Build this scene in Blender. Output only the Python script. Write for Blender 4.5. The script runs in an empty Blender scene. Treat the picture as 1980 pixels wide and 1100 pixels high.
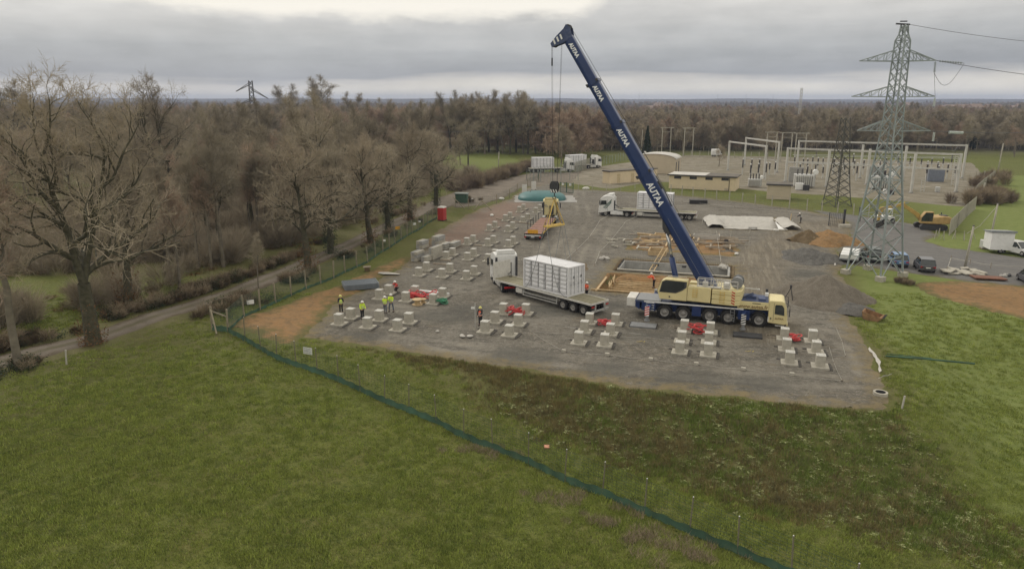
import bpy, math, random
import numpy as np
from mathutils import Vector, Matrix, Euler
random.seed(7)
rng = np.random.default_rng(7)
R = math.radians
C = bpy.context.scene.collection
SC = bpy.context.scene

# ------------------------------------------------------------------ camera
F, TH, H = 1410.0, R(14.1), 19.5
cam = bpy.data.cameras.new('camera')
cam.sensor_width = 36.0
cam.lens = 36.0 * F / 1980.0
cam.clip_start = 0.3
cam.clip_end = 30000
camo = bpy.data.objects.new('camera', cam)
C.objects.link(camo)
camo.location = (0, 0, H)
camo.rotation_euler = (R(90) - TH, 0, 0)
SC.camera = camo

# ------------------------------------------------------------------ sky, sun, exposure
SUN_EL, SUN_AZ = R(38), R(-35)        # high behind cloud, ahead and to the left of the camera
world = bpy.data.worlds.new('World')
SC.world = world
world.use_nodes = True
wn, wl = world.node_tree.nodes, world.node_tree.links
wn.clear()


def wnode(t, **k):
    n = wn.new(t)
    for a, b in k.items():
        setattr(n, a, b)
    return n


def wmath(op, a, b=None, c=None):
    n = wn.new('ShaderNodeMath')
    n.operation = op
    for i, v in enumerate((a, b, c)):
        if v is None:
            continue
        if isinstance(v, (int, float)):
            n.inputs[i].default_value = v
        else:
            wl.new(v, n.inputs[i])
    return n.outputs[0]


sky = wnode('ShaderNodeTexSky', sky_type='NISHITA', sun_disc=False, sun_elevation=SUN_EL, sun_rotation=SUN_AZ)
bg1 = wnode('ShaderNodeBackground')
wl.new(sky.outputs[0], bg1.inputs[0])
bg1.inputs[1].default_value = 0.08
tc = wnode('ShaderNodeTexCoord')
sep = wnode('ShaderNodeSeparateXYZ')
wl.new(tc.outputs['Generated'], sep.inputs[0])
mp = wnode('ShaderNodeMapping')
mp.inputs['Scale'].default_value = (1.6, 1.6, 15)
wl.new(tc.outputs['Generated'], mp.inputs[0])
nz1 = wnode('ShaderNodeTexNoise')
nz1.inputs['Scale'].default_value = 1.6
nz1.inputs['Detail'].default_value = 6
nz1.inputs['Roughness'].default_value = 0.55
wl.new(mp.outputs[0], nz1.inputs['Vector'])
mp2 = wnode('ShaderNodeMapping')
mp2.inputs['Scale'].default_value = (3, 3, 60)
mp2.inputs['Location'].default_value = (4, 2, 1)
wl.new(tc.outputs['Generated'], mp2.inputs[0])
nz2 = wnode('ShaderNodeTexNoise')
nz2.inputs['Scale'].default_value = 1.5
nz2.inputs['Detail'].default_value = 5
wl.new(mp2.outputs[0], nz2.inputs['Vector'])
n1 = wmath('SUBTRACT', nz1.outputs[0], 0.5)
n2 = wmath('SUBTRACT', nz2.outputs[0], 0.5)
el = wmath('ADD', sep.outputs['Z'], wmath('MULTIPLY', n1, 0.045))
el = wmath('ADD', el, wmath('MULTIPLY', n2, 0.012))
# the ceiling of cloud breaks a little lower towards the left
el = wmath('SUBTRACT', el, wmath('MULTIPLY', sep.outputs['X'], 0.006))
# a lit edge of the cloud bank: clearer, brighter sky above it on the left and in the middle
def wss(v, a, b):
    r = wn.new('ShaderNodeMapRange')
    r.interpolation_type = 'SMOOTHSTEP'
    wl.new(v, r.inputs[0])
    r.inputs[1].default_value, r.inputs[2].default_value = a, b
    return r.outputs[0]


mp3 = wnode('ShaderNodeMapping')
mp3.inputs['Scale'].default_value = (9, 9, 22)
wl.new(tc.outputs['Generated'], mp3.inputs[0])
nz3 = wnode('ShaderNodeTexNoise')
nz3.inputs['Scale'].default_value = 1.3
nz3.inputs['Detail'].default_value = 7
nz3.inputs['Roughness'].default_value = .6
wl.new(mp3.outputs[0], nz3.inputs['Vector'])
edge = wmath('ADD', sep.outputs['Z'], wmath('MULTIPLY', wmath('SUBTRACT', nz3.outputs[0], 0.5), 0.034))
edge = wmath('SUBTRACT', edge, wmath('MULTIPLY', wss(sep.outputs['X'], .06, .20), 0.055))
edge = wmath('SUBTRACT', edge, wmath('MULTIPLY', wss(wmath('MULTIPLY', sep.outputs['X'], -1.0), .36, .50), 0.018))
lit = wss(edge, .094, .114)
ramp = wnode('ShaderNodeValToRGB')
wl.new(wmath('MULTIPLY', el, 4.0), ramp.inputs[0])
cr = ramp.color_ramp
stops = [(0.0, (.86, .81, .71)), (.055, (.86, .81, .71)), (.098, (.68, .65, .60)), (.135, (.375, .385, .400)),
         (.25, (.455, .462, .465)), (.36, (.545, .54, .525)), (.45, (.64, .625, .595)), (.60, (.86, .83, .78)), (.8, (1.05, 1.03, .99)), (1.0, (1.12, 1.10, 1.07))]
while len(cr.elements) < len(stops):
    cr.elements.new(0.5)
for e_, (p_, c_) in zip(cr.elements, stops):
    e_.position = p_
    e_.color = (*c_, 1)
var = wnode('ShaderNodeMix', data_type='RGBA', blend_type='MULTIPLY')
var.inputs[0].default_value = 1
wl.new(ramp.outputs[0], var.inputs[6])
vr = wnode('ShaderNodeCombineXYZ')
vv = wmath('ADD', 1.0, wmath('ADD', wmath('MULTIPLY', n1, 0.45), wmath('MULTIPLY', wmath('SUBTRACT', nz3.outputs[0], .5), .42)))
for i in range(3):
    wl.new(vv, vr.inputs[i])
wl.new(vr.outputs[0], var.inputs[7])
bg2 = wnode('ShaderNodeBackground')
lm = wnode('ShaderNodeMix', data_type='RGBA')
wl.new(lit, lm.inputs[0])
wl.new(var.outputs[2], lm.inputs[6])
lm.inputs[7].default_value = (.97, .92, .82, 1)
wl.new(lm.outputs[2], bg2.inputs[0])
bg2.inputs[1].default_value = 1.06
mx = wnode('ShaderNodeMixShader')
mx.inputs[0].default_value = 0.95
wl.new(bg1.outputs[0], mx.inputs[1])
wl.new(bg2.outputs[0], mx.inputs[2])
wo = wnode('ShaderNodeOutputWorld')
wl.new(mx.outputs[0], wo.inputs[0])

sl = bpy.data.lights.new('sun', 'SUN')
sl.energy = 1.45
sl.angle = R(12)
sl.color = (1.0, .95, .88)
so = bpy.data.objects.new('sun', sl)
C.objects.link(so)
so.rotation_euler = Euler((R(90) - SUN_EL, 0, -SUN_AZ + math.pi), 'XYZ')
_d = Vector((math.sin(SUN_AZ) * math.cos(SUN_EL), math.cos(SUN_AZ) * math.cos(SUN_EL), math.sin(SUN_EL)))
so.rotation_euler = _d.to_track_quat('Z', 'Y').to_euler()
SC.view_settings.view_transform = 'Standard'
SC.view_settings.look = 'None'
SC.view_settings.exposure = 0.0
SC.view_settings.gamma = 1.0
SC.view_settings.use_curve_mapping = False
SC.cycles.use_denoising = True
SC.cycles.max_bounces = 5
SC.cycles.diffuse_bounces = 3
SC.cycles.glossy_bounces = 2
SC.cycles.transmission_bounces = 3
SC.cycles.transparent_max_bounces = 12
SC.cycles.volume_bounces = 0
SC.cycles.use_adaptive_sampling = True

# ------------------------------------------------------------------ helpers


def mat(name, col, rough=.8, var=.15, scale=3.0, bump=0.0, bscale=20.0, metal=0.0, col2=None, dirt=0.0, dirtcol=(.16, .12, .08), spec=.4, rnd=0.0, rndcol=None):
    m = bpy.data.materials.new(name)
    m.use_nodes = True
    n, l = m.node_tree.nodes, m.node_tree.links
    b = n['Principled BSDF']
    b.inputs['Roughness'].default_value = rough
    b.inputs['Metallic'].default_value = metal
    b.inputs['Specular IOR Level'].default_value = spec
    t = n.new('ShaderNodeTexCoord')
    z = n.new('ShaderNodeTexNoise')
    z.inputs['Scale'].default_value = scale
    z.inputs['Detail'].default_value = 5
    l.new(t.outputs['Object'], z.inputs['Vector'])
    r = n.new('ShaderNodeMapRange')
    r.inputs[1].default_value = .3
    r.inputs[2].default_value = .7
    l.new(z.outputs[0], r.inputs[0])
    mixn = n.new('ShaderNodeMix')
    mixn.data_type = 'RGBA'
    c2 = col2 or tuple(min(1, c * (1 + var)) for c in col)
    c1 = col if col2 else tuple(c * (1 - var) for c in col)
    mixn.inputs[6].default_value = (*c1, 1)
    mixn.inputs[7].default_value = (*c2, 1)
    l.new(r.outputs[0], mixn.inputs[0])
    out = mixn.outputs[2]
    if dirt > 0:
        z2 = n.new('ShaderNodeTexNoise')
        z2.inputs['Scale'].default_value = scale * 2.3
        z2.inputs['Detail'].default_value = 8
        z2.inputs['Roughness'].default_value = .7
        l.new(t.outputs['Object'], z2.inputs['Vector'])
        r2 = n.new('ShaderNodeMapRange')
        r2.inputs[1].default_value = .5
        r2.inputs[2].default_value = .75
        r2.inputs[4].default_value = dirt
        l.new(z2.outputs[0], r2.inputs[0])
        m2 = n.new('ShaderNodeMix')
        m2.data_type = 'RGBA'
        l.new(r2.outputs[0], m2.inputs[0])
        l.new(out, m2.inputs[6])
        m2.inputs[7].default_value = (*dirtcol, 1)
        out = m2.outputs[2]
    if rnd > 0:
        oi = n.new('ShaderNodeObjectInfo')
        m3 = n.new('ShaderNodeMix')
        m3.data_type = 'RGBA'
        l.new(oi.outputs['Random'], m3.inputs[0])
        m3.inputs[6].default_value = (1 - rnd, 1 - rnd, 1 - rnd, 1)
        m3.inputs[7].default_value = (*(rndcol or (1 + rnd, 1 + rnd, 1 + rnd)), 1)
        m4 = n.new('ShaderNodeMix')
        m4.data_type = 'RGBA'
        m4.blend_type = 'MULTIPLY'
        m4.inputs[0].default_value = 1
        l.new(out, m4.inputs[6])
        l.new(m3.outputs[2], m4.inputs[7])
        out = m4.outputs[2]
    l.new(out, b.inputs['Base Color'])
    if bump > 0:
        z3 = n.new('ShaderNodeTexNoise')
        z3.inputs['Scale'].default_value = bscale
        z3.inputs['Detail'].default_value = 6
        l.new(t.outputs['Object'], z3.inputs['Vector'])
        bp = n.new('ShaderNodeBump')
        bp.inputs['Strength'].default_value = bump
        bp.inputs['Distance'].default_value = .05
        l.new(z3.outputs[0], bp.inputs['Height'])
        l.new(bp.outputs[0], b.inputs['Normal'])
    return m


EDGE_MATS = set()


class MB:
    """collects shapes and links them as one mesh object"""

    def __init__(s):
        s.v, s.f = [], []

    def add(s, vs, fs):
        o = len(s.v)
        s.v += [tuple(v) for v in vs]
        s.f += [tuple(i + o for i in f) for f in fs]
        return s

    def box(s, cx, cy, cz, sx, sy, sz, rz=0, rx=0, ry=0):
        M = Matrix.Translation((cx, cy, cz)) @ Euler((rx, ry, rz)).to_matrix().to_4x4()
        vs = [M @ Vector((a * sx / 2, b * sy / 2, c * sz / 2)) for a, b, c in
              ((-1, -1, -1), (1, -1, -1), (1, 1, -1), (-1, 1, -1), (-1, -1, 1), (1, -1, 1), (1, 1, 1), (-1, 1, 1))]
        return s.add(vs, [(0, 3, 2, 1), (4, 5, 6, 7), (0, 1, 5, 4), (1, 2, 6, 5), (2, 3, 7, 6), (3, 0, 4, 7)])

    def b2(s, x0, x1, y0, y1, z0, z1):
        return s.box((x0 + x1) / 2, (y0 + y1) / 2, (z0 + z1) / 2, abs(x1 - x0), abs(y1 - y0), abs(z1 - z0))

    def bar(s, p, q, w, h=None):
        h = h or w
        p, q = Vector(p), Vector(q)
        d = q - p
        L = d.length
        if L < 1e-6:
            return s
        d /= L
        up = Vector((0, 0, 1)) if abs(d.z) < .95 else Vector((0, 1, 0))
        a = d.cross(up).normalized()
        b = a.cross(d)
        vs = []
        for e in (p, q):
            for i, j in ((-1, -1), (1, -1), (1, 1), (-1, 1)):
                vs.append(e + a * i * w / 2 + b * j * h / 2)
        return s.add(vs, [(0, 1, 2, 3), (7, 6, 5, 4), (0, 4, 5, 1), (1, 5, 6, 2), (2, 6, 7, 3), (3, 7, 4, 0)])

    def tube(s, pts, r, n=6, r2=None, caps=True):
        pts = [Vector(p) for p in pts]
        k = len(pts)
        vs, fs = [], []
        for i, p in enumerate(pts):
            d = (pts[min(i + 1, k - 1)] - pts[max(i - 1, 0)]).normalized()
            up = Vector((0, 0, 1)) if abs(d.z) < .9 else Vector((0, 1, 0))
            a = d.cross(up).normalized()
            b = a.cross(d)
            rr = r if r2 is None else r + (r2 - r) * i / (k - 1)
            for j in range(n):
                t = 2 * math.pi * j / n
                vs.append(p + a * math.cos(t) * rr + b * math.sin(t) * rr)
        for i in range(k - 1):
            for j in range(n):
                fs.append((i * n + j, i * n + (j + 1) % n, (i + 1) * n + (j + 1) % n, (i + 1) * n + j))
        if caps:
            fs.append(tuple(range(n))[::-1])
            fs.append(tuple((k - 1) * n + j for j in range(n)))
        return s.add(vs, fs)

    def cyl(s, p, q, r, n=12, r2=None):
        return s.tube([p, q], r, n, r2)

    def lathe(s, prof, c=(0, 0, 0), n=16, axis='z'):
        vs, fs = [], []
        for (r, z) in prof:
            for j in range(n):
                t = 2 * math.pi * j / n
                x, y = r * math.cos(t), r * math.sin(t)
                if axis == 'z':
                    vs.append((c[0] + x, c[1] + y, c[2] + z))
                elif axis == 'y':
                    vs.append((c[0] + x, c[1] + z, c[2] + y))
                else:
                    vs.append((c[0] + z, c[1] + x, c[2] + y))
        k = len(prof)
        for i in range(k - 1):
            for j in range(n):
                f = (i * n + j, i * n + (j + 1) % n, (i + 1) * n + (j + 1) % n, (i + 1) * n + j)
                fs.append(f if axis == 'z' else f[::-1])
        return s.add(vs, fs)

    def prism(s, poly, a0, a1, axis='y'):
        n = len(poly)

        def P(u, w, a):
            return {'y': (u, a, w), 'x': (a, u, w), 'z': (u, w, a)}[axis]
        vs = [P(u, w, a0) for u, w in poly] + [P(u, w, a1) for u, w in poly]
        fs = [tuple(range(n)), tuple(range(2 * n - 1, n - 1, -1))]
        fs += [(i, n + i, n + (i + 1) % n, (i + 1) % n) for i in range(n)]
        return s.add(vs, fs)

    def torus(s, c, Rr, r, n=16, m=6, rx=0, ry=0, wob=0):
        M = Matrix.Translation(c) @ Euler((rx, ry, 0)).to_matrix().to_4x4()
        vs, fs = [], []
        for i in range(n):
            t = 2 * math.pi * i / n
            Q = Rr * (1 + wob * math.sin(2 * t + c[0] * 5))
            for j in range(m):
                u = 2 * math.pi * j / m
                vs.append(M @ Vector(((Q + r * math.cos(u)) * math.cos(t), (Q + r * math.cos(u)) * math.sin(t), r * math.sin(u))))
        for i in range(n):
            for j in range(m):
                fs.append((i * m + j, ((i + 1) % n) * m + j, ((i + 1) % n) * m + (j + 1) % m, i * m + (j + 1) % m))
        return s.add(vs, fs)

    def ball(s, c, r, n=10, m=6, sz=1.0, sx=1.0, sy=1.0):
        vs, fs = [], []
        for i in range(m + 1):
            p = math.pi * i / m
            for j in range(n):
                t = 2 * math.pi * j / n
                vs.append((c[0] + r * sx * math.sin(p) * math.cos(t), c[1] + r * sy * math.sin(p) * math.sin(t), c[2] + r * sz * math.cos(p)))
        for i in range(m):
            for j in range(n):
                fs.append((i * n + j, (i + 1) * n + j, (i + 1) * n + (j + 1) % n, i * n + (j + 1) % n))
        return s.add(vs, fs)

    def mesh(s, name, m, smooth=False):
        me = bpy.data.meshes.new(name)
        me.from_pydata(s.v, [], s.f)
        if smooth:
            me.polygons.foreach_set('use_smooth', [True] * len(me.polygons))
        me.materials.append(m)
        if m.name in EDGE_MATS:
            a_ = me.attributes.new('edge', 'FLOAT', 'POINT')
            a_.data.foreach_set('value', np.full(len(s.v), -6.0, np.float32))
        return me

    def build(s, name, m, parent=None, smooth=False, bevel=0, loc=None, rot=None):
        me = s.mesh(name, m, smooth)
        return obj(name, me, parent, bevel, loc, rot)


def obj(name, me, parent=None, bevel=0, loc=None, rot=None):
    o = bpy.data.objects.new(name, me)
    C.objects.link(o)
    if parent is not None:
        o.parent = parent
    if loc is not None:
        o.location = loc
    if rot is not None:
        o.rotation_euler = rot
    if bevel:
        b = o.modifiers.new('bevel', 'BEVEL')
        b.width = bevel
        b.segments = 2
        b.limit_method = 'ANGLE'
    return o


def tag(o, label=None, cat=None, group=None, kind=None):
    if label:
        o['label'] = label
    if cat:
        o['category'] = cat
    if group:
        o['group'] = group
    if kind:
        o['kind'] = kind
    elif cat:
        o['kind'] = 'thing'
    return o


def thing(name, label, cat, loc=(0, 0, 0), rz=0, group=None):
    o = bpy.data.objects.new(name, None)
    o.empty_display_size = .3
    C.objects.link(o)
    o.location = loc
    o.rotation_euler = (0, 0, rz)
    return tag(o, label, cat, group)


KIDS = {}


def copy_tree(root, loc, rz=0, label=None, scale=None, group=None):
    r = root.copy()
    C.objects.link(r)
    r.location = loc
    r.rotation_euler = (0, 0, rz)
    if scale:
        r.scale = scale if hasattr(scale, '__len__') else (scale,) * 3
    if label:
        r['label'] = label
    if group:
        r['group'] = group
    if root.name not in KIDS:
        KIDS[root.name] = [(c, list(c.children)) for c in root.children]
    for c, gs in KIDS[root.name]:
        d = c.copy()
        C.objects.link(d)
        d.parent = r
        for g in gs:
            e = g.copy()
            C.objects.link(e)
            e.parent = d
    return r


def text_mb(s, size, depth=.01, off=.0, shear=0.0):
    cu = bpy.data.curves.new('t', 'FONT')
    cu.body = s
    cu.size = size
    cu.extrude = depth
    cu.offset = off
    cu.shear = shear
    cu.align_x = 'CENTER'
    cu.align_y = 'CENTER'
    cu.resolution_u = 3
    o = bpy.data.objects.new('t', cu)
    C.objects.link(o)
    dg = bpy.context.evaluated_depsgraph_get()
    me = bpy.data.meshes.new_from_object(o.evaluated_get(dg))
    bpy.data.objects.remove(o)
    return me


def sstep(a, b, x):
    t = np.clip((x - a) / (b - a), 0, 1)
    return t * t * (3 - 2 * t)


def noise2(x, y, s=1.0, seed=0):
    x = np.asarray(x, float) / s
    y = np.asarray(y, float) / s
    v = 0
    for k in range(7):
        a = seed * 1.7 + k * 2.39996
        f = .55 * 1.45 ** k
        v = v + np.sin(f * (x * math.cos(a) + y * math.sin(a)) * 2 + seed * 3.1 + k * 1.3 + 1.1 * np.sin(f * .7 * (y * math.cos(a) - x * math.sin(a)) + k)) * (.82 ** k)
    return v / 4.0


def sdf(poly, x, y):
    """signed distance to a polygon, negative inside"""
    x = np.asarray(x, float)
    y = np.asarray(y, float)
    d = np.full(x.shape, 1e18)
    ins = np.zeros(x.shape, bool)
    n = len(poly)
    for i in range(n):
        ax, ay = poly[i][:2]
        bx, by = poly[(i + 1) % n][:2]
        ex, ey = bx - ax, by - ay
        L = ex * ex + ey * ey + 1e-12
        t = np.clip(((x - ax) * ex + (y - ay) * ey) / L, 0, 1)
        d = np.minimum(d, (x - ax - t * ex) ** 2 + (y - ay - t * ey) ** 2)
        c = ((ay > y) != (by > y)) & (x < (bx - ax) * (y - ay) / (by - ay + 1e-12) + ax)
        ins ^= c
    d = np.sqrt(d)
    return np.where(ins, -d, d)


def sdl(line, x, y):
    """distance to a polyline"""
    x = np.asarray(x, float)
    y = np.asarray(y, float)
    d = np.full(x.shape, 1e18)
    for (ax, ay), (bx, by) in zip(line[:-1], line[1:]):
        ex, ey = bx - ax, by - ay
        L = ex * ex + ey * ey + 1e-12
        t = np.clip(((x - ax) * ex + (y - ay) * ey) / L, 0, 1)
        d = np.minimum(d, (x - ax - t * ex) ** 2 + (y - ay - t * ey) ** 2)
    return np.sqrt(d)


def G(px, py, z=0.0):
    """the point of the place at height z that is seen at a pixel of the photograph"""
    u, v = (px - 990) / F, (550 - py) / F
    c, s = math.cos(TH), math.sin(TH)
    t = (z - H) / (-s + v * c)
    return (u * t, (c + v * s) * t, z)


def GG(pts, z=0.0):
    return [G(a, b, z)[:2] for a, b in pts]


AX = R(-17)                                       # the long axis of the yard
E1 = Vector((math.cos(AX), math.sin(AX), 0))
E2 = Vector((-math.sin(AX), math.cos(AX), 0))

YARD = GG([(585, 652), (640, 592), (700, 560), (770, 520), (795, 490), (850, 445), (915, 408), (985, 385), (1010, 366), (1060, 352),
           (1110, 366), (1180, 369), (1300, 376), (1450, 392), (1560, 407), (1640, 425), (1650, 452), (1622, 470), (1625, 520), (1635, 560),
           (1660, 600), (1640, 620), (1690, 680), (1700, 740), (1722, 768), (1716, 793), (1600, 785), (1500, 775), (1400, 765), (1300, 757),
           (1200, 746), (1100, 729), (1000, 712), (900, 696), (800, 682), (700, 668)])


def hgt(x, y):
    x = np.asarray(x, float)
    y = np.asarray(y, float)
    d = sdf(YARD, x, y)
    w = sstep(-22, 0, x) * (1 - sstep(50, 62, y))
    h = -1.5 * w * sstep(.8, 9, d)
    h = h + .35 * sstep(1.0, 3.0, d) * (1 - sstep(3.0, 6.0, d)) * w * 0.6
    r = np.sqrt(x * x + y * y)
    h = h + sstep(300, 1200, r) * (noise2(x, y, 220, 3) * 2.0 - 3.0)
    # low ridge along the horizon
    h = h + sstep(2500, 4800, y) * (34 + 9 * noise2(x, y, 900, 5) + 4 * noise2(x, y, 260, 8)) + sstep(1500, 2600, y) * (1 - sstep(2600, 3400, y)) * (6 + 5 * noise2(x, y, 400, 2))
    return h


def h1(x, y):
    return float(hgt(np.array([x]), np.array([y]))[0])


def at(px, py):
    z = 0.0
    for _ in range(6):
        p = G(px, py, z)
        z = h1(p[0], p[1])
    return Vector((p[0], p[1], z))
# ------------------------------------------------------------------ ground materials


def gmat(name, build):
    m = bpy.data.materials.new(name)
    EDGE_MATS.add(m.name)
    m.use_nodes = True
    n, l = m.node_tree.nodes, m.node_tree.links
    b = n['Principled BSDF']
    b.inputs['Roughness'].default_value = .95
    b.inputs['Specular IOR Level'].default_value = .15
    pos = n.new('ShaderNodeTexCoord').outputs['Object']

    def noise(scale, detail=4, rough=.55, dist=0, sc=None):
        z = n.new('ShaderNodeTexNoise')
        z.inputs['Scale'].default_value = scale
        z.inputs['Detail'].default_value = detail
        z.inputs['Roughness'].default_value = rough
        z.inputs['Distortion'].default_value = dist
        src = pos
        if sc:
            mp0 = n.new('ShaderNodeMapping')
            mp0.inputs['Rotation'].default_value = (0, 0, sc[3] if len(sc) > 3 else 0)
            l.new(pos, mp0.inputs[0])
            mpn = n.new('ShaderNodeMapping')
            mpn.inputs['Scale'].default_value = sc[:3]
            l.new(mp0.outputs[0], mpn.inputs[0])
            src = mpn.outputs[0]
        l.new(src, z.inputs['Vector'])
        return z.outputs[0]

    def rr(v, a, b_, c=0., d=1.):
        r = n.new('ShaderNodeMapRange')
        l.new(v, r.inputs[0])
        for i, q in enumerate((a, b_, c, d)):
            r.inputs[i + 1].default_value = q
        return r.outputs[0]

    def mix(f, a, b_, mode='MIX'):
        q = n.new('ShaderNodeMix')
        q.data_type = 'RGBA'
        q.blend_type = mode
        for i, v in ((0, f), (6, a), (7, b_)):
            if isinstance(v, (int, float)):
                q.inputs[i].default_value = v
            elif isinstance(v, tuple):
                q.inputs[i].default_value = (*v, 1)
            else:
                l.new(v, q.inputs[i])
        return q.outputs[2]

    def mth(op, a, b_=None):
        q = n.new('ShaderNodeMath')
        q.operation = op
        for i, v in enumerate((a, b_)):
            if v is None:
                continue
            if isinstance(v, (int, float)):
                q.inputs[i].default_value = v
            else:
                l.new(v, q.inputs[i])
        return q.outputs[0]

    def attr(nm):
        q = n.new('ShaderNodeAttribute')
        q.attribute_name = nm
        return q.outputs['Fac']
    col, height, bs = build(noise, rr, mix, mth, attr)
    l.new(col, b.inputs['Base Color'])
    if height is not None:
        bp = n.new('ShaderNodeBump')
        bp.inputs['Strength'].default_value = bs
        bp.inputs['Distance'].default_value = .12
        l.new(height, bp.inputs['Height'])
        l.new(bp.outputs[0], b.inputs['Normal'])
    return m


def _grass(noise, rr, mix, mth, attr):
    a = noise(.09, 4)
    b = noise(.9, 6, .65)
    c = noise(5.5, 6, .7)
    d = noise(.35, 5, .6)
    g = mix(rr(a, .35, .65), (.105, .122, .024), (.132, .146, .030))
    g = mix(rr(d, .48, .66), g, (.135, .125, .040))
    g = mix(rr(b, .38, .62, 0, .5), g, (.058, .080, .014))
    g = mix(rr(c, .42, .68, 0, .65), g, (.150, .155, .050)) if False else mix(rr(c, .42, .68, 0, .65), g, (.150, .155, .050))
    g = mix(rr(noise(3.6, 4, .75), .53, .62, 0, .85), g, (.040, .052, .010))
    g = mix(rr(noise(9, 4, .8), .55, .66, 0, .7), g, (.215, .215, .085))
    br = mix(rr(b, .35, .65), (.110, .108, .042), (.165, .152, .068))
    br = mix(rr(c, .45, .65, 0, .6), br, (.085, .075, .035))
    g = mix(mth('MULTIPLY', attr('dry'), rr(d, .3, .55, .55, 1)), g, br)
    g = mix(attr('lush'), g, mix(rr(b, .4, .65), (.148, .182, .050), (.185, .212, .068)))
    wd = mix(rr(noise(.02, 6, .7), .35, .65), (.080, .072, .055), (.115, .098, .074))
    g = mix(attr('far'), g, wd)
    return g, mth('ADD', c, b), .9


M_GROUND = gmat('meadow_grass', _grass)


def _gravel(noise, rr, mix, mth, attr):
    a = noise(.12, 5, .6)
    b = noise(.9, 6, .7)
    c = noise(9, 5, .8)
    e = attr('edge')
    g = mix(rr(a, .40, .60), (.108, .096, .076), (.172, .158, .132))
    g = mix(rr(b, .45, .7, 0, .6), g, (.225, .205, .170))
    g = mix(rr(noise(.22, 6, .65, 0, (1, 3.4, 1, .3)), .50, .60, 0, .75), g, (.082, .074, .062))
    g = mix(rr(noise(.45, 6, .7, .3, (1, 2.6, 1, .3)), .56, .66, 0, .55), g, (.20, .165, .115))
    g = mix(rr(noise(2.2, 6, .85), .51, .60, 0, .7), g, (.265, .245, .205))
    g = mix(rr(noise(1.5, 6, .85), .53, .60, 0, .65), g, (.066, .060, .050))
    g = mix(rr(noise(4.5, 4, .85), .57, .64, 0, .5), g, (.29, .27, .23))
    g = mix(rr(noise(26, 3, .8), .5, .72, 0, .45), g, (.32, .30, .26))
    g = mix(rr(c, .3, .5, .55, 0), g, (.072, .066, .056))
    ln = noise(1.1, 5, .7, .3, (1.2, .25, 1, .28))
    g = mix(mth('MULTIPLY', attr('lane'), rr(ln, .35, .6, .25, .9)), g, (.262, .240, .198))
    g = mix(mth('MULTIPLY', attr('wet'), rr(b, .3, .6, .5, .95)), g, (.082, .080, .070))
    # reddish stone on the far left side, wheel ruts with wet mud on the right
    g = mix(mth('MULTIPLY', attr('red'), rr(b, .3, .6, .4, .9)), g, (.24, .155, .115))
    rt = noise(1.0, 6, .7, .35, (1.6, .13, 1, .28))
    mud = mix(rr(rt, .44, .62), (.145, .120, .085), (.235, .205, .155))
    mud = mix(rr(noise(1.6, 5, .7, .3, (2, .2, 1, .28)), .58, .66, 0, .7), mud, (.36, .335, .28))
    g = mix(mth('MULTIPLY', attr('rut'), rr(rt, .35, .6, .35, .85)), g, mud)
    g = mix(mth('MULTIPLY', rr(mth('ADD', e, rr(b, .2, .8, -2.0, 2.0)), -1.8, .3), .85), g, mix(rr(b, .4, .6), (.155, .125, .065), (.21, .165, .085)))
    return g, mth('ADD', c, b), .55


M_GRAVEL = gmat('grey_gravel', _gravel)


def _track(noise, rr, mix, mth, attr):
    a = noise(.5, 5, .6)
    b = noise(6, 6, .8)
    e = attr('edge')
    g = mix(rr(a, .35, .65), (.145, .125, .098), (.235, .20, .16))
    g = mix(rr(b, .4, .65, 0, .7), g, (.13, .11, .09))
    g = mix(mth('MULTIPLY', rr(mth('ADD', e, rr(a, .3, .7, -.6, .6)), -.8, 0), .85), g, (.09, .07, .045))
    g = mix(mth('MULTIPLY', attr('mid'), rr(a, .3, .6, .2, .8)), g, (.085, .080, .035))
    return g, b, .5


M_TRACK = gmat('track_stone', _track)


def _road(noise, rr, mix, mth, attr):
    a = noise(.3, 5, .6, 0, (1, 4, 1, .5))
    b = noise(7, 6, .8)
    g = mix(rr(a, .35, .65), (.112, .110, .106), (.165, .158, .148))
    g = mix(rr(b, .45, .7, 0, .6), g, (.24, .225, .21))
    g = mix(rr(mth('ADD', attr('edge'), rr(noise(.9, 5), .3, .7, -1, 1)), -1.0, .2), g, (.13, .115, .07))
    return g, b, .4


M_ROAD = gmat('road_gravel', _road)


def _clay(noise, rr, mix, mth, attr):
    a = noise(.5, 6, .7, 0, (1, 2.5, 1, .6))
    b = noise(4, 6, .75)
    g = mix(rr(a, .35, .65), (.285, .160, .066), (.215, .138, .070))
    g = mix(rr(b, .42, .65, 0, .65), g, (.31, .205, .108))
    g = mix(rr(noise(1.2, 6, .7), .5, .62, 0, .7), g, (.15, .105, .06))
    g = mix(rr(mth('ADD', attr('edge'), rr(noise(.7, 6, .7), .25, .75, -2.2, 2.2)), -1.6, .2), g, (.125, .115, .045))
    return g, mth('ADD', a, b), .8


M_CLAY = gmat('orange_clay', _clay)


def _subst(noise, rr, mix, mth, attr):
    a = noise(.15, 5, .6)
    b = noise(4, 6, .75)
    g = mix(rr(a, .35, .65), (.185, .160, .115), (.215, .195, .155))
    g = mix(rr(b, .42, .65, 0, .5), g, (.30, .27, .225))
    g = mix(rr(noise(.3, 6, .75, .3, (1, 3, 1, .3)), .48, .58, 0, .8), g, (.125, .110, .060))
    g = mix(rr(noise(.16, 5, .7, 0, (1, 4, 1, .3)), .56, .62, 0, .8), g, (.36, .325, .27))
    return g, b, .4


M_SUBST = gmat('pale_ballast', _subst)


def _soil(noise, rr, mix, mth, attr):
    a = noise(.4, 5, .6)
    b = noise(5, 6, .75)
    g = mix(rr(a, .35, .65), (.135, .095, .058), (.19, .14, .085))
    g = mix(rr(b, .42, .65, 0, .6), g, (.085, .075, .035))
    return g, b, .8


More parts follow.
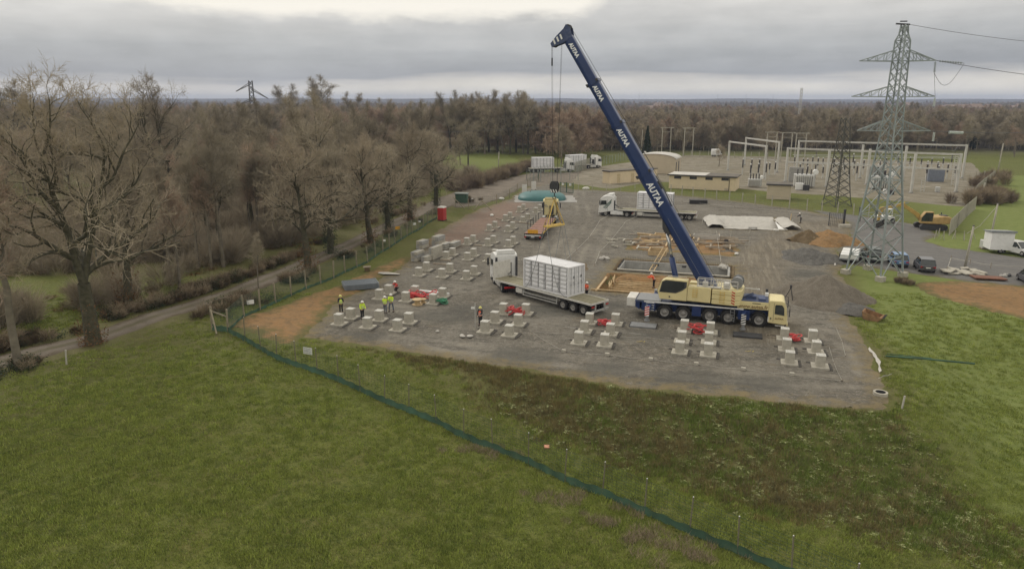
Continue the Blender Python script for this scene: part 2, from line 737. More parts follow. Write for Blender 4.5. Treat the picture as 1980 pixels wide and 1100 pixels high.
M_SOIL = gmat('brown_soil', _soil)

# ------------------------------------------------------------------ ground sheets


def rect(cx, cy, a, b, ang=AX):
    """rectangle from a corner, a along the yard axis, b across it"""
    e1 = Vector((math.cos(ang), math.sin(ang)))
    e2 = Vector((-math.sin(ang), math.cos(ang)))
    o = Vector((cx, cy))
    return [tuple(o), tuple(o + e1 * a), tuple(o + e1 * a + e2 * b), tuple(o + e2 * b)]


PIT1 = rect(12.2, 84.6, 13.4, 6.2)               # concrete basin under construction
PIT2 = rect(9.0, 75.0, 11.5, 8.3)                # clay trench with formwork
PIT3 = rect(33.6, 113.8, 9.2, 12.0, R(-9))        # lined retention basin
PITS = [PIT1, PIT2, PIT3]
TRACK = GG([(-420, 760), (-150, 722), (0, 700), (90, 676), (190, 652), (300, 612), (400, 583), (460, 562), (530, 535), (600, 505), (680, 472), (760, 432),
            (860, 392), (930, 367), (1000, 347), (1055, 336)])


def sheet(name, fn, bounds, cell, zoff, m, extra=None, relief=0.0, rs=1.2, kind='structure'):
    x0, x1, y0, y1 = bounds
    xs = np.arange(x0, x1 + cell, cell)
    ys = np.arange(y0, y1 + cell, cell)
    X, Y = np.meshgrid(xs, ys)
    D = fn(X, Y)
    gx = (fn(X + .05, Y) - D) / .05
    gy = (fn(X, Y + .05) - D) / .05
    gl = np.sqrt(gx * gx + gy * gy) + 1e-6
    near = np.abs(D) < cell * .75
    t = np.where(near, D / gl ** 2, 0)
    t = np.clip(t, -cell * .75, cell * .75)
    X = X - gx * t
    Y = Y - gy * t
    D = np.where(near, 0, D)
    Z = hgt(X, Y) + zoff * sstep(0, .7, -D) - .035 * (1 - sstep(0, .55, -D)) * (cell > .2)
    if relief:
        Z = Z + relief * noise2(X, Y, rs, 11) * sstep(0, 1.5, -D)
    ok = D <= 1e-4
    f = ok[:-1, :-1] & ok[1:, :-1] & ok[:-1, 1:] & ok[1:, 1:]
    # drop cells that only touch the edge
    allz = (D[:-1, :-1] == 0) & (D[1:, :-1] == 0) & (D[:-1, 1:] == 0) & (D[1:, 1:] == 0)
    f &= ~allz
    idx = np.arange(X.size).reshape(X.shape)
    q = np.stack([idx[:-1, :-1][f], idx[:-1, 1:][f], idx[1:, 1:][f], idx[1:, :-1][f]], 1)
    used, inv = np.unique(q, return_inverse=True)
    V = np.stack([X.ravel()[used], Y.ravel()[used], Z.ravel()[used]], 1)
    me = bpy.data.meshes.new(name)
    me.from_pydata(V.tolist(), [], inv.reshape(q.shape).tolist())
    me.polygons.foreach_set('use_smooth', [True] * len(me.polygons))
    a = me.attributes.new('edge', 'FLOAT', 'POINT')
    a.data.foreach_set('value', D.ravel()[used].astype(np.float32))
    for k, g in (extra or {}).items():
        a = me.attributes.new(k, 'FLOAT', 'POINT')
        a.data.foreach_set('value', g(V[:, 0], V[:, 1]).astype(np.float32))
    me.materials.append(m)
    o = obj(name, me)
    if kind:
        o['kind'] = kind
    return o


def bnd(poly, m=3):
    xs = [p[0] for p in poly]
    ys = [p[1] for p in poly]
    return min(xs) - m, max(xs) + m, min(ys) - m, max(ys) + m


BANK = GG([(690, 672), (900, 697), (1100, 730), (1300, 758), (1500, 776), (1690, 798), (1735, 835), (1790, 885), (1860, 945), (1925, 1000), (1985, 1065), (1925, 1080), (1835, 1055),
           (1700, 1018), (1560, 978), (1440, 948), (1300, 908), (1190, 872), (1080, 835), (990, 800), (900, 755)], -.9)
NEARDRY = GG([(-100, 800), (0, 740), (150, 700), (300, 640), (420, 610), (520, 680), (460, 660), (300, 700), (150, 730), (-100, 860)])
CLAYS = [GG([(435, 628), (470, 612), (560, 585), (640, 556), (720, 522), (790, 490), (800, 505), (720, 545), (660, 580), (600, 640), (560, 668), (500, 650)]),
         GG([(1765, 545), (1850, 541), (1980, 553), (2300, 585), (2300, 720), (1980, 616), (1880, 592), (1785, 568)]),
         GG([(1545, 448), (1600, 440), (1655, 452), (1660, 475), (1625, 490), (1570, 476)])]


def grid_axis(fine0, fine1, step, lo, hi, g=1.09):
    a = list(np.arange(fine0, fine1 + step, step))
    s = step
    while a[-1] < hi:
        s *= g
        a.append(a[-1] + s)
    s = step
    b = [fine0]
    while b[-1] > lo:
        s *= g
        b.append(b[-1] - s)
    return np.array(b[:0:-1] + a)


gx_ = grid_axis(-80, 80, .8, -7000, 7000, 1.07)
gy_ = grid_axis(18, 150, .8, -120, 7500, 1.06)
GX, GY = np.meshgrid(gx_, gy_)
GZ = hgt(GX, GY) - .03
near_w = np.exp(-((GX / 90) ** 2)) * (GY < 160)
GZ = GZ + near_w * (.05 * noise2(GX, GY, 1.6, 4) + .06 * noise2(GX, GY, 5, 9)) * sstep(0.5, 3, np.minimum(np.minimum(sdf(YARD, GX, GY), sdf(CLAYS[0], GX, GY)), sdf(CLAYS[1], GX, GY)))
idx = np.arange(GX.size).reshape(GX.shape)
cxm = (GX[:-1, :-1] + GX[1:, 1:]) / 2
cym = (GY[:-1, :-1] + GY[1:, 1:]) / 2
keep = np.ones(cxm.shape, bool)
for p in PITS:
    keep &= sdf(p, cxm, cym) > .9
q = np.stack([idx[:-1, :-1][keep], idx[:-1, 1:][keep], idx[1:, 1:][keep], idx[1:, :-1][keep]], 1)
me = bpy.data.meshes.new('meadow')
me.from_pydata(np.stack([GX.ravel(), GY.ravel(), GZ.ravel()], 1).tolist(), [], q.tolist())
me.polygons.foreach_set('use_smooth', [True] * len(me.polygons))
xr, yr = GX.ravel(), GY.ravel()
dry = 1 - sstep(-1.5, 2.5, sdf(BANK, xr, yr) + 1.6 * noise2(xr, yr, 3, 1))
dry = np.maximum(dry, 1 - sstep(0, 4, sdl(TRACK, xr, yr) - 3 + 1.5 * noise2(xr, yr, 4, 2)))
dry = np.maximum(dry, .65 * (1 - sstep(3, 9, sdl(TRACK, xr, yr) + 1.5 * noise2(xr, yr, 3, 6))))
dry = np.maximum(dry, .55 * (1 - sstep(0, 3.5, np.abs(sdf(YARD, xr, yr)) - .8)))
dry = np.maximum(dry, .6 * (1 - sstep(-1, 3, sdf(NEARDRY, xr, yr) + 1.5 * noise2(xr, yr, 3, 7))))
dry = np.maximum(dry, (.72 + .28 * sstep(-.3, .3, noise2(xr, yr, 10, 3))) * (xr < -22) * (yr > 82) * (yr < 230))
SOIL = GG([(1650, 640), (1760, 650), (1870, 700), (1880, 730), (1760, 690), (1690, 690)])
SOIL2 = GG([(1690, 742), (1800, 735), (1900, 760), (1990, 782), (2100, 800), (1860, 800), (1740, 790)])
SOIL3 = GG([(1570, 830), (1640, 800), (1720, 820), (1760, 870), (1640, 860)], -.7)
for sp_ in (SOIL, SOIL2, SOIL3):
    dry = np.maximum(dry, .9 * (1 - sstep(-1.2, 1.6, sdf(sp_, xr, yr) + 1.2 * noise2(xr, yr, 2.0, 5))))
fields = [rect(-18, 205, 26, 75, R(8)), GG([(0, 420), (250, 400), (260, 560), (-200, 640)]), GG([(440, 300), (560, 290), (620, 330), (430, 345)])]
lush = sstep(0, 3, sdf(YARD, xr, yr)) * sstep(24, 34, xr - .12 * (yr - 60)) * (yr < 110) * (1 - sstep(-1, 2, -sdf(BANK, xr, yr)))
for fp in fields[::2]:
    lush = np.maximum(lush, .6 * (sdf(fp, xr, yr) < 0))
lush = np.maximum(lush, (yr >= 110) * (yr < 200) * sstep(60, 80, xr - .35 * (yr - 110)))
a = me.attributes.new('lush', 'FLOAT', 'POINT')
a.data.foreach_set('value', lush.astype(np.float32))
a = me.attributes.new('dry', 'FLOAT', 'POINT')
a.data.foreach_set('value', dry.astype(np.float32))
far = sstep(260, 330, yr) * (1 - .75 * sstep(.25, .5, noise2(xr, yr, 160, 12)) * (yr < 2600))
rgt = sstep(60, 90, xr - .48 * (yr - 60)) * 0
for fp in fields:
    far = far * sstep(-2, 4, sdf(fp, xr, yr))
a = me.attributes.new('far', 'FLOAT', 'POINT')
a.data.foreach_set('value', far.astype(np.float32))
me.materials.append(M_GROUND)
ground = obj('ground', me)
ground['kind'] = 'structure'


def f_yard(x, y):
    d = sdf(YARD, x, y) + .55 * noise2(x, y, 1.8, 1) + .35 * noise2(x, y, .7, 2)
    for p in PITS:
        d = np.maximum(d, -sdf(p, x, y))
    return d


def rutw(x, y):
    # the muddy turning circle in front of the stone heaps
    line = GG([(1480, 640), (1440, 600), (1450, 540), (1480, 490), (1560, 440), (1640, 430)])
    return .95 * (1 - sstep(1.5, 5.5, sdl(line, x, y) + 1.2 * noise2(x, y, 3, 4)))


def redw(x, y):
    line = GG([(860, 470), (930, 430), (990, 395)])
    return .8 * (1 - sstep(1, 6, sdl(line, x, y) + noise2(x, y, 3, 5)))


LANES = [GG(p_) for p_ in ([(1120, 372), (1130, 420), (1090, 480), (1040, 560), (960, 590), (850, 610)], [(1180, 420), (1150, 470), (1120, 540)], [(1085, 430), (1060, 480), (1000, 540), (900, 560)],
                           [(1240, 640), (1000, 610), (800, 600), (650, 590)], [(1700, 740), (1500, 735), (1250, 715), (1000, 690), (760, 655)], [(1580, 640), (1660, 670), (1690, 730)], [(1300, 400), (1450, 408), (1600, 425)])]


def lanew(x, y):
    d = np.full(np.shape(x), 99.)
    for l_ in LANES:
        q = sdl(l_, x, y) + .35 * noise2(x, y, 2, 8)
        d = np.minimum(d, np.abs(q - .95))
    return .8 * (1 - sstep(.15, .6, d)) * sstep(-.35, .25, noise2(x, y, 5, 3))


def wetw(x, y):
    d = np.full(np.shape(x), 99.)
    for px_, py_, r_ in ((868, 610, 2.6), (905, 600, 2.0), (1250, 648, 1.6), (1455, 640, 2.0), (1150, 590, 2.5), (1010, 690, 2.2), (1170, 715, 2.0), (1330, 735, 2.4), (1470, 745, 1.8), (1570, 530, 2.0), (700, 650, 1.5), (1080, 600, 2.5)):
        c_ = G(px_, py_)
        d = np.minimum(d, np.sqrt(((x - c_[0]) * .7) ** 2 + (y - c_[1]) ** 2) - r_ * .8)
    return .75 * (1 - sstep(-.8, 1.2, d + .8 * noise2(x, y, 1.6, 6)))


sheet('gravel_yard', f_yard, bnd(YARD), .45, .03, M_GRAVEL, {'rut': rutw, 'red': redw, 'lane': lanew, 'wet': wetw}, relief=.035, rs=1.5)


def f_track(x, y):
    return sdl(TRACK, x, y) - 1.75 - 2.5 * sstep(120, 160, y) + .3 * noise2(x, y, 1.5, 6)


sheet('dirt_track', f_track, (-75, 18, 28, 235), .45, .035, M_TRACK,
      {'mid': lambda x, y: (1 - sstep(.15, .55, sdl(TRACK, x, y))) * (1 - sstep(110, 140, y))}, relief=.02)
LOT = GG([(868, 392), (905, 378), (960, 358), (1018, 340), (1130, 330), (1110, 352), (1060, 356), (1010, 363), (975, 382), (925, 398), (880, 403)])
sheet('gravel_lot', lambda x, y: sdf(LOT, x, y) + .5 * noise2(x, y, 2, 1), bnd(LOT), .8, .05, M_TRACK, {'mid': lambda x, y: x * 0})
SUB = GG([(1085, 352), (1130, 326), (1230, 312), (1330, 300), (1600, 305), (1880, 315), (1915, 352), (1868, 400), (1740, 389), (1600, 378), (1480, 370), (1292, 352), (1240, 355), (1180, 366)])
sheet('substation_ground', lambda x, y: sdf(SUB, x, y) + .4 * noise2(x, y, 2, 1), bnd(SUB), 1.0, .02, M_SUBST)
ROAD = GG([(1560, 404), (1640, 414), (1740, 428), (1800, 440), (1812, 455), (1790, 466), (1830, 478), (1910, 488), (1990, 500), (2300, 535), (2300, 590),
           (1990, 555), (1880, 545), (1790, 532), (1700, 520), (1630, 508), (1618, 484), (1645, 455), (1640, 430)])
sheet('access_road', lambda x, y: sdf(ROAD, x, y) + .3 * noise2(x, y, 2, 1), bnd(ROAD), .6, .06, M_ROAD, relief=.01)
for cp, zz in zip(CLAYS[:2], (.065, .03)):
    sheet('clay_strip', lambda x, y: sdf(cp, x, y) + .7 * noise2(x, y, 2.2, 3) + .4 * noise2(x, y, .8, 3), bnd(cp), .45, zz, M_CLAY, relief=.08, rs=1.6)
MESS = rect(14.6, 96.5, 15.5, 14)
sheet('churned_clay', lambda x, y: sdf(MESS, x, y) + .9 * noise2(x, y, 2, 3), bnd(MESS), .5, .07, M_CLAY, relief=.12)

# ------------------------------------------------------------------ heaps


def heap(name, px, py, rx, ry, hh, rot, m, label, cat, seed, rough=.12, z0=0.02):
    rough *= 1.7
    c = at(px, py)
    n = 46
    V, Fc = [], []
    for i in range(n):
        for j in range(n):
            u, v = (i / (n - 1) * 2 - 1), (j / (n - 1) * 2 - 1)
            rr_ = math.sqrt(u * u + v * v)
            th = math.atan2(v, u)
            k = 1 + .12 * math.sin(3 * th + seed) + .08 * math.sin(5 * th + seed * 2)
            x, y = u * rx, v * ry
            z = max(0, 1 - (rr_ / k / .98)) ** .95 * hh
            z += rough * float(noise2(x, y, .7, seed)) * min(1, z * 3) + .25 * rough * float(noise2(x, y, .2, seed)) * min(1, z * 3)
            x2 = x * math.cos(rot) - y * math.sin(rot)
            y2 = x * math.sin(rot) + y * math.cos(rot)
            V.append((x2, y2, (z if rr_ / k < .98 else -.15)))
    for i in range(n - 1):
        for j in range(n - 1):
            ids = (i * n + j, (i + 1) * n + j, (i + 1) * n + j + 1, i * n + j + 1)
            if any(V[a_][2] > 0 for a_ in ids):
                Fc.append(ids)
    o = MB().add(V, Fc).build(name, m, smooth=True, loc=(c.x, c.y, c.z + z0))
    return tag(o, label, cat)


def _stone(noise, rr, mix, mth, attr):
    a = noise(2, 5, .7)
    b = noise(13, 4, .85)
    g = mix(rr(a, .35, .65), (.17, .148, .115), (.245, .215, .170))
    g = mix(rr(b, .42, .6, 0, .8), g, (.11, .095, .08))
    g = mix(rr(noise(20, 3, .8), .52, .68, 0, .7), g, (.42, .38, .32))
    return g, b, 1.0


def _stone2(noise, rr, mix, mth, attr):
    a = noise(2, 5, .7)
    b = noise(13, 4, .85)
    g = mix(rr(a, .35, .65), (.130, .122, .104), (.20, .190, .165))
    g = mix(rr(b, .42, .6, 0, .8), g, (.08, .08, .085))
    g = mix(rr(noise(20, 3, .8), .52, .68, 0, .7), g, (.34, .33, .32))
    return g, b, 1.0


M_HEAP1 = gmat('buff_crushed_stone', _stone)
M_HEAP2 = gmat('blue_grey_crushed_stone', _stone2)
heap('stone_heap', 1592, 578, 4.5, 4.8, 2.6, .3, M_HEAP1, 'large heap of buff crushed stone in front of the crane cab', 'stone heap', 2, .16)
heap('stone_heap', 1640, 600, 2.6, 2.0, .8, -.5, M_HEAP2, 'small grey gravel heap at the foot of the buff stone heap', 'stone heap', 5, .1)
heap('stone_heap', 1566, 500, 3.6, 4.6, 1.3, .2, M_HEAP2, 'low spread heap of blue-grey gravel between clay mound and large buff heap', 'stone heap', 3, .26)
heap('clay_mound', 1605, 468, 4.4, 4.4, 1.6, .5, M_CLAY, 'mound of orange-brown clay beside the yard entrance gate', 'earth mound', 4, .2)
heap('clay_mound', 1560, 466, 2.6, 2.8, 1.7, .2, M_SOIL, 'dark brown earth mound on the left shoulder of the orange clay', 'earth mound', 6, .2)

# ------------------------------------------------------------------ the air
hz = bpy.data.materials.new('air')
hz.use_nodes = True
hn = hz.node_tree.nodes
hn.clear()
ho = hn.new('ShaderNodeOutputMaterial')
hv = hn.new('ShaderNodeVolumePrincipled')
hv.inputs['Color'].default_value = (.52, .62, .88, 1)
hv.inputs['Density'].default_value = 1.7e-4
hz.node_tree.links.new(hv.outputs[0], ho.inputs['Volume'])
haze = MB().b2(-7800, 7800, -400, 7900, -16, 75).build('haze', hz)
tag(haze, kind='stuff')
# ------------------------------------------------------------------ bare winter trees
M_BARK = mat('mossy_bark', (.050, .048, .028), .95, .4, 3, .5, 12, col2=(.105, .095, .062))
M_BARK2 = mat('grey_bark', (.170, .148, .112), .95, .3, 2, .3, 8)
M_TWIG = mat('brown_twigs', (.305, .258, .188), .95, .2, .25, rnd=.22)
M_TWIG_R = mat('reddish_twigs', (.340, .256, .190), .95, .2, .25, rnd=.22)
M_TWIG_G = mat('greyish_twigs', (.280, .243, .178), .95, .2, .25, rnd=.22)
M_IVY = mat('ivy_leaves', (.030, .048, .016), .7, .5, 4)
M_DEADLEAF = mat('dead_leaves', (.16, .085, .035), .9, .45, 5)
M_SCRUB = mat('grey_scrub', (.27, .215, .145), .95, .35, 1)
M_EVER = mat('evergreen', (.022, .036, .014), .8, .4, 2)


def grow_tree(seed, height, spread, trunk_frac=.3, r0=.3, limbs=7, sub=(6, 5), twigs=5, lean=0.0, fork=False, upright=.35, tw=.018, gnarl=.35, twlen=.09):
    rd = random.Random(seed)
    wood, crown = MB(), MB()

    def rv(a):
        return Vector((rd.uniform(-a, a), rd.uniform(-a, a), rd.uniform(-a, a)))

    def path(p, d, L, n, wob, up):
        pts = [p.copy()]
        d = d.normalized()
        for i in range(n):
            d = (d + rv(wob) + Vector((0, 0, up))).normalized()
            p = p + d * L / n
            pts.append(p.copy())
        return pts

    def frame(d):
        a = d.cross(Vector((0, 0, 1)) if abs(d.z) < .9 else Vector((1, 0, 0))).normalized()
        return a, d.cross(a)

    def sliver(mb, p, q, w):
        d = (q - p)
        a = d.cross(rv(1)).normalized() * w
        b = d.cross(a).normalized() * w
        o = len(mb.v)
        mb.v += [tuple(p + a), tuple(p - a * .5 + b * .8), tuple(p - a * .5 - b * .8), tuple(q)]
        mb.f += [(o, o + 1, o + 3), (o + 1, o + 2, o + 3), (o + 2, o, o + 3)]

    def branch(p, d, L, r, level):
        n = (5, 4, 3)[min(level, 2)]
        pts = path(p, d, L, n, gnarl * (1 + .25 * level), .10 if level == 0 else .06)
        (wood if level <= 1 else crown).tube(pts, r, (6, 4, 3)[min(level, 2)], r2=r * .3, caps=False)
        if level == 0 and r > .07:
            pass
        k = sub[level] if level < 2 else 0
        if level < 2:
            for i in range(k + 1):
                t = (i + rd.random() * .8 + .6) / (k + 1.2) if i < k else .999
                t = min(t, .999)
                f = t * n
                a = int(f)
                q = pts[a].lerp(pts[a + 1], f - a)
                dd = (pts[a + 1] - pts[a]).normalized()
                u, v = frame(dd)
                an = rd.uniform(0, 6.283)
                side = (u * math.cos(an) + v * math.sin(an))
                nd = (dd * rd.uniform(.6, 1.1) + side * rd.uniform(.6, 1.0) + Vector((0, 0, .15))).normalized()
                branch(q, nd, L * rd.uniform(.42, .62) * (1.15 - .4 * t), r * (1 - .6 * t) * .62, level + 1)
        else:
            for i in range(twigs):
                t = min(.999, (i + rd.random()) / twigs + .15)
                f = t * n
                a = int(f)
                q = pts[a].lerp(pts[a + 1], f - a)
                dd = (pts[a + 1] - pts[a]).normalized()
                nd = (dd * .8 + rv(.9) + Vector((0, 0, .25))).normalized()
                tl = height * twlen * rd.uniform(.6, 1.3)
                e = q + nd * tl
                sliver(crown, q, e, tw)
                for _ in range(2):
                    m_ = q.lerp(e, rd.uniform(.2, .8))
                    sliver(crown, m_, m_ + (nd + rv(.9)).normalized() * tl * .6, tw * .75)
    th = height * trunk_frac
    tp = path(Vector((0, 0, -.3)), Vector((lean, 0, 1)), th + .3, 4, .05, .1)
    wood.tube([tp[0] - Vector((0, 0, .05))] + tp, r0 * 1.25, 8, r2=r0 * .85, caps=False)
    top = tp[-1]
    # leaders
    leaders = 2 if fork else 1
    for li in range(leaders):
        an0 = rd.uniform(0, 6.28)
        d = Vector((math.cos(an0) * .2 * fork, math.sin(an0) * .2 * fork, 1))
        if li == 1:
            d = Vector((-d.x, -d.y, 1))
        lp = path(top, d, height * (1 - trunk_frac) * .72, 6, .12, .15)
        wood.tube(lp, r0 * (.8 if not fork else .62), 7, r2=r0 * .14, caps=False)
        nl = limbs if not fork else limbs // 2 + 1
        for i in range(nl):
            t = min(.98, ((i + rd.random() * .5) / nl) ** .9)
            f = t * 6
            a = min(int(f), 5)
            q = lp[a].lerp(lp[a + 1], f - a)
            an = i * 2.4 + rd.uniform(-.5, .5) + li * 1.2
            el = upright + t * .7 + rd.uniform(-.15, .15)
            nd = Vector((math.cos(an), math.sin(an), el)).normalized()
            L = spread * (1.05 - .55 * t) * rd.uniform(.8, 1.1)
            branch(q, nd, L, r0 * (.45 - .25 * t), 0)
        branch(lp[-1], Vector((rd.uniform(-.3, .3), rd.uniform(-.3, .3), 1)), height * .2, r0 * .14, 0)
    return wood, crown


def leaf_cloud(seed, n, size, fn):
    rd = random.Random(seed)
    mb = MB()
    for _ in range(n):
        p = Vector(fn(rd))
        a = Vector((rd.gauss(0, 1), rd.gauss(0, 1), rd.gauss(0, 1))).normalized()
        b = a.cross(Vector((rd.gauss(0, 1), rd.gauss(0, 1), rd.gauss(0, 1)))).normalized()
        s = size * rd.uniform(.5, 1.3)
        mb.add([p - a * s, p - b * s * .5, p + a * s, p + b * s * .5], [(0, 1, 2, 3)])
    return mb


def tree_proto(name, spec, mb_, mt, label, cat='tree', ivy=False, base_leaves=False):
    w, c = grow_tree(**spec)
    t = thing(name, label, cat)
    w.build('trunk', mb_, t, smooth=True)
    c.build('crown', mt, t)
    if ivy:
        hgt_ = spec['height'] * spec.get('trunk_frac', .3) * 1.5
        r_ = spec['r0'] * 1.7
        leaf_cloud(3, 1500, .09, lambda rd: (lambda a, q: (math.cos(a) * q, math.sin(a) * q, rd.uniform(0, hgt_)))(rd.uniform(0, 6.28), r_ * rd.uniform(.7, 1.35))).build('ivy', M_IVY, t)
    if base_leaves:
        leaf_cloud(4, 900, .10, lambda rd: (lambda a, q: (math.cos(a) * q, math.sin(a) * q, rd.uniform(0, 4.5) * rd.random()))(rd.uniform(0, 6.28), .3 + 1.1 * rd.random())).build('dead_leaves', M_DEADLEAF, t)
    return t


HERO = tree_proto('bare_oak', dict(seed=11, height=23.5, spread=9.6, trunk_frac=.25, r0=.60, limbs=15, sub=(6, 6), twigs=5, fork=True, upright=.22, tw=.020, gnarl=.33, twlen=.045), M_BARK, M_TWIG,
                  'tallest leafless oak, mossy double leader rising above the horizon at far left', base_leaves=True)
OAK1 = tree_proto('bare_oak', dict(seed=22, height=14.5, spread=6.4, trunk_frac=.27, r0=.42, limbs=10, sub=(7, 6), twigs=5, upright=.25, tw=.019, gnarl=.42, twlen=.06), M_BARK, M_TWIG,
                  'knotty leafless oak', base_leaves=True)
OAK2 = tree_proto('bare_oak', dict(seed=35, height=13.5, spread=6.2, trunk_frac=.30, r0=.45, limbs=10, sub=(7, 6), twigs=5, upright=.22, tw=.019, gnarl=.42, twlen=.06, fork=True), M_BARK, M_TWIG_G,
                  'knotty leafless oak', ivy=True)
POLE1 = tree_proto('slender_bare_tree', dict(seed=41, height=13, spread=2.9, trunk_frac=.42, r0=.17, limbs=9, sub=(5, 4), twigs=5, upright=.8, tw=.017, gnarl=.28, twlen=.07), M_BARK2, M_TWIG_G, 'slender leafless tree')
POLE2 = tree_proto('slender_bare_tree', dict(seed=47, height=12, spread=2.7, trunk_frac=.38, r0=.15, limbs=9, sub=(5, 4), twigs=5, upright=.9, tw=.017, gnarl=.3, twlen=.07, lean=.08), M_BARK2, M_TWIG_R, 'slender leafless tree')
WOOD1 = tree_proto('bare_wood_tree', dict(seed=51, height=12, spread=4.0, trunk_frac=.25, r0=.19, limbs=9, sub=(5, 4), twigs=5, upright=.65, tw=.026, gnarl=.32, twlen=.085), M_BARK2, M_TWIG_R, 'leafless wood tree')
WOOD2 = tree_proto('bare_wood_tree', dict(seed=57, height=13, spread=4.6, trunk_frac=.25, r0=.22, limbs=9, sub=(5, 4), twigs=5, upright=.5, tw=.027, gnarl=.36, twlen=.085), M_BARK2, M_TWIG, 'leafless wood tree')
WOOD3 = tree_proto('bare_wood_tree', dict(seed=63, height=18, spread=5.8, trunk_frac=.28, r0=.32, limbs=11, sub=(5, 5), twigs=5, upright=.5, tw=.032, gnarl=.36, twlen=.07, fork=True), M_BARK, M_TWIG_G, 'leafless wood tree')


def plant(proto, first, px, py, s, rz, label, group=None, xy=None):
    p = Vector((xy[0], xy[1], h1(*xy))) if xy else at(px, py)
    if first:
        proto.location = p
        proto.rotation_euler = (0, 0, rz)
        proto.scale = (s, s, s) if not hasattr(s, '__len__') else s
        proto['label'] = label
        if group:
            proto['group'] = group
        return proto
    o = copy_tree(proto, p, rz, label, s, group)
    return o


plant(HERO, True, 181, 664, (.90, .90, .88), .5, 'tallest leafless oak, mossy double leader rising far above the horizon at the left')
plant(POLE2, False, 38, 712, (1.9, 1.9, 1.35), 2.6, 'dark leafless oak cut by the left edge of the photo, leaning over the track bank')['label']
plant(HERO, False, -70, 470, .78, 1.2, 'big leafless oak in the far left field, mostly outside the frame')
plant(HERO, False, 318, 420, (.80, .80, .97), 4.1, 'second tall leafless oak rising above the brown wood left of the far pylon')
plant(OAK1, True, 247, 590, .95, 1.3, 'grey forked oak just right of the tallest oak, brown leaves round its base')
plant(OAK1, False, 597, 525, 1.0, 2.9, 'gnarled leafless oak right beside the track, level with the middle of the left fence')
plant(OAK2, True, 640, 490, .95, .7, 'squat forked oak covered in ivy beside the track, right of the gnarled one')
plant(OAK1, False, 717, 470, .98, 4.4, 'wide leafless oak with dark crooked limbs between track and fence, left of the ivy-clad trunk')
plant(OAK2, False, 751, 448, .92, 3.3, 'ivy-clad dark trunk standing on the fence side of the track')
plant(OAK1, False, 793, 426, 1.04, 5.6, 'broad crooked oak next to last of the row before the red toilet')
plant(OAK2, False, 843, 398, 1.0, 5.2, 'last oak of the track row, behind the red portable toilet')
plant(POLE1, True, 330, 540, 1.0, .1, 'thin leaning birch-like tree at the left end of the row behind the track')
plant(POLE2, True, 347, 556, .9, 1.1, 'thin crooked stem with dead leaves right beside the left end of the row')
for i, (px, py, s, lb) in enumerate([(384, 517, 1.0, 'slim straight trunk, first right of the gap in the row behind the track'), (409, 520, 1.0, 'slim trunk between the straight one and the thick one'),
                                     (432, 516, 1.25, 'thickest trunk of the slender row behind the track'), (485, 466, 1.0, 'slim trunk first in the cluster of six on the brown slope'),
                                     (500, 468, .95, 'second slim trunk in the cluster of six on the brown slope'), (517, 464, 1.05, 'third slim trunk in the cluster of six'),
                                     (533, 474, .95, 'leaning fourth trunk in the cluster of six'), (541, 468, 1.05, 'fifth trunk in the cluster of six, close to its neighbour'),
                                     (553, 464, 1.1, 'rightmost and darkest trunk of the cluster of six'), (610, 440, .9, 'slim trunk behind the gnarled oak')]):
    plant((POLE1, POLE2)[i % 2], False, px, py, (s * 1.05, s * 1.05, s), i * 1.7, lb, 'slender trees behind the track')
plant(POLE1, False, 500, 560, .42, 1.0, 'small ivy-wrapped sapling between track and fence')
# brown wood behind the row: countable trees that share one look
rd = random.Random(5)
nw = 0
protoW = [WOOD1, WOOD2, WOOD1, WOOD2, WOOD3, POLE2]
firstW = {id(WOOD1): 1, id(WOOD2): 1, id(WOOD3): 1}
WL = 'leafless brown tree of the close wood beyond the track on the left'
placed = []
HF = GG([(-500, 380), (0, 395), (190, 410), (240, 520), (-300, 600)])
tries = 0
while nw < 200 and tries < 9000:
    tries += 1
    y = 84 + 150 * rd.random() ** .9
    x = rd.uniform(-.74 * y - 4, -13 - 0.0 * y)
    if sdl(TRACK, np.array([x]), np.array([y]))[0] < 6:
        continue
    tx = np.interp(y, [30, 57, 69, 85, 100, 114, 140, 170, 210], [-75, -43, -36, -33, -28, -24, -19, -13, 2])
    if x > tx - 4:
        continue
    if sdf(HF, np.array([x]), np.array([y]))[0] < 0 or (y < 104 and x < -46):
        continue
    if y < 120 and rd.random() < .25:
        continue
    if min([((x - a_) ** 2 + (y - b_) ** 2) for a_, b_ in placed] or [99]) < 12:
        continue
    placed.append((x, y))
    pr = protoW[rd.randrange(6)] if y > 95 else protoW[rd.choice((0, 5, 1))]
    s = rd.uniform(.72, 1.05)
    f_ = firstW.pop(id(pr), 0)
    plant(pr, bool(f_), 0, 0, (s, s, s * rd.uniform(.9, 1.1)), rd.uniform(0, 6.28), WL, 'brown wood beyond the track', xy=(x, y))
    nw += 1
# tall trees behind the green field in the middle, and a few that stand out
MIDL = 'tall leafless tree in the row behind the small green field'
for i in range(17):
    px = 872 + i * 12.5 + rd.uniform(-3, 3)
    o = plant((WOOD3, WOOD2)[i % 3 == 2], False, px, 297 + rd.uniform(-3, 2), rd.uniform(1.06, 1.26) * (1.25 if i % 3 == 2 else 1) * (1.0 if i < 13 else .82), rd.uniform(0, 6), MIDL, 'tall trees behind the green field')
for px, py, s, lb in [(560, 262, 1.5, 'rounded leafless tree standing above the skyline, right of the distant lattice pylon'), (628, 262, 1.75, 'wide spreading leafless tree breaking the skyline, largest between pylon and crane'),
                      (682, 258, 1.3, 'smaller leafless tree on the skyline right of the wide spreading one'), (30, 330, 1.35, 'leafless treetop at the left edge of the skyline'), (745, 262, 1.1, 'low leafless tree on the skyline left of the tall field row'),
                      (80, 310, 1.1, 'bushy leafless tree behind the tallest oak')]:
    plant(WOOD3, False, px, py, (s * 1.2, s * 1.2, s), rd.uniform(0, 6), lb)
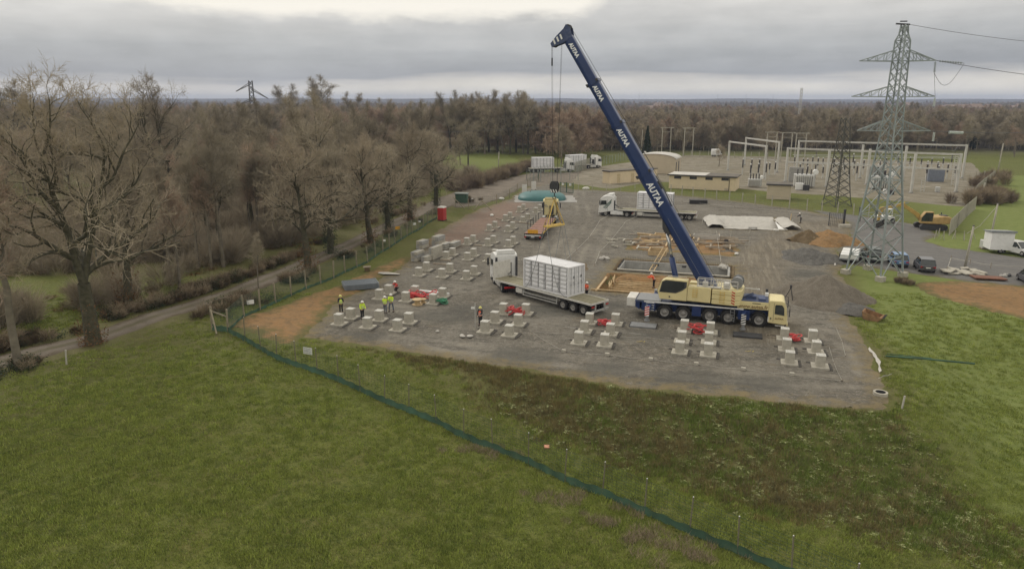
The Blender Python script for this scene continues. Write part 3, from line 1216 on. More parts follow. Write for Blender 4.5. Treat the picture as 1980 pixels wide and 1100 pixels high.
for px, py, s, lb in [(1085, 318, .95, 'leafless tree behind the white lorry cab beyond the lot gate'), (1390, 322, .5, 'round dark bush by the substation back fence')]:
    plant(WOOD2, False, px, py, s, rd.uniform(0, 6), lb)
RTL = 'leafless brown tree in the wood close behind the substation'
nr = 0
placed2 = []
while nr < 75:
    y = rd.uniform(262, 345)
    x = rd.uniform(45, .74 * y)
    if min([((x - a_) ** 2 + (y - b_) ** 2) for a_, b_ in placed2] or [99]) < 25:
        continue
    placed2.append((x, y))
    s = rd.uniform(.75, 1.05)
    plant(rd.choice((WOOD1, WOOD2, WOOD2, POLE1)), False, 0, 0, s, rd.uniform(0, 6.28), RTL, 'wood behind the substation', xy=(x, y))
    nr += 1
# evergreen conifer left of the H-poles
ev = thing('dark_conifer', 'dark evergreen conifer standing alone behind the curved-roof building', 'tree', at(1250, 306))
rdc = random.Random(3)
MB().tube([(0, 0, 0), (0, 0, 10.5)], .2, 6, r2=.04).build('trunk', M_BARK, ev)
leaf_cloud(8, 2600, .28, lambda r_: (lambda z, a: (math.cos(a) * (1 - z / 11.5) * 2.3 * r_.random() ** .5, math.sin(a) * (1 - z / 11.5) * 2.3 * r_.random() ** .5, z))(1 + 10 * r_.random(), r_.uniform(0, 6.28))).build('crown', M_EVER, ev)


# ------------------------------------------------------------------ scatter of uncountable plants
def scatter(name, protos, pts, scl, rot, label, cat, pick=None):
    """one object that sets many copies of a few small plants on the ground"""
    me = bpy.data.meshes.new(name)
    me.from_pydata([tuple(p) for p in pts], [], [])
    n = len(pts)
    for k, arr, ty in (('sc', scl, 'FLOAT'), ('rz', rot, 'FLOAT')):
        a_ = me.attributes.new(k, ty, 'POINT')
        a_.data.foreach_set('value', np.asarray(arr, np.float32))
    a_ = me.attributes.new('pick', 'INT', 'POINT')
    names = sorted(p.name for p in protos)          # the collection hands its members out by name
    rank = np.array([names.index(p.name) for p in protos])
    pick = np.asarray(pick if pick is not None else rng.integers(0, len(protos), n))
    a_.data.foreach_set('value', rank[pick].astype(np.int32))
    col = bpy.data.collections.new(name + '_kinds')
    for p in protos:
        col.objects.link(p)
    o = obj(name, me)
    ng = bpy.data.node_groups.new(name, 'GeometryNodeTree')
    ng.interface.new_socket('Geometry', in_out='INPUT', socket_type='NodeSocketGeometry')
    ng.interface.new_socket('Geometry', in_out='OUTPUT', socket_type='NodeSocketGeometry')
    N, L = ng.nodes, ng.links
    gi, go = N.new('NodeGroupInput'), N.new('NodeGroupOutput')
    ip = N.new('GeometryNodeInstanceOnPoints')
    ci = N.new('GeometryNodeCollectionInfo')
    ci.inputs['Collection'].default_value = col
    ci.inputs['Separate Children'].default_value = True
    ci.inputs['Reset Children'].default_value = True

    def na(k, ty):
        q = N.new('GeometryNodeInputNamedAttribute')
        q.data_type = ty
        q.inputs[0].default_value = k
        return q.outputs[0]
    cx = N.new('ShaderNodeCombineXYZ')
    L.new(na('rz', 'FLOAT'), cx.inputs[2])
    er = N.new('FunctionNodeEulerToRotation')
    L.new(cx.outputs[0], er.inputs[0])
    mtp = N.new('GeometryNodeMeshToPoints')
    L.new(gi.outputs[0], ip.inputs['Points'])
    N.remove(mtp)
    L.new(ci.outputs[0], ip.inputs['Instance'])
    ip.inputs['Pick Instance'].default_value = True
    L.new(na('pick', 'INT'), ip.inputs['Instance Index'])
    L.new(er.outputs[0], ip.inputs['Rotation'])
    L.new(na('sc', 'FLOAT'), ip.inputs['Scale'])
    L.new(ip.outputs[0], go.inputs[0])
    md = o.modifiers.new('scatter', 'NODES')
    md.node_group = ng
    tag(o, label, cat, kind='stuff')
    return o


def loose(mb, name, m):
    return bpy.data.objects.new(name, mb.mesh(name, m))


# far woods: low detail bare trees that read as one mass
FARP = []
for sd, mt, hh, sp in ((71, M_TWIG_R, 12, 4.6), (72, M_TWIG, 13, 5.0), (73, M_TWIG_G, 14, 5.2), (74, M_TWIG, 11, 4.8)):
    w, c = grow_tree(sd, hh, sp, .10, .15, 9, (4, 3), 5, upright=.55, tw=.075, gnarl=.35, twlen=.11)
    w.add(c.v, c.f)
    FARP.append(loose(w, 'distant_bare_tree', mt))
FARP.append(loose(leaf_cloud(5, 420, .75, lambda r_: (lambda u, v, q: (2.6 * q * math.cos(u) * math.cos(v), 2.6 * q * math.sin(u) * math.cos(v), 4.5 + 4.2 * q * math.sin(v)))(r_.uniform(0, 6.28), r_.uniform(-1.5, 1.5), r_.random() ** .4)), 'distant_evergreen', M_EVER))
P_, S_, K_ = [], [], []
rf = random.Random(9)


def in_any(polys, x, y):
    return any(sdf(p_, np.array([x]), np.array([y]))[0] < 3 for p_ in polys)


CL = fields + [rect(-60, 198, 78, 90, R(8))]
cand = []
for (y0, y1, n) in ((235, 420, 3300), (420, 760, 4600), (760, 1500, 8300), (1500, 2600, 8300)):
    yy = np.sqrt(rng.uniform(y0 ** 2, y1 ** 2, n))
    xx = rng.uniform(-1, 1, n) * (.98 * yy + 14)
    cand.append(np.stack([xx, yy], 1))
cand = np.concatenate(cand)
xx, yy = cand[:, 0], cand[:, 1]
okm = np.ones(len(xx), bool)
for p_ in CL:
    okm &= sdf(p_, xx, yy) > 3
okm &= ~((yy < 345) & (xx > 30)) | (yy > 300)
okm &= ~((yy < 262) & (xx > -22))
okm &= (noise2(xx, yy, 160, 12) < .42) | (yy < 330)
okm &= ~((xx > .56 * yy) & (yy < 250))
cand = cand[okm]
xx, yy = cand[:, 0], cand[:, 1]
zz = hgt(xx, yy)
nn = len(xx)
pick = rng.integers(0, 4, nn)
clump = noise2(xx, yy, 90, 4)
pick = np.where(clump > .35, 0, np.where(clump < -.4, 2, pick))
pick = np.where(rng.random(nn) < .012, 4, pick)
scatter('far_woods', FARP, np.stack([xx, yy, zz - .2], 1), rng.uniform(.65, 1.12, nn) * (1 + .2 * (clump > .2)), rng.uniform(0, 6.28, nn),
        'brown leafless woods stretching to the horizon', 'woods', pick)

# ------------------------------------------------------------------ grass, weeds, scrub
M_BLADE = mat('grass_blades', (.205, .265, .040), .8, .3, .35, col2=(.285, .300, .080), rnd=.30)
M_BLADE2 = mat('dark_grass_blades', (.150, .200, .038), .8, .3, .4, rnd=.3)
M_DRYBL = mat('dry_stalks', (.195, .180, .085), .9, .4, .5, col2=(.150, .142, .062), rnd=.35, rndcol=(1.40, 1.18, 1.0))
M_DOCK = mat('dock_leaves', (.19, .21, .075), .7, .3, 2, col2=(.32, .32, .16), rnd=.3)


def tuft(seed, n, hh, rad, w, bend=.5):
    r_ = random.Random(seed)
    mb = MB()
    for _ in range(n):
        a_ = r_.uniform(0, 6.28)
        q = rad * r_.random() ** .6
        x, y = q * math.cos(a_), q * math.sin(a_)
        b_ = r_.uniform(0, 6.28)
        l_ = hh * r_.uniform(.5, 1.2)
        dx, dy = math.cos(b_) * l_ * bend * r_.random(), math.sin(b_) * l_ * bend * r_.random()
        px_, py_ = -math.sin(b_) * w, math.cos(b_) * w
        mb.add([(x - px_, y - py_, -.02), (x + px_, y + py_, -.02), (x + dx, y + dy, l_)], [(0, 1, 2)])
    return mb


def dockplant(seed):
    r_ = random.Random(seed)
    mb = MB()
    for k in range(9):
        a_ = r_.uniform(0, 6.28)
        l_ = r_.uniform(.16, .34)
        e_ = r_.uniform(.15, .7)
        d = Vector((math.cos(a_) * math.cos(e_), math.sin(a_) * math.cos(e_), math.sin(e_)))
        s = Vector((-math.sin(a_), math.cos(a_), 0)) * l_ * .2
        mb.add([(0, 0, .02), d * l_ * .5 + s, d * l_ + Vector((0, 0, -.06)), d * l_ * .5 - s], [(0, 1, 2, 3)])
    return mb


def bushm(seed, n, rad, hh, tw):
    r_ = random.Random(seed)
    mb = MB()
    for _ in range(n):
        a_ = r_.uniform(0, 6.28)
        q = rad * r_.random() ** .5
        e = r_.uniform(.3, 1.4)
        p = Vector((q * math.cos(a_) * .5, q * math.sin(a_) * .5, r_.uniform(0, hh * .6)))
        d = Vector((math.cos(a_) * math.cos(e), math.sin(a_) * math.cos(e), math.sin(e)))
        l_ = hh * r_.uniform(.3, .7)
        u = d.cross(Vector((r_.random(), r_.random(), r_.random()))).normalized() * tw
        mb.add([p - u, p + u, p + d * l_], [(0, 1, 2)])
    return mb


GR = [loose(tuft(1, 34, .12, .30, .016, .8), 'grass_tuft', M_BLADE), loose(tuft(2, 34, .15, .30, .016, .9), 'grass_tuft', M_BLADE), loose(tuft(3, 24, .10, .28, .014), 'grass_tuft', M_BLADE2)]


def clear_of(xx, yy):
    return sdf(YARD, xx, yy) > .4


def rnd_frustum(n, y0, y1, x0=None, x1=None):
    yy = rng.uniform(y0, y1, n)
    a0 = -.74 if x0 is None else x0
    a1 = .74 if x1 is None else x1
    return rng.uniform(a0, a1, n) * yy, yy


xx, yy = rnd_frustum(62000, 22, 74, -.9, .9)
k_ = clear_of(xx, yy) & (sdf(BANK, xx, yy) > -.5) & (sdl(TRACK, xx, yy) > 3) & (sdf(CLAYS[0], xx, yy) > .3) & (sdf(CLAYS[1], xx, yy) > .3)
k_ &= rng.random(len(xx)) < np.clip(1.15 - (yy - 24) / 75, .25, 1)
xx, yy = xx[k_], yy[k_]
scatter('meadow_grass', GR, np.stack([xx, yy, hgt(xx, yy) - .02], 1), rng.uniform(.6, 1.25, len(xx)), rng.uniform(0, 6.28, len(xx)), 'short green meadow grass in the foreground field', 'grass')
WD = [loose(tuft(5, 24, .30, .30, .016, .7), 'dry_stalks', M_DRYBL), loose(tuft(6, 26, .30, .34, .014, .6), 'dry_stalks', M_DRYBL), loose(tuft(7, 26, .24, .34, .016, .7), 'green_tuft', M_BLADE2), loose(dockplant(8), 'dock', M_DOCK), loose(dockplant(9), 'dock', M_DOCK)]
xb, yb = rnd_frustum(95000, 22, 64, -.3, .9)
db = sdf(BANK, xb, yb) + .8 * noise2(xb, yb, 2.5, 2)
db = db + 1.2 * noise2(xb, yb, 1.1, 5)
k_ = clear_of(xb, yb) & (db < .9) & (rng.random(len(xb)) < .62 * (1 - .75 * sstep(-1.6, .9, db)))
xb, yb = xb[k_], yb[k_]
nb = .5 * noise2(xb, yb, 2.5, 8) + .5 * noise2(xb, yb, .8, 2) + .35 * noise2(xb, yb, 9, 3) + .5 * noise2(xb, yb, 5, 12) + (xb - 9) * .022
green = (nb + rng.normal(0, .35, len(xb)) > .12)
dk = (noise2(xb, yb, 3, 3) + (xb - 8) / 30 > -.1) & (rng.random(len(xb)) < .22)
pk = np.where(green, 2, rng.integers(0, 2, len(xb)))
pk = np.where(dk, rng.integers(3, 5, len(xb)), pk)
scatter('bank_weeds', WD, np.stack([xb, yb, hgt(xb, yb) - .03], 1), rng.uniform(.55, 1.15, len(xb)), rng.uniform(0, 6.28, len(xb)), 'brown and green weeds with broad dock leaves on the bank below the yard', 'weeds', pk)
LIT = [loose(bushm(64, 420, 1.5, 2.6, .016), 'bare_shrub', M_TWIG), loose(tuft(61, 40, .16, .6, .03, 2.2), 'leaf_litter', M_DEADLEAF), loose(bushm(62, 120, .8, .55, .014), 'low_scrub', M_SCRUB), loose(tuft(63, 40, .35, .5, .018, .9), 'rank_grass', M_DRYBL)]
BR = [loose(bushm(4, 260, 1.0, 1.1, .016), 'bramble', M_SCRUB), loose(bushm(5, 260, 1.0, .8, .017), 'bramble', mat('brown_bramble', (.105, .075, .045), .95, .4, 1)), loose(leaf_cloud(9, 260, .07, lambda r_: (r_.gauss(0, .5), r_.gauss(0, .5), abs(r_.gauss(0, .4)))), 'bramble_leaves', M_IVY)]
t_ = rng.uniform(0, 1, 2600)
xs_, ys_, kk_ = [], [], []
tl_ = np.array(TRACK[1:-2])
sg = rng.integers(0, len(tl_) - 1, 3400)
tt = rng.random(3400)
side = rng.choice((-1, 1), 3400)
P0, P1 = tl_[sg], tl_[sg + 1]
dv = P1 - P0
dl = np.linalg.norm(dv, axis=1, keepdims=True)
nv = np.stack([-dv[:, 1], dv[:, 0]], 1) / dl
off = side * (2.5 + np.abs(rng.normal(0, 1.3, 3400)))
pp = P0 + dv * tt[:, None] + nv * off[:, None]
k_ = (pp[:, 1] < 150) & (sdl(TRACK, pp[:, 0], pp[:, 1]) > 2.2) & (sdf(YARD, pp[:, 0], pp[:, 1]) > 4) & (noise2(pp[:, 0], pp[:, 1], 4, 2) > .08) & (rng.random(3400) < .55)
fl_ = GG([(411, 637), (441, 622), (560, 575), (700, 505), (860, 408)])
k_ &= sdl(fl_, pp[:, 0], pp[:, 1]) > .5
k_ &= sdf(CLAYS[0], pp[:, 0], pp[:, 1]) > .5
pp = pp[k_]
scatter('bramble_scrub', BR, np.stack([pp[:, 0], pp[:, 1], hgt(pp[:, 0], pp[:, 1])], 1), rng.uniform(.5, 1.25, len(pp)), rng.uniform(0, 6.28, len(pp)), 'tangled bramble scrub along both sides of the dirt track', 'scrub')
xl, yl = rnd_frustum(12000, 60, 200, -.75, -.05)
tx_ = np.interp(yl, [30, 57, 69, 85, 100, 114, 140, 170, 210], [-75, -43, -36, -33, -28, -24, -19, -13, 2])
k_ = (xl < tx_ - 2.5) & (noise2(xl, yl, 6, 9) + .4 * noise2(xl, yl, 2, 4) > -.3 + .5 * (yl < 82)) & (xl > tx_ - 60)
xl, yl = xl[k_], yl[k_]
scatter('wood_undergrowth', LIT, np.stack([xl, yl, hgt(xl, yl)], 1), rng.uniform(.6, 1.6, len(xl)), rng.uniform(0, 6.28, len(xl)), 'brown leaf litter and low scrub on the floor of the left wood', 'undergrowth')
# hedges
HG = [loose(bushm(14, 420, 1.3, 2.6, .03), 'hedge_bush', M_SCRUB), loose(bushm(15, 420, 1.3, 2.2, .03), 'hedge_bush', mat('hedge_brown', (.20, .155, .115), .95, .3, 1))]
hp = []
for line, n, wdt in ((GG([(882, 368), (930, 355), (985, 340), (1030, 326)]), 150, 2.8), (GG([(1875, 398), (1915, 385), (1948, 392)]), 60, 3.0), (GG([(1895, 362), (1925, 345)]), 24, 3), (GG([(1735, 545), (1765, 552)]), 16, .8)):
    L_ = np.array(line)
    for _ in range(n):
        i = rf.randrange(len(L_) - 1)
        p = L_[i] + (L_[i + 1] - L_[i]) * rf.random()
        hp.append((p[0] + rf.gauss(0, wdt * .45), p[1] + rf.gauss(0, wdt * .45), (.22 if n == 16 else 1)))
hp = np.array(hp)
scatter('hedge', HG, np.stack([hp[:, 0], hp[:, 1], hp[:, 0] * 0], 1), rng.uniform(.7, 1.3, len(hp)) * hp[:, 2], rng.uniform(0, 6.28, len(hp)), 'grey-brown leafless hedges beside the field and the substation fence', 'hedge')
sc_ = [G(935, 830), G(1060, 950, -1.2), G(1175, 985, -1.2), G(1230, 1030, -1.2), G(1320, 1060, -1.2)]
q_ = np.array([(c_[0] + rf.gauss(0, 1.1), c_[1] + rf.gauss(0, .5)) for c_ in sc_ for _ in range(12)])
SB = [loose(tuft(31, 110, .28, .5, .012, 1.3), 'dead_grass', M_SCRUB)]
scatter('dead_grass', SB, np.stack([q_[:, 0], q_[:, 1], hgt(q_[:, 0], q_[:, 1])], 1), rng.uniform(.6, 1.1, len(q_)), rng.uniform(0, 6, len(q_)), 'greyish dead grass clumps along the foreground fence', 'dead grass')
# ------------------------------------------------------------------ materials for built things
M_WHITE = mat('white_paint', (.72, .72, .70), .45, .05, 1.5, dirt=.35, dirtcol=(.42, .39, .34))
M_WHITE2 = mat('dirty_white_paint', (.60, .585, .54), .6, .08, 1.5, dirt=.6, dirtcol=(.33, .29, .23))
M_CONT = mat('container_white', (.70, .70, .715), .5, .05, 1.2, dirt=.25, dirtcol=(.50, .46, .42))
M_BAR = mat('dull_locking_steel', (.22, .22, .225), .6, .1, 3)
M_CREAM = mat('cream_yellow_paint', (.66, .57, .30), .45, .05, 1.2, dirt=.25, dirtcol=(.45, .38, .22))
M_BLUE = mat('deep_blue_paint', (.016, .036, .120), .34, .12, 1.0, spec=.5)
M_BLUE2 = mat('worn_blue_paint', (.045, .065, .14), .55, .25, 2, dirt=.4, dirtcol=(.20, .20, .22))
M_BLACK = mat('black_rubber', (.022, .021, .020), .85, .2, 4, .2, 30)
M_DARK = mat('dark_steel', (.045, .045, .048), .6, .3, 4)
M_GREY = mat('grey_steel', (.24, .245, .25), .5, .12, 4, metal=.3)
M_RIM = mat('grey_rim', (.26, .25, .235), .55, .2, 8)
M_CHROME = mat('cylinder_chrome', (.55, .55, .54), .25, .05, 4, metal=.8)
M_GLASS = mat('dark_glass', (.025, .032, .032), .08, .2, 1, spec=.8)
M_WOODBED = mat('grey_green_deck_boards', (.245, .225, .150), .85, .25, 2, .3, 10, dirt=.5, dirtcol=(.15, .14, .10))
M_REDBED = mat('red_brown_deck_boards', (.30, .17, .13), .85, .25, 2, dirt=.4, dirtcol=(.33, .27, .22))
M_RED = mat('red_paint', (.52, .045, .035), .5, .15, 3)
M_RED2 = mat('signal_red', (.62, .06, .05), .5, .1, 3)
M_ORANGE = mat('orange_marker', (.68, .34, .03), .5, .1, 3)
M_YEL = mat('yellow_strap', (.62, .44, .12), .6, .15, 3, dirt=.4, dirtcol=(.40, .30, .12))
M_ALU = mat('aluminium', (.52, .52, .50), .45, .1, 4, metal=.3)
M_LETTER = mat('white_lettering', (.78, .79, .80), .5, .03)
M_LETTER2 = mat('brown_lettering', (.24, .16, .07), .6, .05)
M_LIGHT = mat('lamp_glass', (.65, .64, .60), .2, .05)
M_REDLAMP = mat('red_lamp', (.45, .02, .02), .3, .05)
M_CHASSIS = mat('chassis_black', (.05, .048, .045), .75, .3, 3, dirt=.5, dirtcol=(.17, .14, .11))

TYRE_ME, RIM_ME = {}, {}


def wheel(parent, x, y, r, w, side=1, tyre=None, rimmat=None, hubc=True):
    """tyre with tread shoulder and a dished rim; side=+1 faces +y"""
    key = (round(r, 2), round(w, 2), side, (rimmat or M_RIM).name)
    if key not in TYRE_ME:
        a = MB()
        a.lathe([(r * .58, w * .5), (r * .62, w * .52), (r * .90, w * .5), (r * .985, w * .42), (r, w * .3), (r, -w * .3), (r * .985, -w * .42), (r * .9, -w * .5), (r * .58, -w * .5)], n=26, axis='y')
        for k in range(22):       # tread blocks
            t = 2 * math.pi * k / 22
            a.box(math.cos(t) * r, w * .22, math.sin(t) * r, .05, w * .4, r * .10, ry=-t)
            a.box(math.cos(t + .14) * r, -w * .22, math.sin(t + .14) * r, .05, w * .4, r * .10, ry=-t - .14)
        b = MB()
        s = side
        b.lathe([(r * .60, s * w * .5), (r * .55, s * w * .5), (r * .50, s * w * .28), (r * .30, s * w * .20), (r * .28, s * w * .34), (r * .20, s * w * .40), (.001, s * w * .42)], n=20, axis='y')
        for k in range(10):
            t = 2 * math.pi * k / 10
            b.cyl((math.cos(t) * r * .40, s * w * .20, math.sin(t) * r * .40), (math.cos(t) * r * .40, s * w * .30, math.sin(t) * r * .40), r * .035, 6)
        TYRE_ME[key] = a.mesh('tyre', M_BLACK, True)
        RIM_ME[key] = b.mesh('rim', rimmat or M_RIM, True)
    t = obj('wheel', TYRE_ME[key], parent, loc=(x, y, r))
    obj('rim', RIM_ME[key], t)
    return t


def shell(sections, caps=True):
    """loft: list of equal-length vertex rings"""
    mb = MB()
    n = len(sections[0])
    vs = [p for s in sections for p in s]
    fs = []
    for i in range(len(sections) - 1):
        for j in range(n):
            fs.append((i * n + j, i * n + (j + 1) % n, (i + 1) * n + (j + 1) % n, (i + 1) * n + j))
    if caps:
        fs.append(tuple(range(n))[::-1])
        fs.append(tuple((len(sections) - 1) * n + j for j in range(n)))
    return mb.add(vs, fs)


# ------------------------------------------------------------------ lorry tractor (front towards +x, rear axle at x=0)
def tractor_parts(t, paint, stripe=None, ox=0.0, oy=0.0, rz=0.0, trim=None):
    """adds the parts of a cab-over tractor to t, kingpin at (ox, oy), turned by rz"""
    e = []

    def put(o):
        e.append(o)
        return o
    W = 1.24
    wb = 3.7
    # frame
    f = MB()
    for s in (-1, 1):
        f.b2(-.9, wb + .5, s * .42 - .05, s * .42 + .05, .72, .98)
    f.b2(-.8, -.6, -.5, .5, .74, .96)
    f.b2(1.2, 1.4, -.5, .5, .74, .96)
    f.lathe([(.001, 1.12), (.5, 1.10), (.52, 1.02), (.45, .98)], n=16)
    put(f.build('tractor_frame', M_CHASSIS, t))
    # cab shell with rounded front
    prof = [(2.55, 1.0), (4.72, .55), (4.95, .62), (5.0, 1.25), (4.93, 2.0), (4.72, 3.05), (4.35, 3.42), (3.7, 3.62), (2.85, 3.55), (2.55, 3.4)]
    c = MB().prism(prof, -W, W)
    put(c.build('cab', paint, t, bevel=.07))
    # air deflector on the roof
    d = shell([[(2.6, -W * .82, 3.5), (2.6, W * .82, 3.5), (2.6, W * .75, 3.95), (2.6, -W * .75, 3.95)],
               [(3.5, -W * .8, 3.55), (3.5, W * .8, 3.55), (3.5, W * .7, 3.86), (3.5, -W * .7, 3.86)],
               [(4.2, -W * .6, 3.40), (4.2, W * .6, 3.40), (4.2, W * .5, 3.48), (4.2, -W * .5, 3.48)]])
    put(d.build('roof_deflector', paint, t, bevel=.04))
    # windscreen and side windows
    ws = shell([[(4.965, -1.12, 1.98), (4.965, 1.12, 1.98), (4.99, 1.12, 1.97), (4.99, -1.12, 1.97)],
                [(4.74, -1.08, 3.0), (4.74, 1.08, 3.0), (4.765, 1.08, 3.0), (4.765, -1.08, 3.0)]])
    put(ws.build('windscreen', M_GLASS, t))
    for s in (-1, 1):
        y0, y1 = s * (W + .004), s * (W + .02)
        put(MB().prism([(3.55, 2.05), (4.62, 1.95), (4.55, 2.72), (3.62, 2.78)], min(y0, y1), max(y0, y1)).build('side_window', M_GLASS, t))
        put(MB().prism([(3.42, .75), (3.45, .75), (3.45, 2.95), (3.42, 2.95)], min(y0, y1), max(y0, y1)).build('door_seam', M_DARK, t))
        m_ = MB().bar((4.55, s * 1.26, 2.85), (4.7, s * 1.52, 2.8), .05)
        m_.b2(4.62, 4.78, s * 1.42, s * 1.62, 1.95, 2.75)
        put(m_.build('mirror', M_DARK, t, bevel=.03))
        put(MB().b2(4.86, 5.01, s * .75, s * 1.12, .72, .98).build('headlight', M_LIGHT, t))
        # mudguard, step, side fairing
        g = MB()
        for k in range(9):
            a0, a1 = R(20 + k * 16), R(36 + k * 16)
            r_ = .62
            g.add([(wb + r_ * math.cos(a0), s * .92, .51 + r_ * math.sin(a0)), (wb + r_ * math.cos(a0), s * 1.26, .51 + r_ * math.sin(a0)),
                   (wb + r_ * math.cos(a1), s * 1.26, .51 + r_ * math.sin(a1)), (wb + r_ * math.cos(a1), s * .92, .51 + r_ * math.sin(a1))], [(0, 1, 2, 3)])
        g.b2(wb + .55, wb + 1.0, s * .95, s * 1.22, .32, .62)
        put(g.build('mudguard', M_DARK, t))
        put(MB().b2(.72, 2.9, s * .72, s * 1.20, .35, 1.0).build('side_fairing' if s > 0 else 'fuel_tank', paint if stripe else M_ALU, t, bevel=.08))
        put(MB().b2(2.35, 2.56, s * 1.02, s * 1.22, 1.1, 3.2).build('side_deflector', M_DARK if not stripe else paint, t))
    if stripe:
        for s in (-1, 1):
            y0, y1 = s * (W + .003), s * (W + .012)
            m_ = MB()
            for k in range(3):
                m_.prism([(2.65 + .05 * k, 2.9 - .25 * k), (2.72 + .05 * k, 3.0 - .25 * k), (4.2 - .2 * k, 1.5 - .08 * k), (4.1 - .2 * k, 1.45 - .08 * k)], min(y0, y1), max(y0, y1))
            put(m_.build('painted_stripe', stripe, t))
    # air lines and panel behind the cab, hazard stripe sticker on the back wall
    m_ = MB().b2(2.40, 2.54, -.55, .15, 1.15, 2.6)
    for k in range(3):
        m_.tube([(2.42, -.3 + .2 * k, 2.0), (1.7, -.3 + .15 * k, 1.5), (1.0, -.2 + .1 * k, 1.35)], .025, 5)
    put(m_.build('air_line_panel', M_DARK, t))
    m_ = MB()
    for k in range(4):
        m_.prism([(.35 + k * .14, 2.35), (.42 + k * .14, 2.35), (.72 + k * .14, 2.8), (.65 + k * .14, 2.8)], 2.53, 2.545, 'x')
    put(m_.build('striped_sticker', M_GREY, t))
    put(MB().b2(-.95, -.87, -1.1, 1.1, .6, .78).build('rear_light_bar', M_REDLAMP, t))
    put(MB().b2(4.93, 5.06, -1.1, 1.1, .32, .70).build('bumper', paint, t, bevel=.03))
    put(MB().b2(4.96, 5.03, -.62, .62, 1.05, 1.75).build('grille', M_DARK, t))
    for s in (-1, 1):
        put(wheel(t, wb, s * 1.02, .51, .32, s))
        put(wheel(t, 0, s * 1.05, .51, .32, s))
        put(wheel(t, 0, s * .72, .51, .30, s))
    M = Matrix.Translation((ox, oy, 0)) @ Matrix.Rotation(rz, 4, 'Z')
    for o in e:
        L = M @ (Matrix.Translation(o.location) @ o.rotation_euler.to_matrix().to_4x4())
        o.location = L.to_translation()
        o.rotation_euler = L.to_euler()
    return e


def trailer_parts(t, L=13.6, deck=M_WOODBED, rail=M_WHITE2, head=1.75, z=1.30, axles=(3.6, 2.3, 1.0), boards=27, first=0.0):
    """flat trailer, rear end at x=0, front at x=L"""
    W = 1.25
    n = boards
    bl = L / n
    me = MB().box(0, 0, 0, bl - .012, 2.42, .05).mesh('deck_board', deck)
    for i in range(n):
        obj('deck_board', me, t, loc=((i + .5) * bl, 0, z - .03 + .006 * ((i * 7) % 3)))
    r = MB()
    for s in (-1, 1):
        r.b2(0, L, s * 1.215, s * 1.275, z - .17, z + .01)
    r.b2(-.03, 0, -1.27, 1.27, z - .17, z + .01)
    r.b2(L, L + .04, -1.27, 1.27, z - .17, z + .01)
    r.build('side_rail', rail, t)
    f = MB()
    for s in (-1, 1):
        f.prism([(0, z - .17), (L, z - .17), (L, z - .35), (L - 3.2, z - .38), (L - 4.0, z - .62), (.1, z - .55)], s * .5 - .06, s * .5 + .06)
    for k in range(16):
        f.b2(.3 + k * (L - .7) / 15, .38 + k * (L - .7) / 15, -1.2, 1.2, z - .24, z - .17)
    for x in axles:
        f.cyl((x, -1.0, .5), (x, 1.0, .5), .08, 8)
    f.build('trailer_frame', M_CHASSIS, t)
    if head:
        for k in range(6):
            MB().b2(L + .0, L + .05, -1.25 + k * .417, -1.25 + (k + 1) * .417 - .012, z + .01, z + head).build('headboard_panel', rail, t)
    for s in (-1, 1):
        for x in axles:
            wheel(t, x, s * 1.04, .51, .34, s)
        g = MB()
        x0, x1 = axles[0] + .75, L - 4.4
        if x1 > x0 + 1:
            for zz in (.45, .72):
                g.bar((x0, s * 1.18, zz), (x1, s * 1.18, zz), .05, .09)
            for x in (x0 + .1, x1 - .1):
                g.bar((x, s * 1.18, .42), (x, s * 1.1, z - .2), .05)
            g.build('side_guard', M_ALU if rail != M_CREAM else M_YEL, t)
            MB().b2(L - 4.3, L - 3.4, s * .7, s * 1.2, .5, 1.02).build('tool_box', M_WHITE2, t, bevel=.02)
        lg = MB().b2(L - 3.1, L - 2.95, s * .75, s * .9, .25, z - .2)
        lg.b2(L - 3.2, L - 2.85, s * .68, s * .97, .2, .26)
        lg.build('landing_leg', M_DARK, t)
    return t


def flatbed(name, label, loc, rz, paint, jack=0.0, stripe=None, L=13.6, group=None, deck=M_WOODBED, rail=M_WHITE2, head=1.75):
    t = thing(name, label, 'lorry', loc, rz, group)
    trailer_parts(t, L, deck, rail, head)
    b = MB().b2(-.1, -.04, -1.2, 1.2, .42, .62)
    for s in (-1, 1):
        b.b2(-.1, 0, s * .6, s * .7, .42, 1.1)
    b.build('rear_bumper', M_ALU, t)
    for s in (-1, 1):
        MB().b2(-.07, -.035, s * .8, s * 1.2, .88, 1.0).build('tail_light', M_REDLAMP, t)
    tractor_parts(t, paint, stripe, L - 1.6, 0, jack)
    return t


dirT = R(133)
tr = flatbed('flatbed_lorry', 'white flatbed lorry in mid yard, deck half empty, carrying the slung container', (8.22, 65.82, 0), dirT, M_WHITE, jack=R(-28))
flatbed('flatbed_lorry', 'white and green striped flatbed lorry facing left, behind the crane boom', (31.2, 122.6, 0), R(160.8), M_WHITE, 0, mat('green_stripe_paint', (.03, .09, .06), .5), L=13.2, head=0)
flatbed('flatbed_lorry', 'white flatbed lorry waiting on the far lot, container nearest the hedge', (4.8, 206.8, 0), R(10), M_WHITE, 0, L=9.5, head=0)
flatbed('flatbed_lorry', 'white flatbed lorry waiting behind the mesh gate on the far lot', (15.5, 215.5, 0), R(33), M_WHITE, 0, L=9.5, head=0)


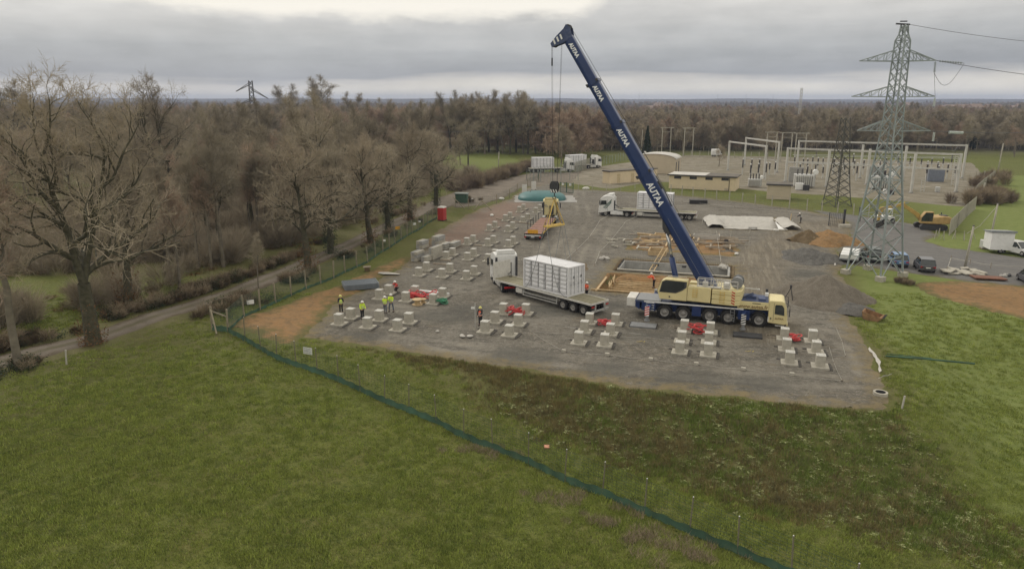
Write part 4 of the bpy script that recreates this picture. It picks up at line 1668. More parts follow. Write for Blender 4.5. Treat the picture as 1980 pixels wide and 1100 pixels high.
# ------------------------------------------------------------------ 20-foot containers
def container(label, loc, rz, z, group=None, doors=True):
    L, W, Hh = 6.06, 2.44, 2.9
    t = thing('battery_container', label, 'container', (loc[0], loc[1], z), rz, group)
    f = MB()
    for sx in (-1, 1):
        for sy in (-1, 1):
            f.b2(sx * (L / 2 - .16), sx * L / 2, sy * (W / 2 - .14), sy * W / 2, .0, Hh)
    for sy in (-1, 1):
        f.b2(-L / 2 + .16, L / 2 - .16, sy * (W / 2 - .09), sy * (W / 2 - .004), .0, .20)
        f.b2(-L / 2 + .16, L / 2 - .16, sy * (W / 2 - .09), sy * (W / 2 - .004), Hh - .12, Hh - .003)
    for sx in (-1, 1):
        f.b2(sx * (L / 2 - .1), sx * (L / 2 - .004), -W / 2 + .14, W / 2 - .14, .0, .18)
        f.b2(sx * (L / 2 - .1), sx * (L / 2 - .004), -W / 2 + .14, W / 2 - .14, Hh - .14, Hh - .003)
    f.build('frame', M_CONT, t)
    # roof of shallow pressed ribs
    rf_ = MB().b2(-L / 2 + .1, L / 2 - .1, -W / 2 + .09, W / 2 - .09, Hh - .10, Hh - .05)
    for k in range(9):
        rf_.b2(-L / 2 + .5 + k * .62, -L / 2 + .8 + k * .62, -W / 2 + .14, W / 2 - .14, Hh - .05, Hh - .03)
    rf_.build('roof', M_CONT, t)
    MB().b2(-L / 2 + .15, L / 2 - .15, -W / 2 + .13, W / 2 - .13, .05, Hh - .12).build('inner_box', M_BAR, t)
    # side doors: panels with horizontal ribs
    nd = 6
    for sy in (-1, 1):
        wd = (L - .36) / nd
        for k in range(nd):
            x0 = -L / 2 + .18 + k * wd
            p = MB().b2(x0 + .03, x0 + wd - .03, sy * (W / 2 - .12), sy * (W / 2 - .075), .23, Hh - .17)
            if k != nd // 2 + 1 or True:
                for r_ in range(6):
                    p.prism([(sy * (W / 2 - .0751), .30 + r_ * .41), (sy * (W / 2 - .018), .37 + r_ * .41), (sy * (W / 2 - .018), .53 + r_ * .41), (sy * (W / 2 - .0751), .60 + r_ * .41)], x0 + .09, x0 + wd - .09, 'x')
            p.build('door_panel', M_CONT, t)
            b = MB()
            b.cyl((x0 + .02, sy * (W / 2 - .02), .22), (x0 + .02, sy * (W / 2 - .02), Hh - .15), .018, 6)
            if k % 2:
                b.cyl((x0 + .16, sy * (W / 2 - .0), .22), (x0 + .16, sy * (W / 2 - .0), Hh - .15), .016, 6)
                b.b2(x0 + .12, x0 + .42, sy * (W / 2 - .02), sy * (W / 2 + .02), 1.05, 1.09)
            b.build('locking_bar', M_BAR, t)
    for sx in (-1, 1):
        for k in range(2):
            y0 = -W / 2 + .15 + k * (W - .30) / 2
            y1 = y0 + (W - .30) / 2
            p = MB().b2(sx * (L / 2 - .12), sx * (L / 2 - .055), y0 + .02, y1 - .02, .2, Hh - .16)
            for r_ in range(5):
                p.b2(sx * (L / 2 - .056), sx * (L / 2 - .024), y0 + .10, y1 - .10, .36 + r_ * .48, .6 + r_ * .48)
            p.build('end_door', M_CONT, t)
            b = MB()
            for q in (.28, .74):
                yy_ = y0 + (y1 - y0) * q
                b.cyl((sx * (L / 2 - .0), yy_, .18), (sx * (L / 2 - .0), yy_, Hh - .14), .018, 6)
                b.b2(sx * (L / 2 - .02), sx * (L / 2 + .03), yy_ - .12, yy_ + .12, 1.1, 1.14)
            b.b2(sx * (L / 2 - .03), sx * (L / 2 - .015), y0 + .30, y0 + .50, 1.7, 1.95)
            b.b2(sx * (L / 2 - .03), sx * (L / 2 - .015), y0 + .30, y0 + .42, 1.25, 1.38)
            b.build('locking_bar', M_BAR, t)
    MB().b2(L / 2 - 1.3, L / 2 - 1.0, -W / 2 + .02 - .03, -W / 2 + .0, .62, .72).build('warning_plate', M_DARK, t)
    return t


CXY = (4.12, 70.42)
container('large white battery container with ribbed doors on the lorry in mid yard', CXY, R(134), 1.30)
container('white battery container on the striped lorry, half hidden behind the crane boom', G(1267, 404.5, 1.3)[:2], R(160.8), 1.30)
container('white container on the far lot, leftmost, beside the hedge', (8.6, 207.6), R(10), 1.30)
container('white container on the far lot right of the first, behind the mesh gate', (18.9, 217.8), R(33), 1.30)

# ------------------------------------------------------------------ yellow low-loader seen from behind
h3 = R(78.6)
t3 = thing('low_loader_lorry', 'yellow-cabbed lorry with an empty red-decked extendable trailer and orange rear sign, seen from behind', 'lorry', (2.98, 103.3, 0), h3)
L3 = 15.5
for i in range(16):
    MB().b2(.15 + i * .93, .15 + i * .93 + (.55 if i % 2 else .80), -1.22, 1.22, 1.02, 1.08).build('deck_board', M_REDBED, t3)
fr = MB()
for s in (-1, 1):
    fr.b2(0, L3, s * .45 - .1, s * .45 + .1, .62, 1.0)
    fr.b2(0, L3, s * 1.19, s * 1.26, .88, 1.07)
fr.build('trailer_frame', M_CHASSIS, t3)
for s in (-1, 1):
    MB().b2(1.4, L3 - 1.0, s * 1.262, s * 1.30, .80, 1.04).build('yellow_side_rail', M_YEL, t3)
    for k in range(5):
        MB().b2(3.4 + k * 2.4, 3.48 + k * 2.4, s * 1.30, s * 1.38, .9, 2.15).build('stake_post', M_DARK, t3)
    for k in range(4):
        wheel(t3, 1.2 + k * 1.36, s * .98, .45, .5, s, rimmat=M_GREY)
MB().b2(-.05, 0, -1.25, 1.25, .45, .95).build('rear_bumper', M_DARK, t3)
MB().b2(-.10, -.055, -1.15, 1.15, .72, .86).build('reflector_strip', M_WHITE, t3)
MB().b2(-.02, .03, -.75, .75, 1.1, 1.62).build('orange_rear_sign', M_ORANGE, t3)
for s in (-1, 1):
    MB().b2(-.09, -.05, s * .95, s * 1.22, .5, .66).build('tail_light', M_REDLAMP, t3)
MB().b2(-.09, -.052, -.26, .26, .5, .62).build('number_plate', M_WHITE, t3)
tractor_parts(t3, M_CREAM, None, L3 + .2, 0, R(4))


# ------------------------------------------------------------------ mobile crane
OX, OY = 14.44, 65.74
cr_ = thing('mobile_crane', 'large five-axle mobile crane with deep blue telescopic boom raised over the container and cream bodywork', 'crane', (OX, OY, 0), R(-18))
# carrier, x=0 at the rearmost axle, cab at +x
ax_ = [0, 1.67, 4.01, 5.64, 8.25]
for x in ax_:
    for s in (-1, 1):
        wheel(cr_, x, s * 1.12, .68, .42, s)
c = MB()
c.b2(-2.3, 9.3, -.75, .75, .62, 1.42)
c.prism([(-2.7, .95), (-2.3, .75), (-2.3, 1.62), (-2.7, 1.62)], -1.25, 1.25)
c.build('carrier_frame', M_BLUE, cr_, bevel=.02)
d = MB()
d.b2(-2.72, 6.9, -1.36, 1.36, 1.48, 1.60)
d.build('deck', M_BLUE2, cr_)
for s in (-1, 1):
    MB().b2(-1.9, 6.9, s * 1.365, s * 1.40, 1.52, 1.63).build('deck_edge', M_WHITE, cr_)
    MB().b2(2.45, 3.25, s * .8, s * 1.33, .55, 1.47).build('side_locker', M_BLUE, cr_, bevel=.02)
    MB().b2(6.45, 7.45, s * .8, s * 1.33, .6, 1.47).build('side_locker', M_BLUE, cr_, bevel=.02)
    MB().b2(-2.1, -.85, s * .8, s * 1.33, .7, 1.47).build('side_locker', M_BLUE, cr_, bevel=.02)
    for k in range(4):
        MB().b2(-1.7, -.95, s * 1.34, s * 1.42, .78 + k * .22, .82 + k * .22).build('step', M_WHITE, cr_)
    g = MB()
    for k, x in enumerate(ax_):
        for q in range(8):
            a0, a1 = R(18 + q * 18), R(36 + q * 18)
            g.add([(x + .76 * math.cos(a0), s * .9, .68 + .76 * math.sin(a0)), (x + .76 * math.cos(a0), s * 1.33, .68 + .76 * math.sin(a0)),
                   (x + .76 * math.cos(a1), s * 1.33, .68 + .76 * math.sin(a1)), (x + .76 * math.cos(a1), s * .9, .68 + .76 * math.sin(a1))], [(0, 1, 2, 3)])
    g.build('mudguard', M_DARK, cr_)
# boom rest, hydraulic bits, rear ballast tray
MB().b2(-3.55, -2.72, -1.1, 1.1, .95, 1.75).build('rear_storage_box', M_WHITE2, cr_, bevel=.03)
b = MB()
for (p, q) in (((-3.565, -.98, 1.0), (-3.565, -.38, 1.6)), ((-3.565, -.98, 1.6), (-3.565, -.38, 1.0))):
    b.bar(p, q, .05)
b.build('cross_marking', M_DARK, cr_)
MB().b2(-2.6, -.4, -1.3, 1.3, 1.602, 1.70).build('rear_deck_plate', M_GREY, cr_)
# engine housing and its blue deck
MB().b2(6.35, 9.0, -1.3, 1.3, 1.62, 2.30).build('engine_housing', M_CREAM, cr_, bevel=.03)
e = MB()
e.b2(6.4, 8.95, -1.22, 1.22, 2.302, 2.36)
e.b2(7.0, 7.9, -.4, .5, 2.36, 2.60)
e.b2(8.1, 8.7, -.9, .2, 2.36, 2.52)
for k in range(5):
    e.tube([(6.7 + .1 * k, -.6 + .2 * k, 2.4), (7.2 + .1 * k, -.5 + .2 * k, 2.75), (7.8, -.4 + .15 * k, 2.45)], .04, 5)
e.build('engine_deck', M_BLUE2, cr_)
MB().cyl((8.8, 1.0, 2.3), (8.8, 1.0, 3.0), .11, 10).build('exhaust_stack', M_DARK, cr_)
MB().b2(8.66, 8.96, .62, .9, 2.36, 2.72).build('air_filter', M_WHITE, cr_, bevel=.03)


def text_on(parent, s, size, loc, rot, m, name='lettering', off=.0, shear=0.0, ysc=1.0):
    me_ = text_mb(s, size, .006, off, shear)
    me_.materials.clear()
    me_.materials.append(m)
    o = obj(name, me_, parent, loc=loc, rot=rot)
    o.scale = (ysc, 1, 1)
    return o


# near side of the carrier is -y
text_on(cr_, 'www.autaa.fr', .47, (7.68, -1.318, 1.86), (R(90), 0, 0), M_LETTER2, off=.012)
text_on(cr_, 'www.autaa.fr', .47, (7.68, 1.318, 1.86), (R(90), 0, R(180)), M_LETTER2, off=.012)
MB().b2(7.6, 8.3, -1.32, -1.302, 2.14, 2.21).build('maker_plate', M_DARK, cr_)
# carrier cab
NCAB = {q_.name for q_ in cr_.children}
cp = [(9.05, .62), (10.9, .50), (11.18, .60), (11.22, 1.25), (11.05, 2.25), (10.78, 2.92), (10.5, 3.02), (9.15, 3.02), (9.05, 2.9)]
MB().prism(cp, -1.3, 1.3).build('carrier_cab', M_CREAM, cr_, bevel=.06)
shell([[(11.215, -1.2, 1.55), (11.215, 1.2, 1.55), (11.235, 1.2, 1.55), (11.235, -1.2, 1.55)], [(10.84, -1.14, 2.82), (10.84, 1.14, 2.82), (10.86, 1.14, 2.82), (10.86, -1.14, 2.82)]]).build('windscreen', M_GLASS, cr_)
for s in (-1, 1):
    y0, y1 = sorted((s * 1.303, s * 1.318))
    MB().prism([(9.75, 1.62), (10.85, 1.50), (10.78, 2.3), (10.52, 2.62), (9.85, 2.62), (9.75, 2.5)], y0, y1).build('side_window', M_GLASS, cr_)
    MB().prism([(9.62, .8), (9.65, .8), (9.65, 2.8), (9.62, 2.8)], y0, y1).build('door_seam', M_DARK, cr_)
    MB().b2(9.3, 9.42, y0, y1, 1.0, 1.22).build('fuel_cap', M_DARK, cr_)
    m_ = MB().tube([(10.9, s * 1.3, 2.9), (11.35, s * 1.55, 2.7), (11.4, s * 1.55, 2.2)], .03, 6)
    m_.b2(11.33, 11.43, s * 1.43, s * 1.67, 1.55, 2.35)
    m_.build('mirror', M_DARK, cr_)
    MB().b2(11.1, 11.24, s * .8, s * 1.2, .72, .95).build('headlight', M_LIGHT, cr_)
    MB().b2(9.9, 10.9, s * 1.15, s * 1.38, .34, .42).build('cab_step', M_ALU, cr_)
    MB().b2(9.02, 9.12, s * 1.18, s * 1.34, .75, 1.25).build('hazard_plate', M_WHITE, cr_)
MB().b2(11.16, 11.32, -1.28, 1.28, .40, .68).build('bumper', M_CREAM, cr_, bevel=.03)
text_on(cr_, 'AUTAA', .22, (10.3, -1.322, 1.0), (R(90), 0, 0), M_LETTER2, off=.006)
# the low driving cab: bring its pieces down to size
for o in [q_ for q_ in cr_.children if q_.name not in NCAB]:
    o.location = (9.0 - 9.05 * .74, 0, .42 - .5 * .84)
    o.scale = (.74, 1, .84)
    if o.name.startswith('lettering'):
        o.location = (9.0 + (10.3 - 9.05) * .74, -1.322, .95)
        o.scale = (1, 1, 1)
# ladder down the near side
ld = MB()
for q in (-.17, .17):
    ld.bar((5.98 + q, -1.45, .35), (5.98 + q, -1.45, 1.6), .05)
for k in range(5):
    ld.bar((5.81, -1.45, .45 + k * .26), (6.15, -1.45, .45 + k * .26), .04)
ld.build('access_ladder', M_GREY, cr_)
# outriggers: beam, cylinder, striped cover, foot
for x in (-1.35, 6.95):
    for s in (-1, 1):
        yo = s * (3.1 if s < 0 else 3.3)
        MB().b2(x - .16, x + .16, s * .8, yo + s * .05, .98, 1.34).build('outrigger_beam', M_BLUE, cr_, bevel=.02)
        o_ = MB().cyl((x, yo, .32), (x, yo, 1.5), .13, 10)
        o_.cyl((x, yo, .22), (x, yo, .34), .26, 12)
        o_.build('outrigger_cylinder', M_GREY, cr_)
        MB().b2(x - .2, x + .2, yo + s * .135, yo + s * .16, .72, 1.62).build('outrigger_cover', M_WHITE, cr_)
        st = MB()
        for k in range(4):
            y0, y1 = sorted((yo + s * .162, yo + s * .168))
            st.prism([(x - .2, .75 + k * .22), (x + .2, .90 + k * .22), (x + .2, 1.01 + k * .22), (x - .2, .86 + k * .22)], y0, y1)
        st.build('hazard_stripes', M_RED if x < 0 else M_DARK, cr_)
# superstructure pieces hang on the same crane, turned to the boom direction
BD = R(157.2)
PV = Vector((18.05, 64.62, 2.95))
slew = R(157.2) - R(-18)
rel = Matrix.Rotation(-R(-18), 4, 'Z') @ Matrix.Translation(Vector((PV.x - OX, PV.y - OY, 0)))
relM = Matrix.Translation((Matrix.Rotation(R(18), 4, 'Z') @ Vector((PV.x - OX, PV.y - OY, 0)))) @ Matrix.Rotation(slew, 4, 'Z')


def sup(mb, name, m, bevel=0, smooth=False):
    o = mb.build(name, m, cr_, bevel=bevel, smooth=smooth)
    o.location = relM.to_translation()
    o.rotation_euler = relM.to_euler()
    return o


Z0 = 1.86
sup(MB().b2(-2.9, 3.4, -1.0, 1.0, Z0 - .08, Z0 + .22), 'turntable_frame', M_CHASSIS)
sup(MB().cyl((1.2, 0, 1.60), (1.2, 0, Z0 - .08), .85, 24), 'slewing_ring', M_DARK)
# crane cab on the near (+y) side, tilted glazing
cabp = [(1.75, Z0), (4.2, Z0), (4.45, Z0 + .75), (4.1, Z0 + 1.72), (3.75, Z0 + 1.92), (1.75, Z0 + 1.92)]
sup(MB().prism(cabp, .62, 1.52), 'crane_cab', M_CREAM, .05)
sup(MB().prism([(1.80, Z0 + 1.30), (2.15, Z0 + .98), (2.75, Z0 + .66), (4.25, Z0 + .66), (4.02, Z0 + 1.66), (3.7, Z0 + 1.82), (1.80, Z0 + 1.80)], 1.522, 1.536), 'cab_window_frame', M_DARK)
sup(MB().prism([(2.0, Z0 + 1.28), (2.25, Z0 + 1.05), (2.82, Z0 + .74), (4.14, Z0 + .74), (3.94, Z0 + 1.60), (3.66, Z0 + 1.74), (2.0, Z0 + 1.74)], 1.538, 1.545), 'cab_window', M_GLASS)
sup(shell([[(4.46, .68, Z0 + .75), (4.46, 1.46, Z0 + .75), (4.475, 1.46, Z0 + .75), (4.475, .68, Z0 + .75)], [(4.12, .68, Z0 + 1.70), (4.12, 1.46, Z0 + 1.70), (4.135, 1.46, Z0 + 1.70), (4.135, .68, Z0 + 1.70)]]), 'cab_windscreen', M_GLASS)
hr = MB().tube([(1.9, 1.1, Z0 + 1.95), (1.9, 1.1, Z0 + 2.15), (3.6, 1.1, Z0 + 2.1), (3.6, 1.1, Z0 + 1.95)], .025, 5)
sup(hr, 'cab_roof_rail', M_WHITE2)
sup(MB().box(3.3, 1.56, Z0 + .3, .12, .02, .14), 'cab_badge', M_DARK)
# body and counterweight
sup(MB().b2(-.35, 1.72, .55, 1.5, Z0 + .05, Z0 + 1.42), 'machinery_housing', M_CREAM, .04)
sup(MB().b2(-.35, 1.9, -1.5, -.6, Z0 + .05, Z0 + 1.3), 'machinery_housing', M_CREAM, .04)
sup(MB().b2(-.3, 1.6, -.58, .53, Z0 + .2, Z0 + .9), 'winch_bay', M_YEL)
cw = []
for a_ in range(13):
    th_ = R(-90 + 180 * a_ / 12)
cwp = [(-.45, 1.56), (-2.5, 1.56), (-2.85, 1.35), (-3.0, .9), (-3.0, -.9), (-2.85, -1.35), (-2.5, -1.56), (-.45, -1.56), (-.45, -.62), (-.62, -.62), (-.62, .62), (-.45, .62)]
for k in range(3):
    sup(MB().prism(cwp, Z0 + .02 + k * .45, Z0 + .455 + k * .45, 'z'), 'counterweight_slab', M_CREAM, .05)
lad = MB()
for x in (-1.55, -1.18):
    lad.bar((x, 1.60, Z0 + .15), (x, 1.60, Z0 + 1.25), .035)
for k in range(5):
    lad.bar((-1.55, 1.60, Z0 + .25 + k * .22), (-1.18, 1.60, Z0 + .25 + k * .22), .03)
sup(lad, 'grab_steps', M_YEL)
lad = MB()
for x in (.85, 1.22):
    lad.bar((x, 1.55, Z0 + .45), (x, 1.55, Z0 + 1.25), .035)
for k in range(4):
    lad.bar((.85, 1.55, Z0 + .5 + k * .22), (1.22, 1.55, Z0 + .5 + k * .22), .03)
sup(lad, 'grab_steps', M_YEL)
hs = MB()
for k in range(5):
    hs.prism([(-2.45, Z0 + .12 + k * .25), (-2.15, Z0 + .26 + k * .25), (-2.15, Z0 + .37 + k * .25), (-2.45, Z0 + .23 + k * .25)], 1.566, 1.574)
sup(hs, 'hazard_stripes', M_RED)
sup(MB().cyl((-2.45, -.55, Z0 + 1.9), (-2.45, .55, Z0 + 1.9), .42, 18).cyl((-2.45, -.62, Z0 + 1.9), (-2.45, -.55, Z0 + 1.9), .52, 18).cyl((-2.45, .55, Z0 + 1.9), (-2.45, .62, Z0 + 1.9), .52, 18), 'hoist_winch', M_GREY)
rl = MB()
zz = Z0 + 1.42
for (x0, x1, y_) in ((-2.6, .9, 1.35), (-1.9, .9, .75)):
    for h_ in (.38, .75):
        rl.bar((x0, y_, zz + h_), (x1, y_, zz + h_), .05)
    for k in range(6):
        x = x0 + (x1 - x0) * k / 5
        rl.bar((x, y_, zz - .02), (x, y_, zz + .75), .05)
rl.b2(-1.2, .9, .8, 1.3, zz + .0, zz + .08)
sup(rl, 'guard_rail', M_WHITE2)
sup(MB().b2(-1.9, -1.4, .7, 1.3, zz + .03, zz + .55).b2(.0, .45, .85, 1.3, zz + .08, zz + .5), 'hydraulic_box', M_WHITE2, .03)
sup(MB().tube([(-2.9, -.8, Z0 + 1.2), (-4.2, -.9, Z0 + 1.15)], .04, 6).ball((-4.25, -.9, Z0 + 1.15), .1), 'camera_arm', M_WHITE2)
# boom
EL = R(57.6)
BL = 26.2
sv = [Vector((math.cos(EL), 0, math.sin(EL))), Vector((0, 1, 0)), Vector((-math.sin(EL), 0, math.cos(EL)))]   # along, sideways, up-face
pv = Vector((0, 0, PV.z))


def bp_(s, y, n):
    return pv + sv[0] * s + sv[1] * y + sv[2] * n


def boomsec(s0, s1, w, hh):
    # rounded lower shell, flat upper edge
    prof = [(-w / 2, hh * .5), (-w / 2, -hh * .12), (-w * .42, -hh * .36), (-w * .22, -hh * .5), (w * .22, -hh * .5), (w * .42, -hh * .36), (w / 2, -hh * .12), (w / 2, hh * .5), (w * .4, hh * .56), (-w * .4, hh * .56)]
    return shell([[bp_(s0, y, n) for y, n in prof][::-1], [bp_(s1, y, n) for y, n in prof][::-1]])


secs = [(-.9, 12.1, 1.02, 1.26), (11.5, 17.2, .92, 1.12), (16.6, 21.6, .83, 1.00), (21.0, BL, .74, .90)]
for k, (s0, s1, w, hh) in enumerate(secs):
    sup(boomsec(s0, s1, w, hh), 'boom_section', M_BLUE, smooth=False)
    if k < 3:
        sup(boomsec(s1 - .28, s1 + .02, w + .12, hh + .12), 'boom_collar', M_BLUE)
        cl = MB()
        for s in (-1, 1):
            q = bp_(s1 - .1, s * (w / 2 + .1), hh * .52)
            cl.box(*q, .22, .12, .2, ry=-EL)
            q = bp_(s1 - .1, s * (w / 2 + .04), -hh * .52)
            cl.box(*q, .3, .14, .16, ry=-EL)
        sup(cl, 'collar_fitting', M_DARK)
# lettering on both flanks, reading down the boom
for k, (s_, sz, wi) in enumerate(((24.9, .50, .74), (20.4, .54, .83), (15.8, .62, .92), (9.9, .82, 1.02))):
    for side in (1, -1):
        me_ = text_mb('AUTAA', sz, .004, .024, .12)
        me_.materials.clear()
        me_.materials.append(M_LETTER)
        X = -sv[0] if side > 0 else sv[0]
        Yv = sv[2]
        Zv = X.cross(Yv)
        Q = Matrix((X, Yv, Zv)).transposed().to_4x4()
        Q.translation = bp_(s_, side * (wi / 2 + .008), .02)
        Mx = relM @ Q
        o = obj('lettering', me_, cr_)
        o.location = Mx.to_translation()
        o.rotation_euler = Mx.to_euler()
        o.scale = (.86, 1, 1)
# thin light line and pins along the first section
sup(MB().bar(bp_(1.5, .515, -.05), bp_(7.4, .515, -.05), .012, .02), 'flank_line', M_GREY)
hose = MB()
for q in (.12, .2, .28):
    hose.tube([bp_(8.2, q, .74), bp_(9.5, q, .86), bp_(11.3, q, .84)], .03, 5)
hose.box(*bp_(10.4, .35, .78), .8, .12, .12, ry=-EL)
sup(hose, 'boom_hose', M_DARK)
# boom rope along the back, derrick cylinder
sup(MB().tube([bp_(-.3, 0, .95), bp_(12, .05, .92), bp_(BL + .2, .05, .74)], .018, 5).tube([bp_(12, -.1, .92), bp_(BL + .2, -.1, .70)], .014, 5), 'hoist_rope', M_DARK)
cy0 = Vector((2.75, 0, Z0 + .35))
cy1 = bp_(6.6, 0, -.78)
mid = cy0.lerp(cy1, .56)
sup(MB().cyl(cy0, mid, .26, 16), 'derrick_cylinder', M_BLUE, smooth=True)
sup(MB().cyl(mid - (cy1 - cy0).normalized() * .02, cy1, .15, 14), 'cylinder_rod', M_CHROME, smooth=True)
bk = MB()
for s in (-1, 1):
    bk.prism([(0, 0)] * 3, 0, 0) if False else None
    bk.add([bp_(5.9, s * .3, -.55), bp_(7.6, s * .3, -.55), bp_(6.8, s * .3, -.98), bp_(6.3, s * .3, -.98), bp_(5.9, s * .38, -.55), bp_(7.6, s * .38, -.55), bp_(6.8, s * .38, -.98), bp_(6.3, s * .38, -.98)],
           [(0, 1, 2, 3), (7, 6, 5, 4), (0, 4, 5, 1), (1, 5, 6, 2), (2, 6, 7, 3), (3, 7, 4, 0)])
bk.ball(bp_(6.55, 0, -.82), .2)
sup(bk, 'cylinder_bracket', M_DARK)
sp = MB()
for s in (-1, 1):
    y0, y1 = sorted((s * .56, s * .66))
    sp.prism([(-1.3, Z0 + .3), (1.3, Z0 + .3), (.35, PV.z + .25), (-.35, PV.z + .45)], y0, y1)
sup(sp, 'boom_bearing', M_CREAM)
# boom head with sheaves
hd = MB()
for s in (-1, 1):
    pr = [(BL - .2, .45), (BL + .55, .75), (BL + 1.05, .55), (BL + .85, .15), (BL + .7, -.7), (BL + .45, -1.55), (BL + .1, -1.6), (BL - .2, -.45)]
    y0, y1 = (s * .34, s * .40) if s > 0 else (s * .40, s * .34)
    n_ = len(pr)
    vs = [bp_(a_, y0, b_) for a_, b_ in pr] + [bp_(a_, y1, b_) for a_, b_ in pr]
    hd.add(vs, [tuple(range(n_)), tuple(range(2 * n_ - 1, n_ - 1, -1))] + [(i, n_ + i, n_ + (i + 1) % n_, (i + 1) % n_) for i in range(n_)])
sup(hd, 'boom_head', M_BLUE2)
hst = MB()
for k in range(3):
    hst.add([bp_(BL + .15 + .0 * k, .405, -.35 - k * .38), bp_(BL + .6, .405, -.28 - k * .38), bp_(BL + .6, .405, -.44 - k * .38), bp_(BL + .15, .405, -.51 - k * .38)], [(0, 1, 2, 3)])
sup(hst, 'hazard_stripes', M_WHITE)
# head position in world, the ropes hang plumb from it
hw = Matrix.Translation((OX, OY, 0)) @ Matrix.Rotation(R(-18), 4, 'Z') @ relM
sheave_l = []
for (a_, n_) in ((BL + .25, -1.35), (BL + .45, -.45), (BL + .75, .5)):
    q = bp_(a_, 0, n_)
    s_ = MB()
    for y_ in (-.24, -.08, .08, .24):
        s_.cyl(q + Vector((0, y_ - .03, 0)), q + Vector((0, y_ + .03, 0)), .28, 16)
    sup(s_, 'sheave', M_DARK)
# crane rope and hook block are separate swinging things
A = hw @ (bp_(BL + .25, 0, -1.35) + Vector((.27, .1, 0)))
B = hw @ (bp_(BL + .40, 0, -.55) + Vector((-.1, .1, 0)))
HZ = 11.4
hk = thing('hook_block', 'black hook block with white hazard stripes hanging on ropes under the boom tip', 'crane hook', (A.x * .5 + B.x * .5, A.y * .5 + B.y * .5, HZ), R(157 - 180))
print('HOOK', hk.location, A, B)
r_ = MB()
la = Vector((A.x, A.y, A.z)) - hk.location
lb = Vector((B.x, B.y, B.z)) - hk.location
ri = Matrix.Rotation(-R(157 - 180), 3, 'Z')
la, lb = ri @ la, ri @ lb
for q, base in ((la, -.22), (la + Vector((.06, .14, 0)), -.18), (lb, .22), (lb + Vector((.02, .15, 0)), .26)):
    r_.tube([q, Vector((base, .04, .5))], .011, 5)
r_.build('hoist_rope', M_DARK, hk)
r_ = MB().tube([la + Vector((.1, -.1, -1.2)), la + Vector((.1, -.1, -1.9))], .07, 6)
r_.tube([la + Vector((.1, -.1, 0)), la + Vector((.1, -.1, -1.3))], .01, 4)
r_.build('limit_switch_weight', M_DARK, hk)
b_ = MB()
for y_ in (-.2, .2):
    b_.prism([(-.28, -.45), (.28, -.45), (.42, 0), (.42, .35), (.25, .62), (-.25, .62), (-.42, .35), (-.42, 0)], y_ - .03, y_ + .03)
for y_ in (-.1, 0, .1):
    b_.cyl((0, y_ - .03, .2), (0, y_ + .03, .2), .36, 18)
b_.build('block', M_DARK, hk)
st = MB()
for k in range(3):
    st.prism([(-.36 + k * .26, -.12), (-.26 + k * .26, -.12), (-.12 + k * .26, -.42), (-.24 + k * .26, -.42)], -.24, -.233)
st.build('hazard_stripes', M_WHITE, hk)
h_ = MB().tube([(0, 0, -.45), (0, 0, -.75), (.12, 0, -.85), (.14, 0, -1.0), (0, 0, -1.1), (-.14, 0, -1.02), (-.16, 0, -.9)], .05, 8)
h_.build('hook', M_DARK, hk)
# spreader slings: yellow round slings to two short beams, slack chains round the container
SX = Vector((hk.location.x, hk.location.y, 0))
u = Vector((math.cos(R(134)), math.sin(R(134)), 0))          # along container
v = Vector((math.sin(R(134)), -math.cos(R(134)), 0))         # across it
ZS = 7.75
sl_ = thing('lifting_spreader', 'yellow spreader beams on yellow slings with slack chains reaching down to the container', 'lifting gear', (SX.x, SX.y, ZS), 0)
cc = Vector((CXY[0], CXY[1], 0)) - SX
apex = Vector((0, 0, HZ - 1.05 - ZS))
for s in (-1, 1):
    a_ = cc * .3 - v * 1.25 + u * s * .22
    b_ = cc * .3 + v * 1.25 + u * s * .22
    MB().bar(a_, b_, .13, .16).build('spreader_beam', M_YEL, sl_)
    MB().bar(apex, a_, .09, .04).bar(apex, b_, .09, .04).build('sling', M_YEL if s < 0 else mat('worn_sling', (.30, .21, .08), .8, .2, 3), sl_)
# chains
for e_ in (-1, 1):          # both ends of the container
    for w_ in (-1, 1):      # near and far side
        st_ = cc * .3 + v * 1.25 * w_ + u * .2 * e_
        en = cc + v * 1.27 * w_ + u * 2.95 * e_ + Vector((0, 0, 1.35 - ZS))
        lo = cc + v * 1.36 * w_ + u * (1.6 * e_) + Vector((0, 0, 1.0 - ZS))
        pts = []
        for k in range(15):
            q = k / 14
            p1 = st_.lerp(lo, q)
            p2 = lo.lerp(en, q)
            pts.append(p1.lerp(p2, q) + v * .12 * w_ * math.sin(q * math.pi))
        c_ = MB().tube(pts, .028, 5)
        c_.build('chain', M_GREY, sl_)
MB().tube([cc * .3 + v * 1.25 + u * .2, cc + v * 1.34 - u * .4 + Vector((0, 0, 4.4 - ZS)), cc + v * 1.33 + u * 1.2 + Vector((0, 0, 2.2 - ZS)), cc + v * 1.36 + u * 2.3 + Vector((0, 0, 1.5 - ZS))], .02, 5).build('tag_line', M_GREY, sl_)
# outrigger mats
for px, py, lb in ((1244, 631, 'dark steel-framed crane mat under the left outrigger, between block groups'), (1445, 650, 'dark crane mat under the right outrigger, in front of the crane cab ladder')):
    p = at(px, py)
    m_ = thing('outrigger_mat', lb, 'crane mat', (p.x, p.y, 0), AX)
    for k in range(4):
        MB().b2(-1.15, 1.15, -.62 + k * .315, -.62 + k * .315 + .295, .03, .16).build('mat_beam', M_DARK if px > 1300 else M_GREY, m_)
    MB().b2(-1.2, -1.15, -.66, .66, .03, .2).b2(1.15, 1.2, -.66, .66, .03, .2).build('mat_frame', M_CHASSIS, m_)


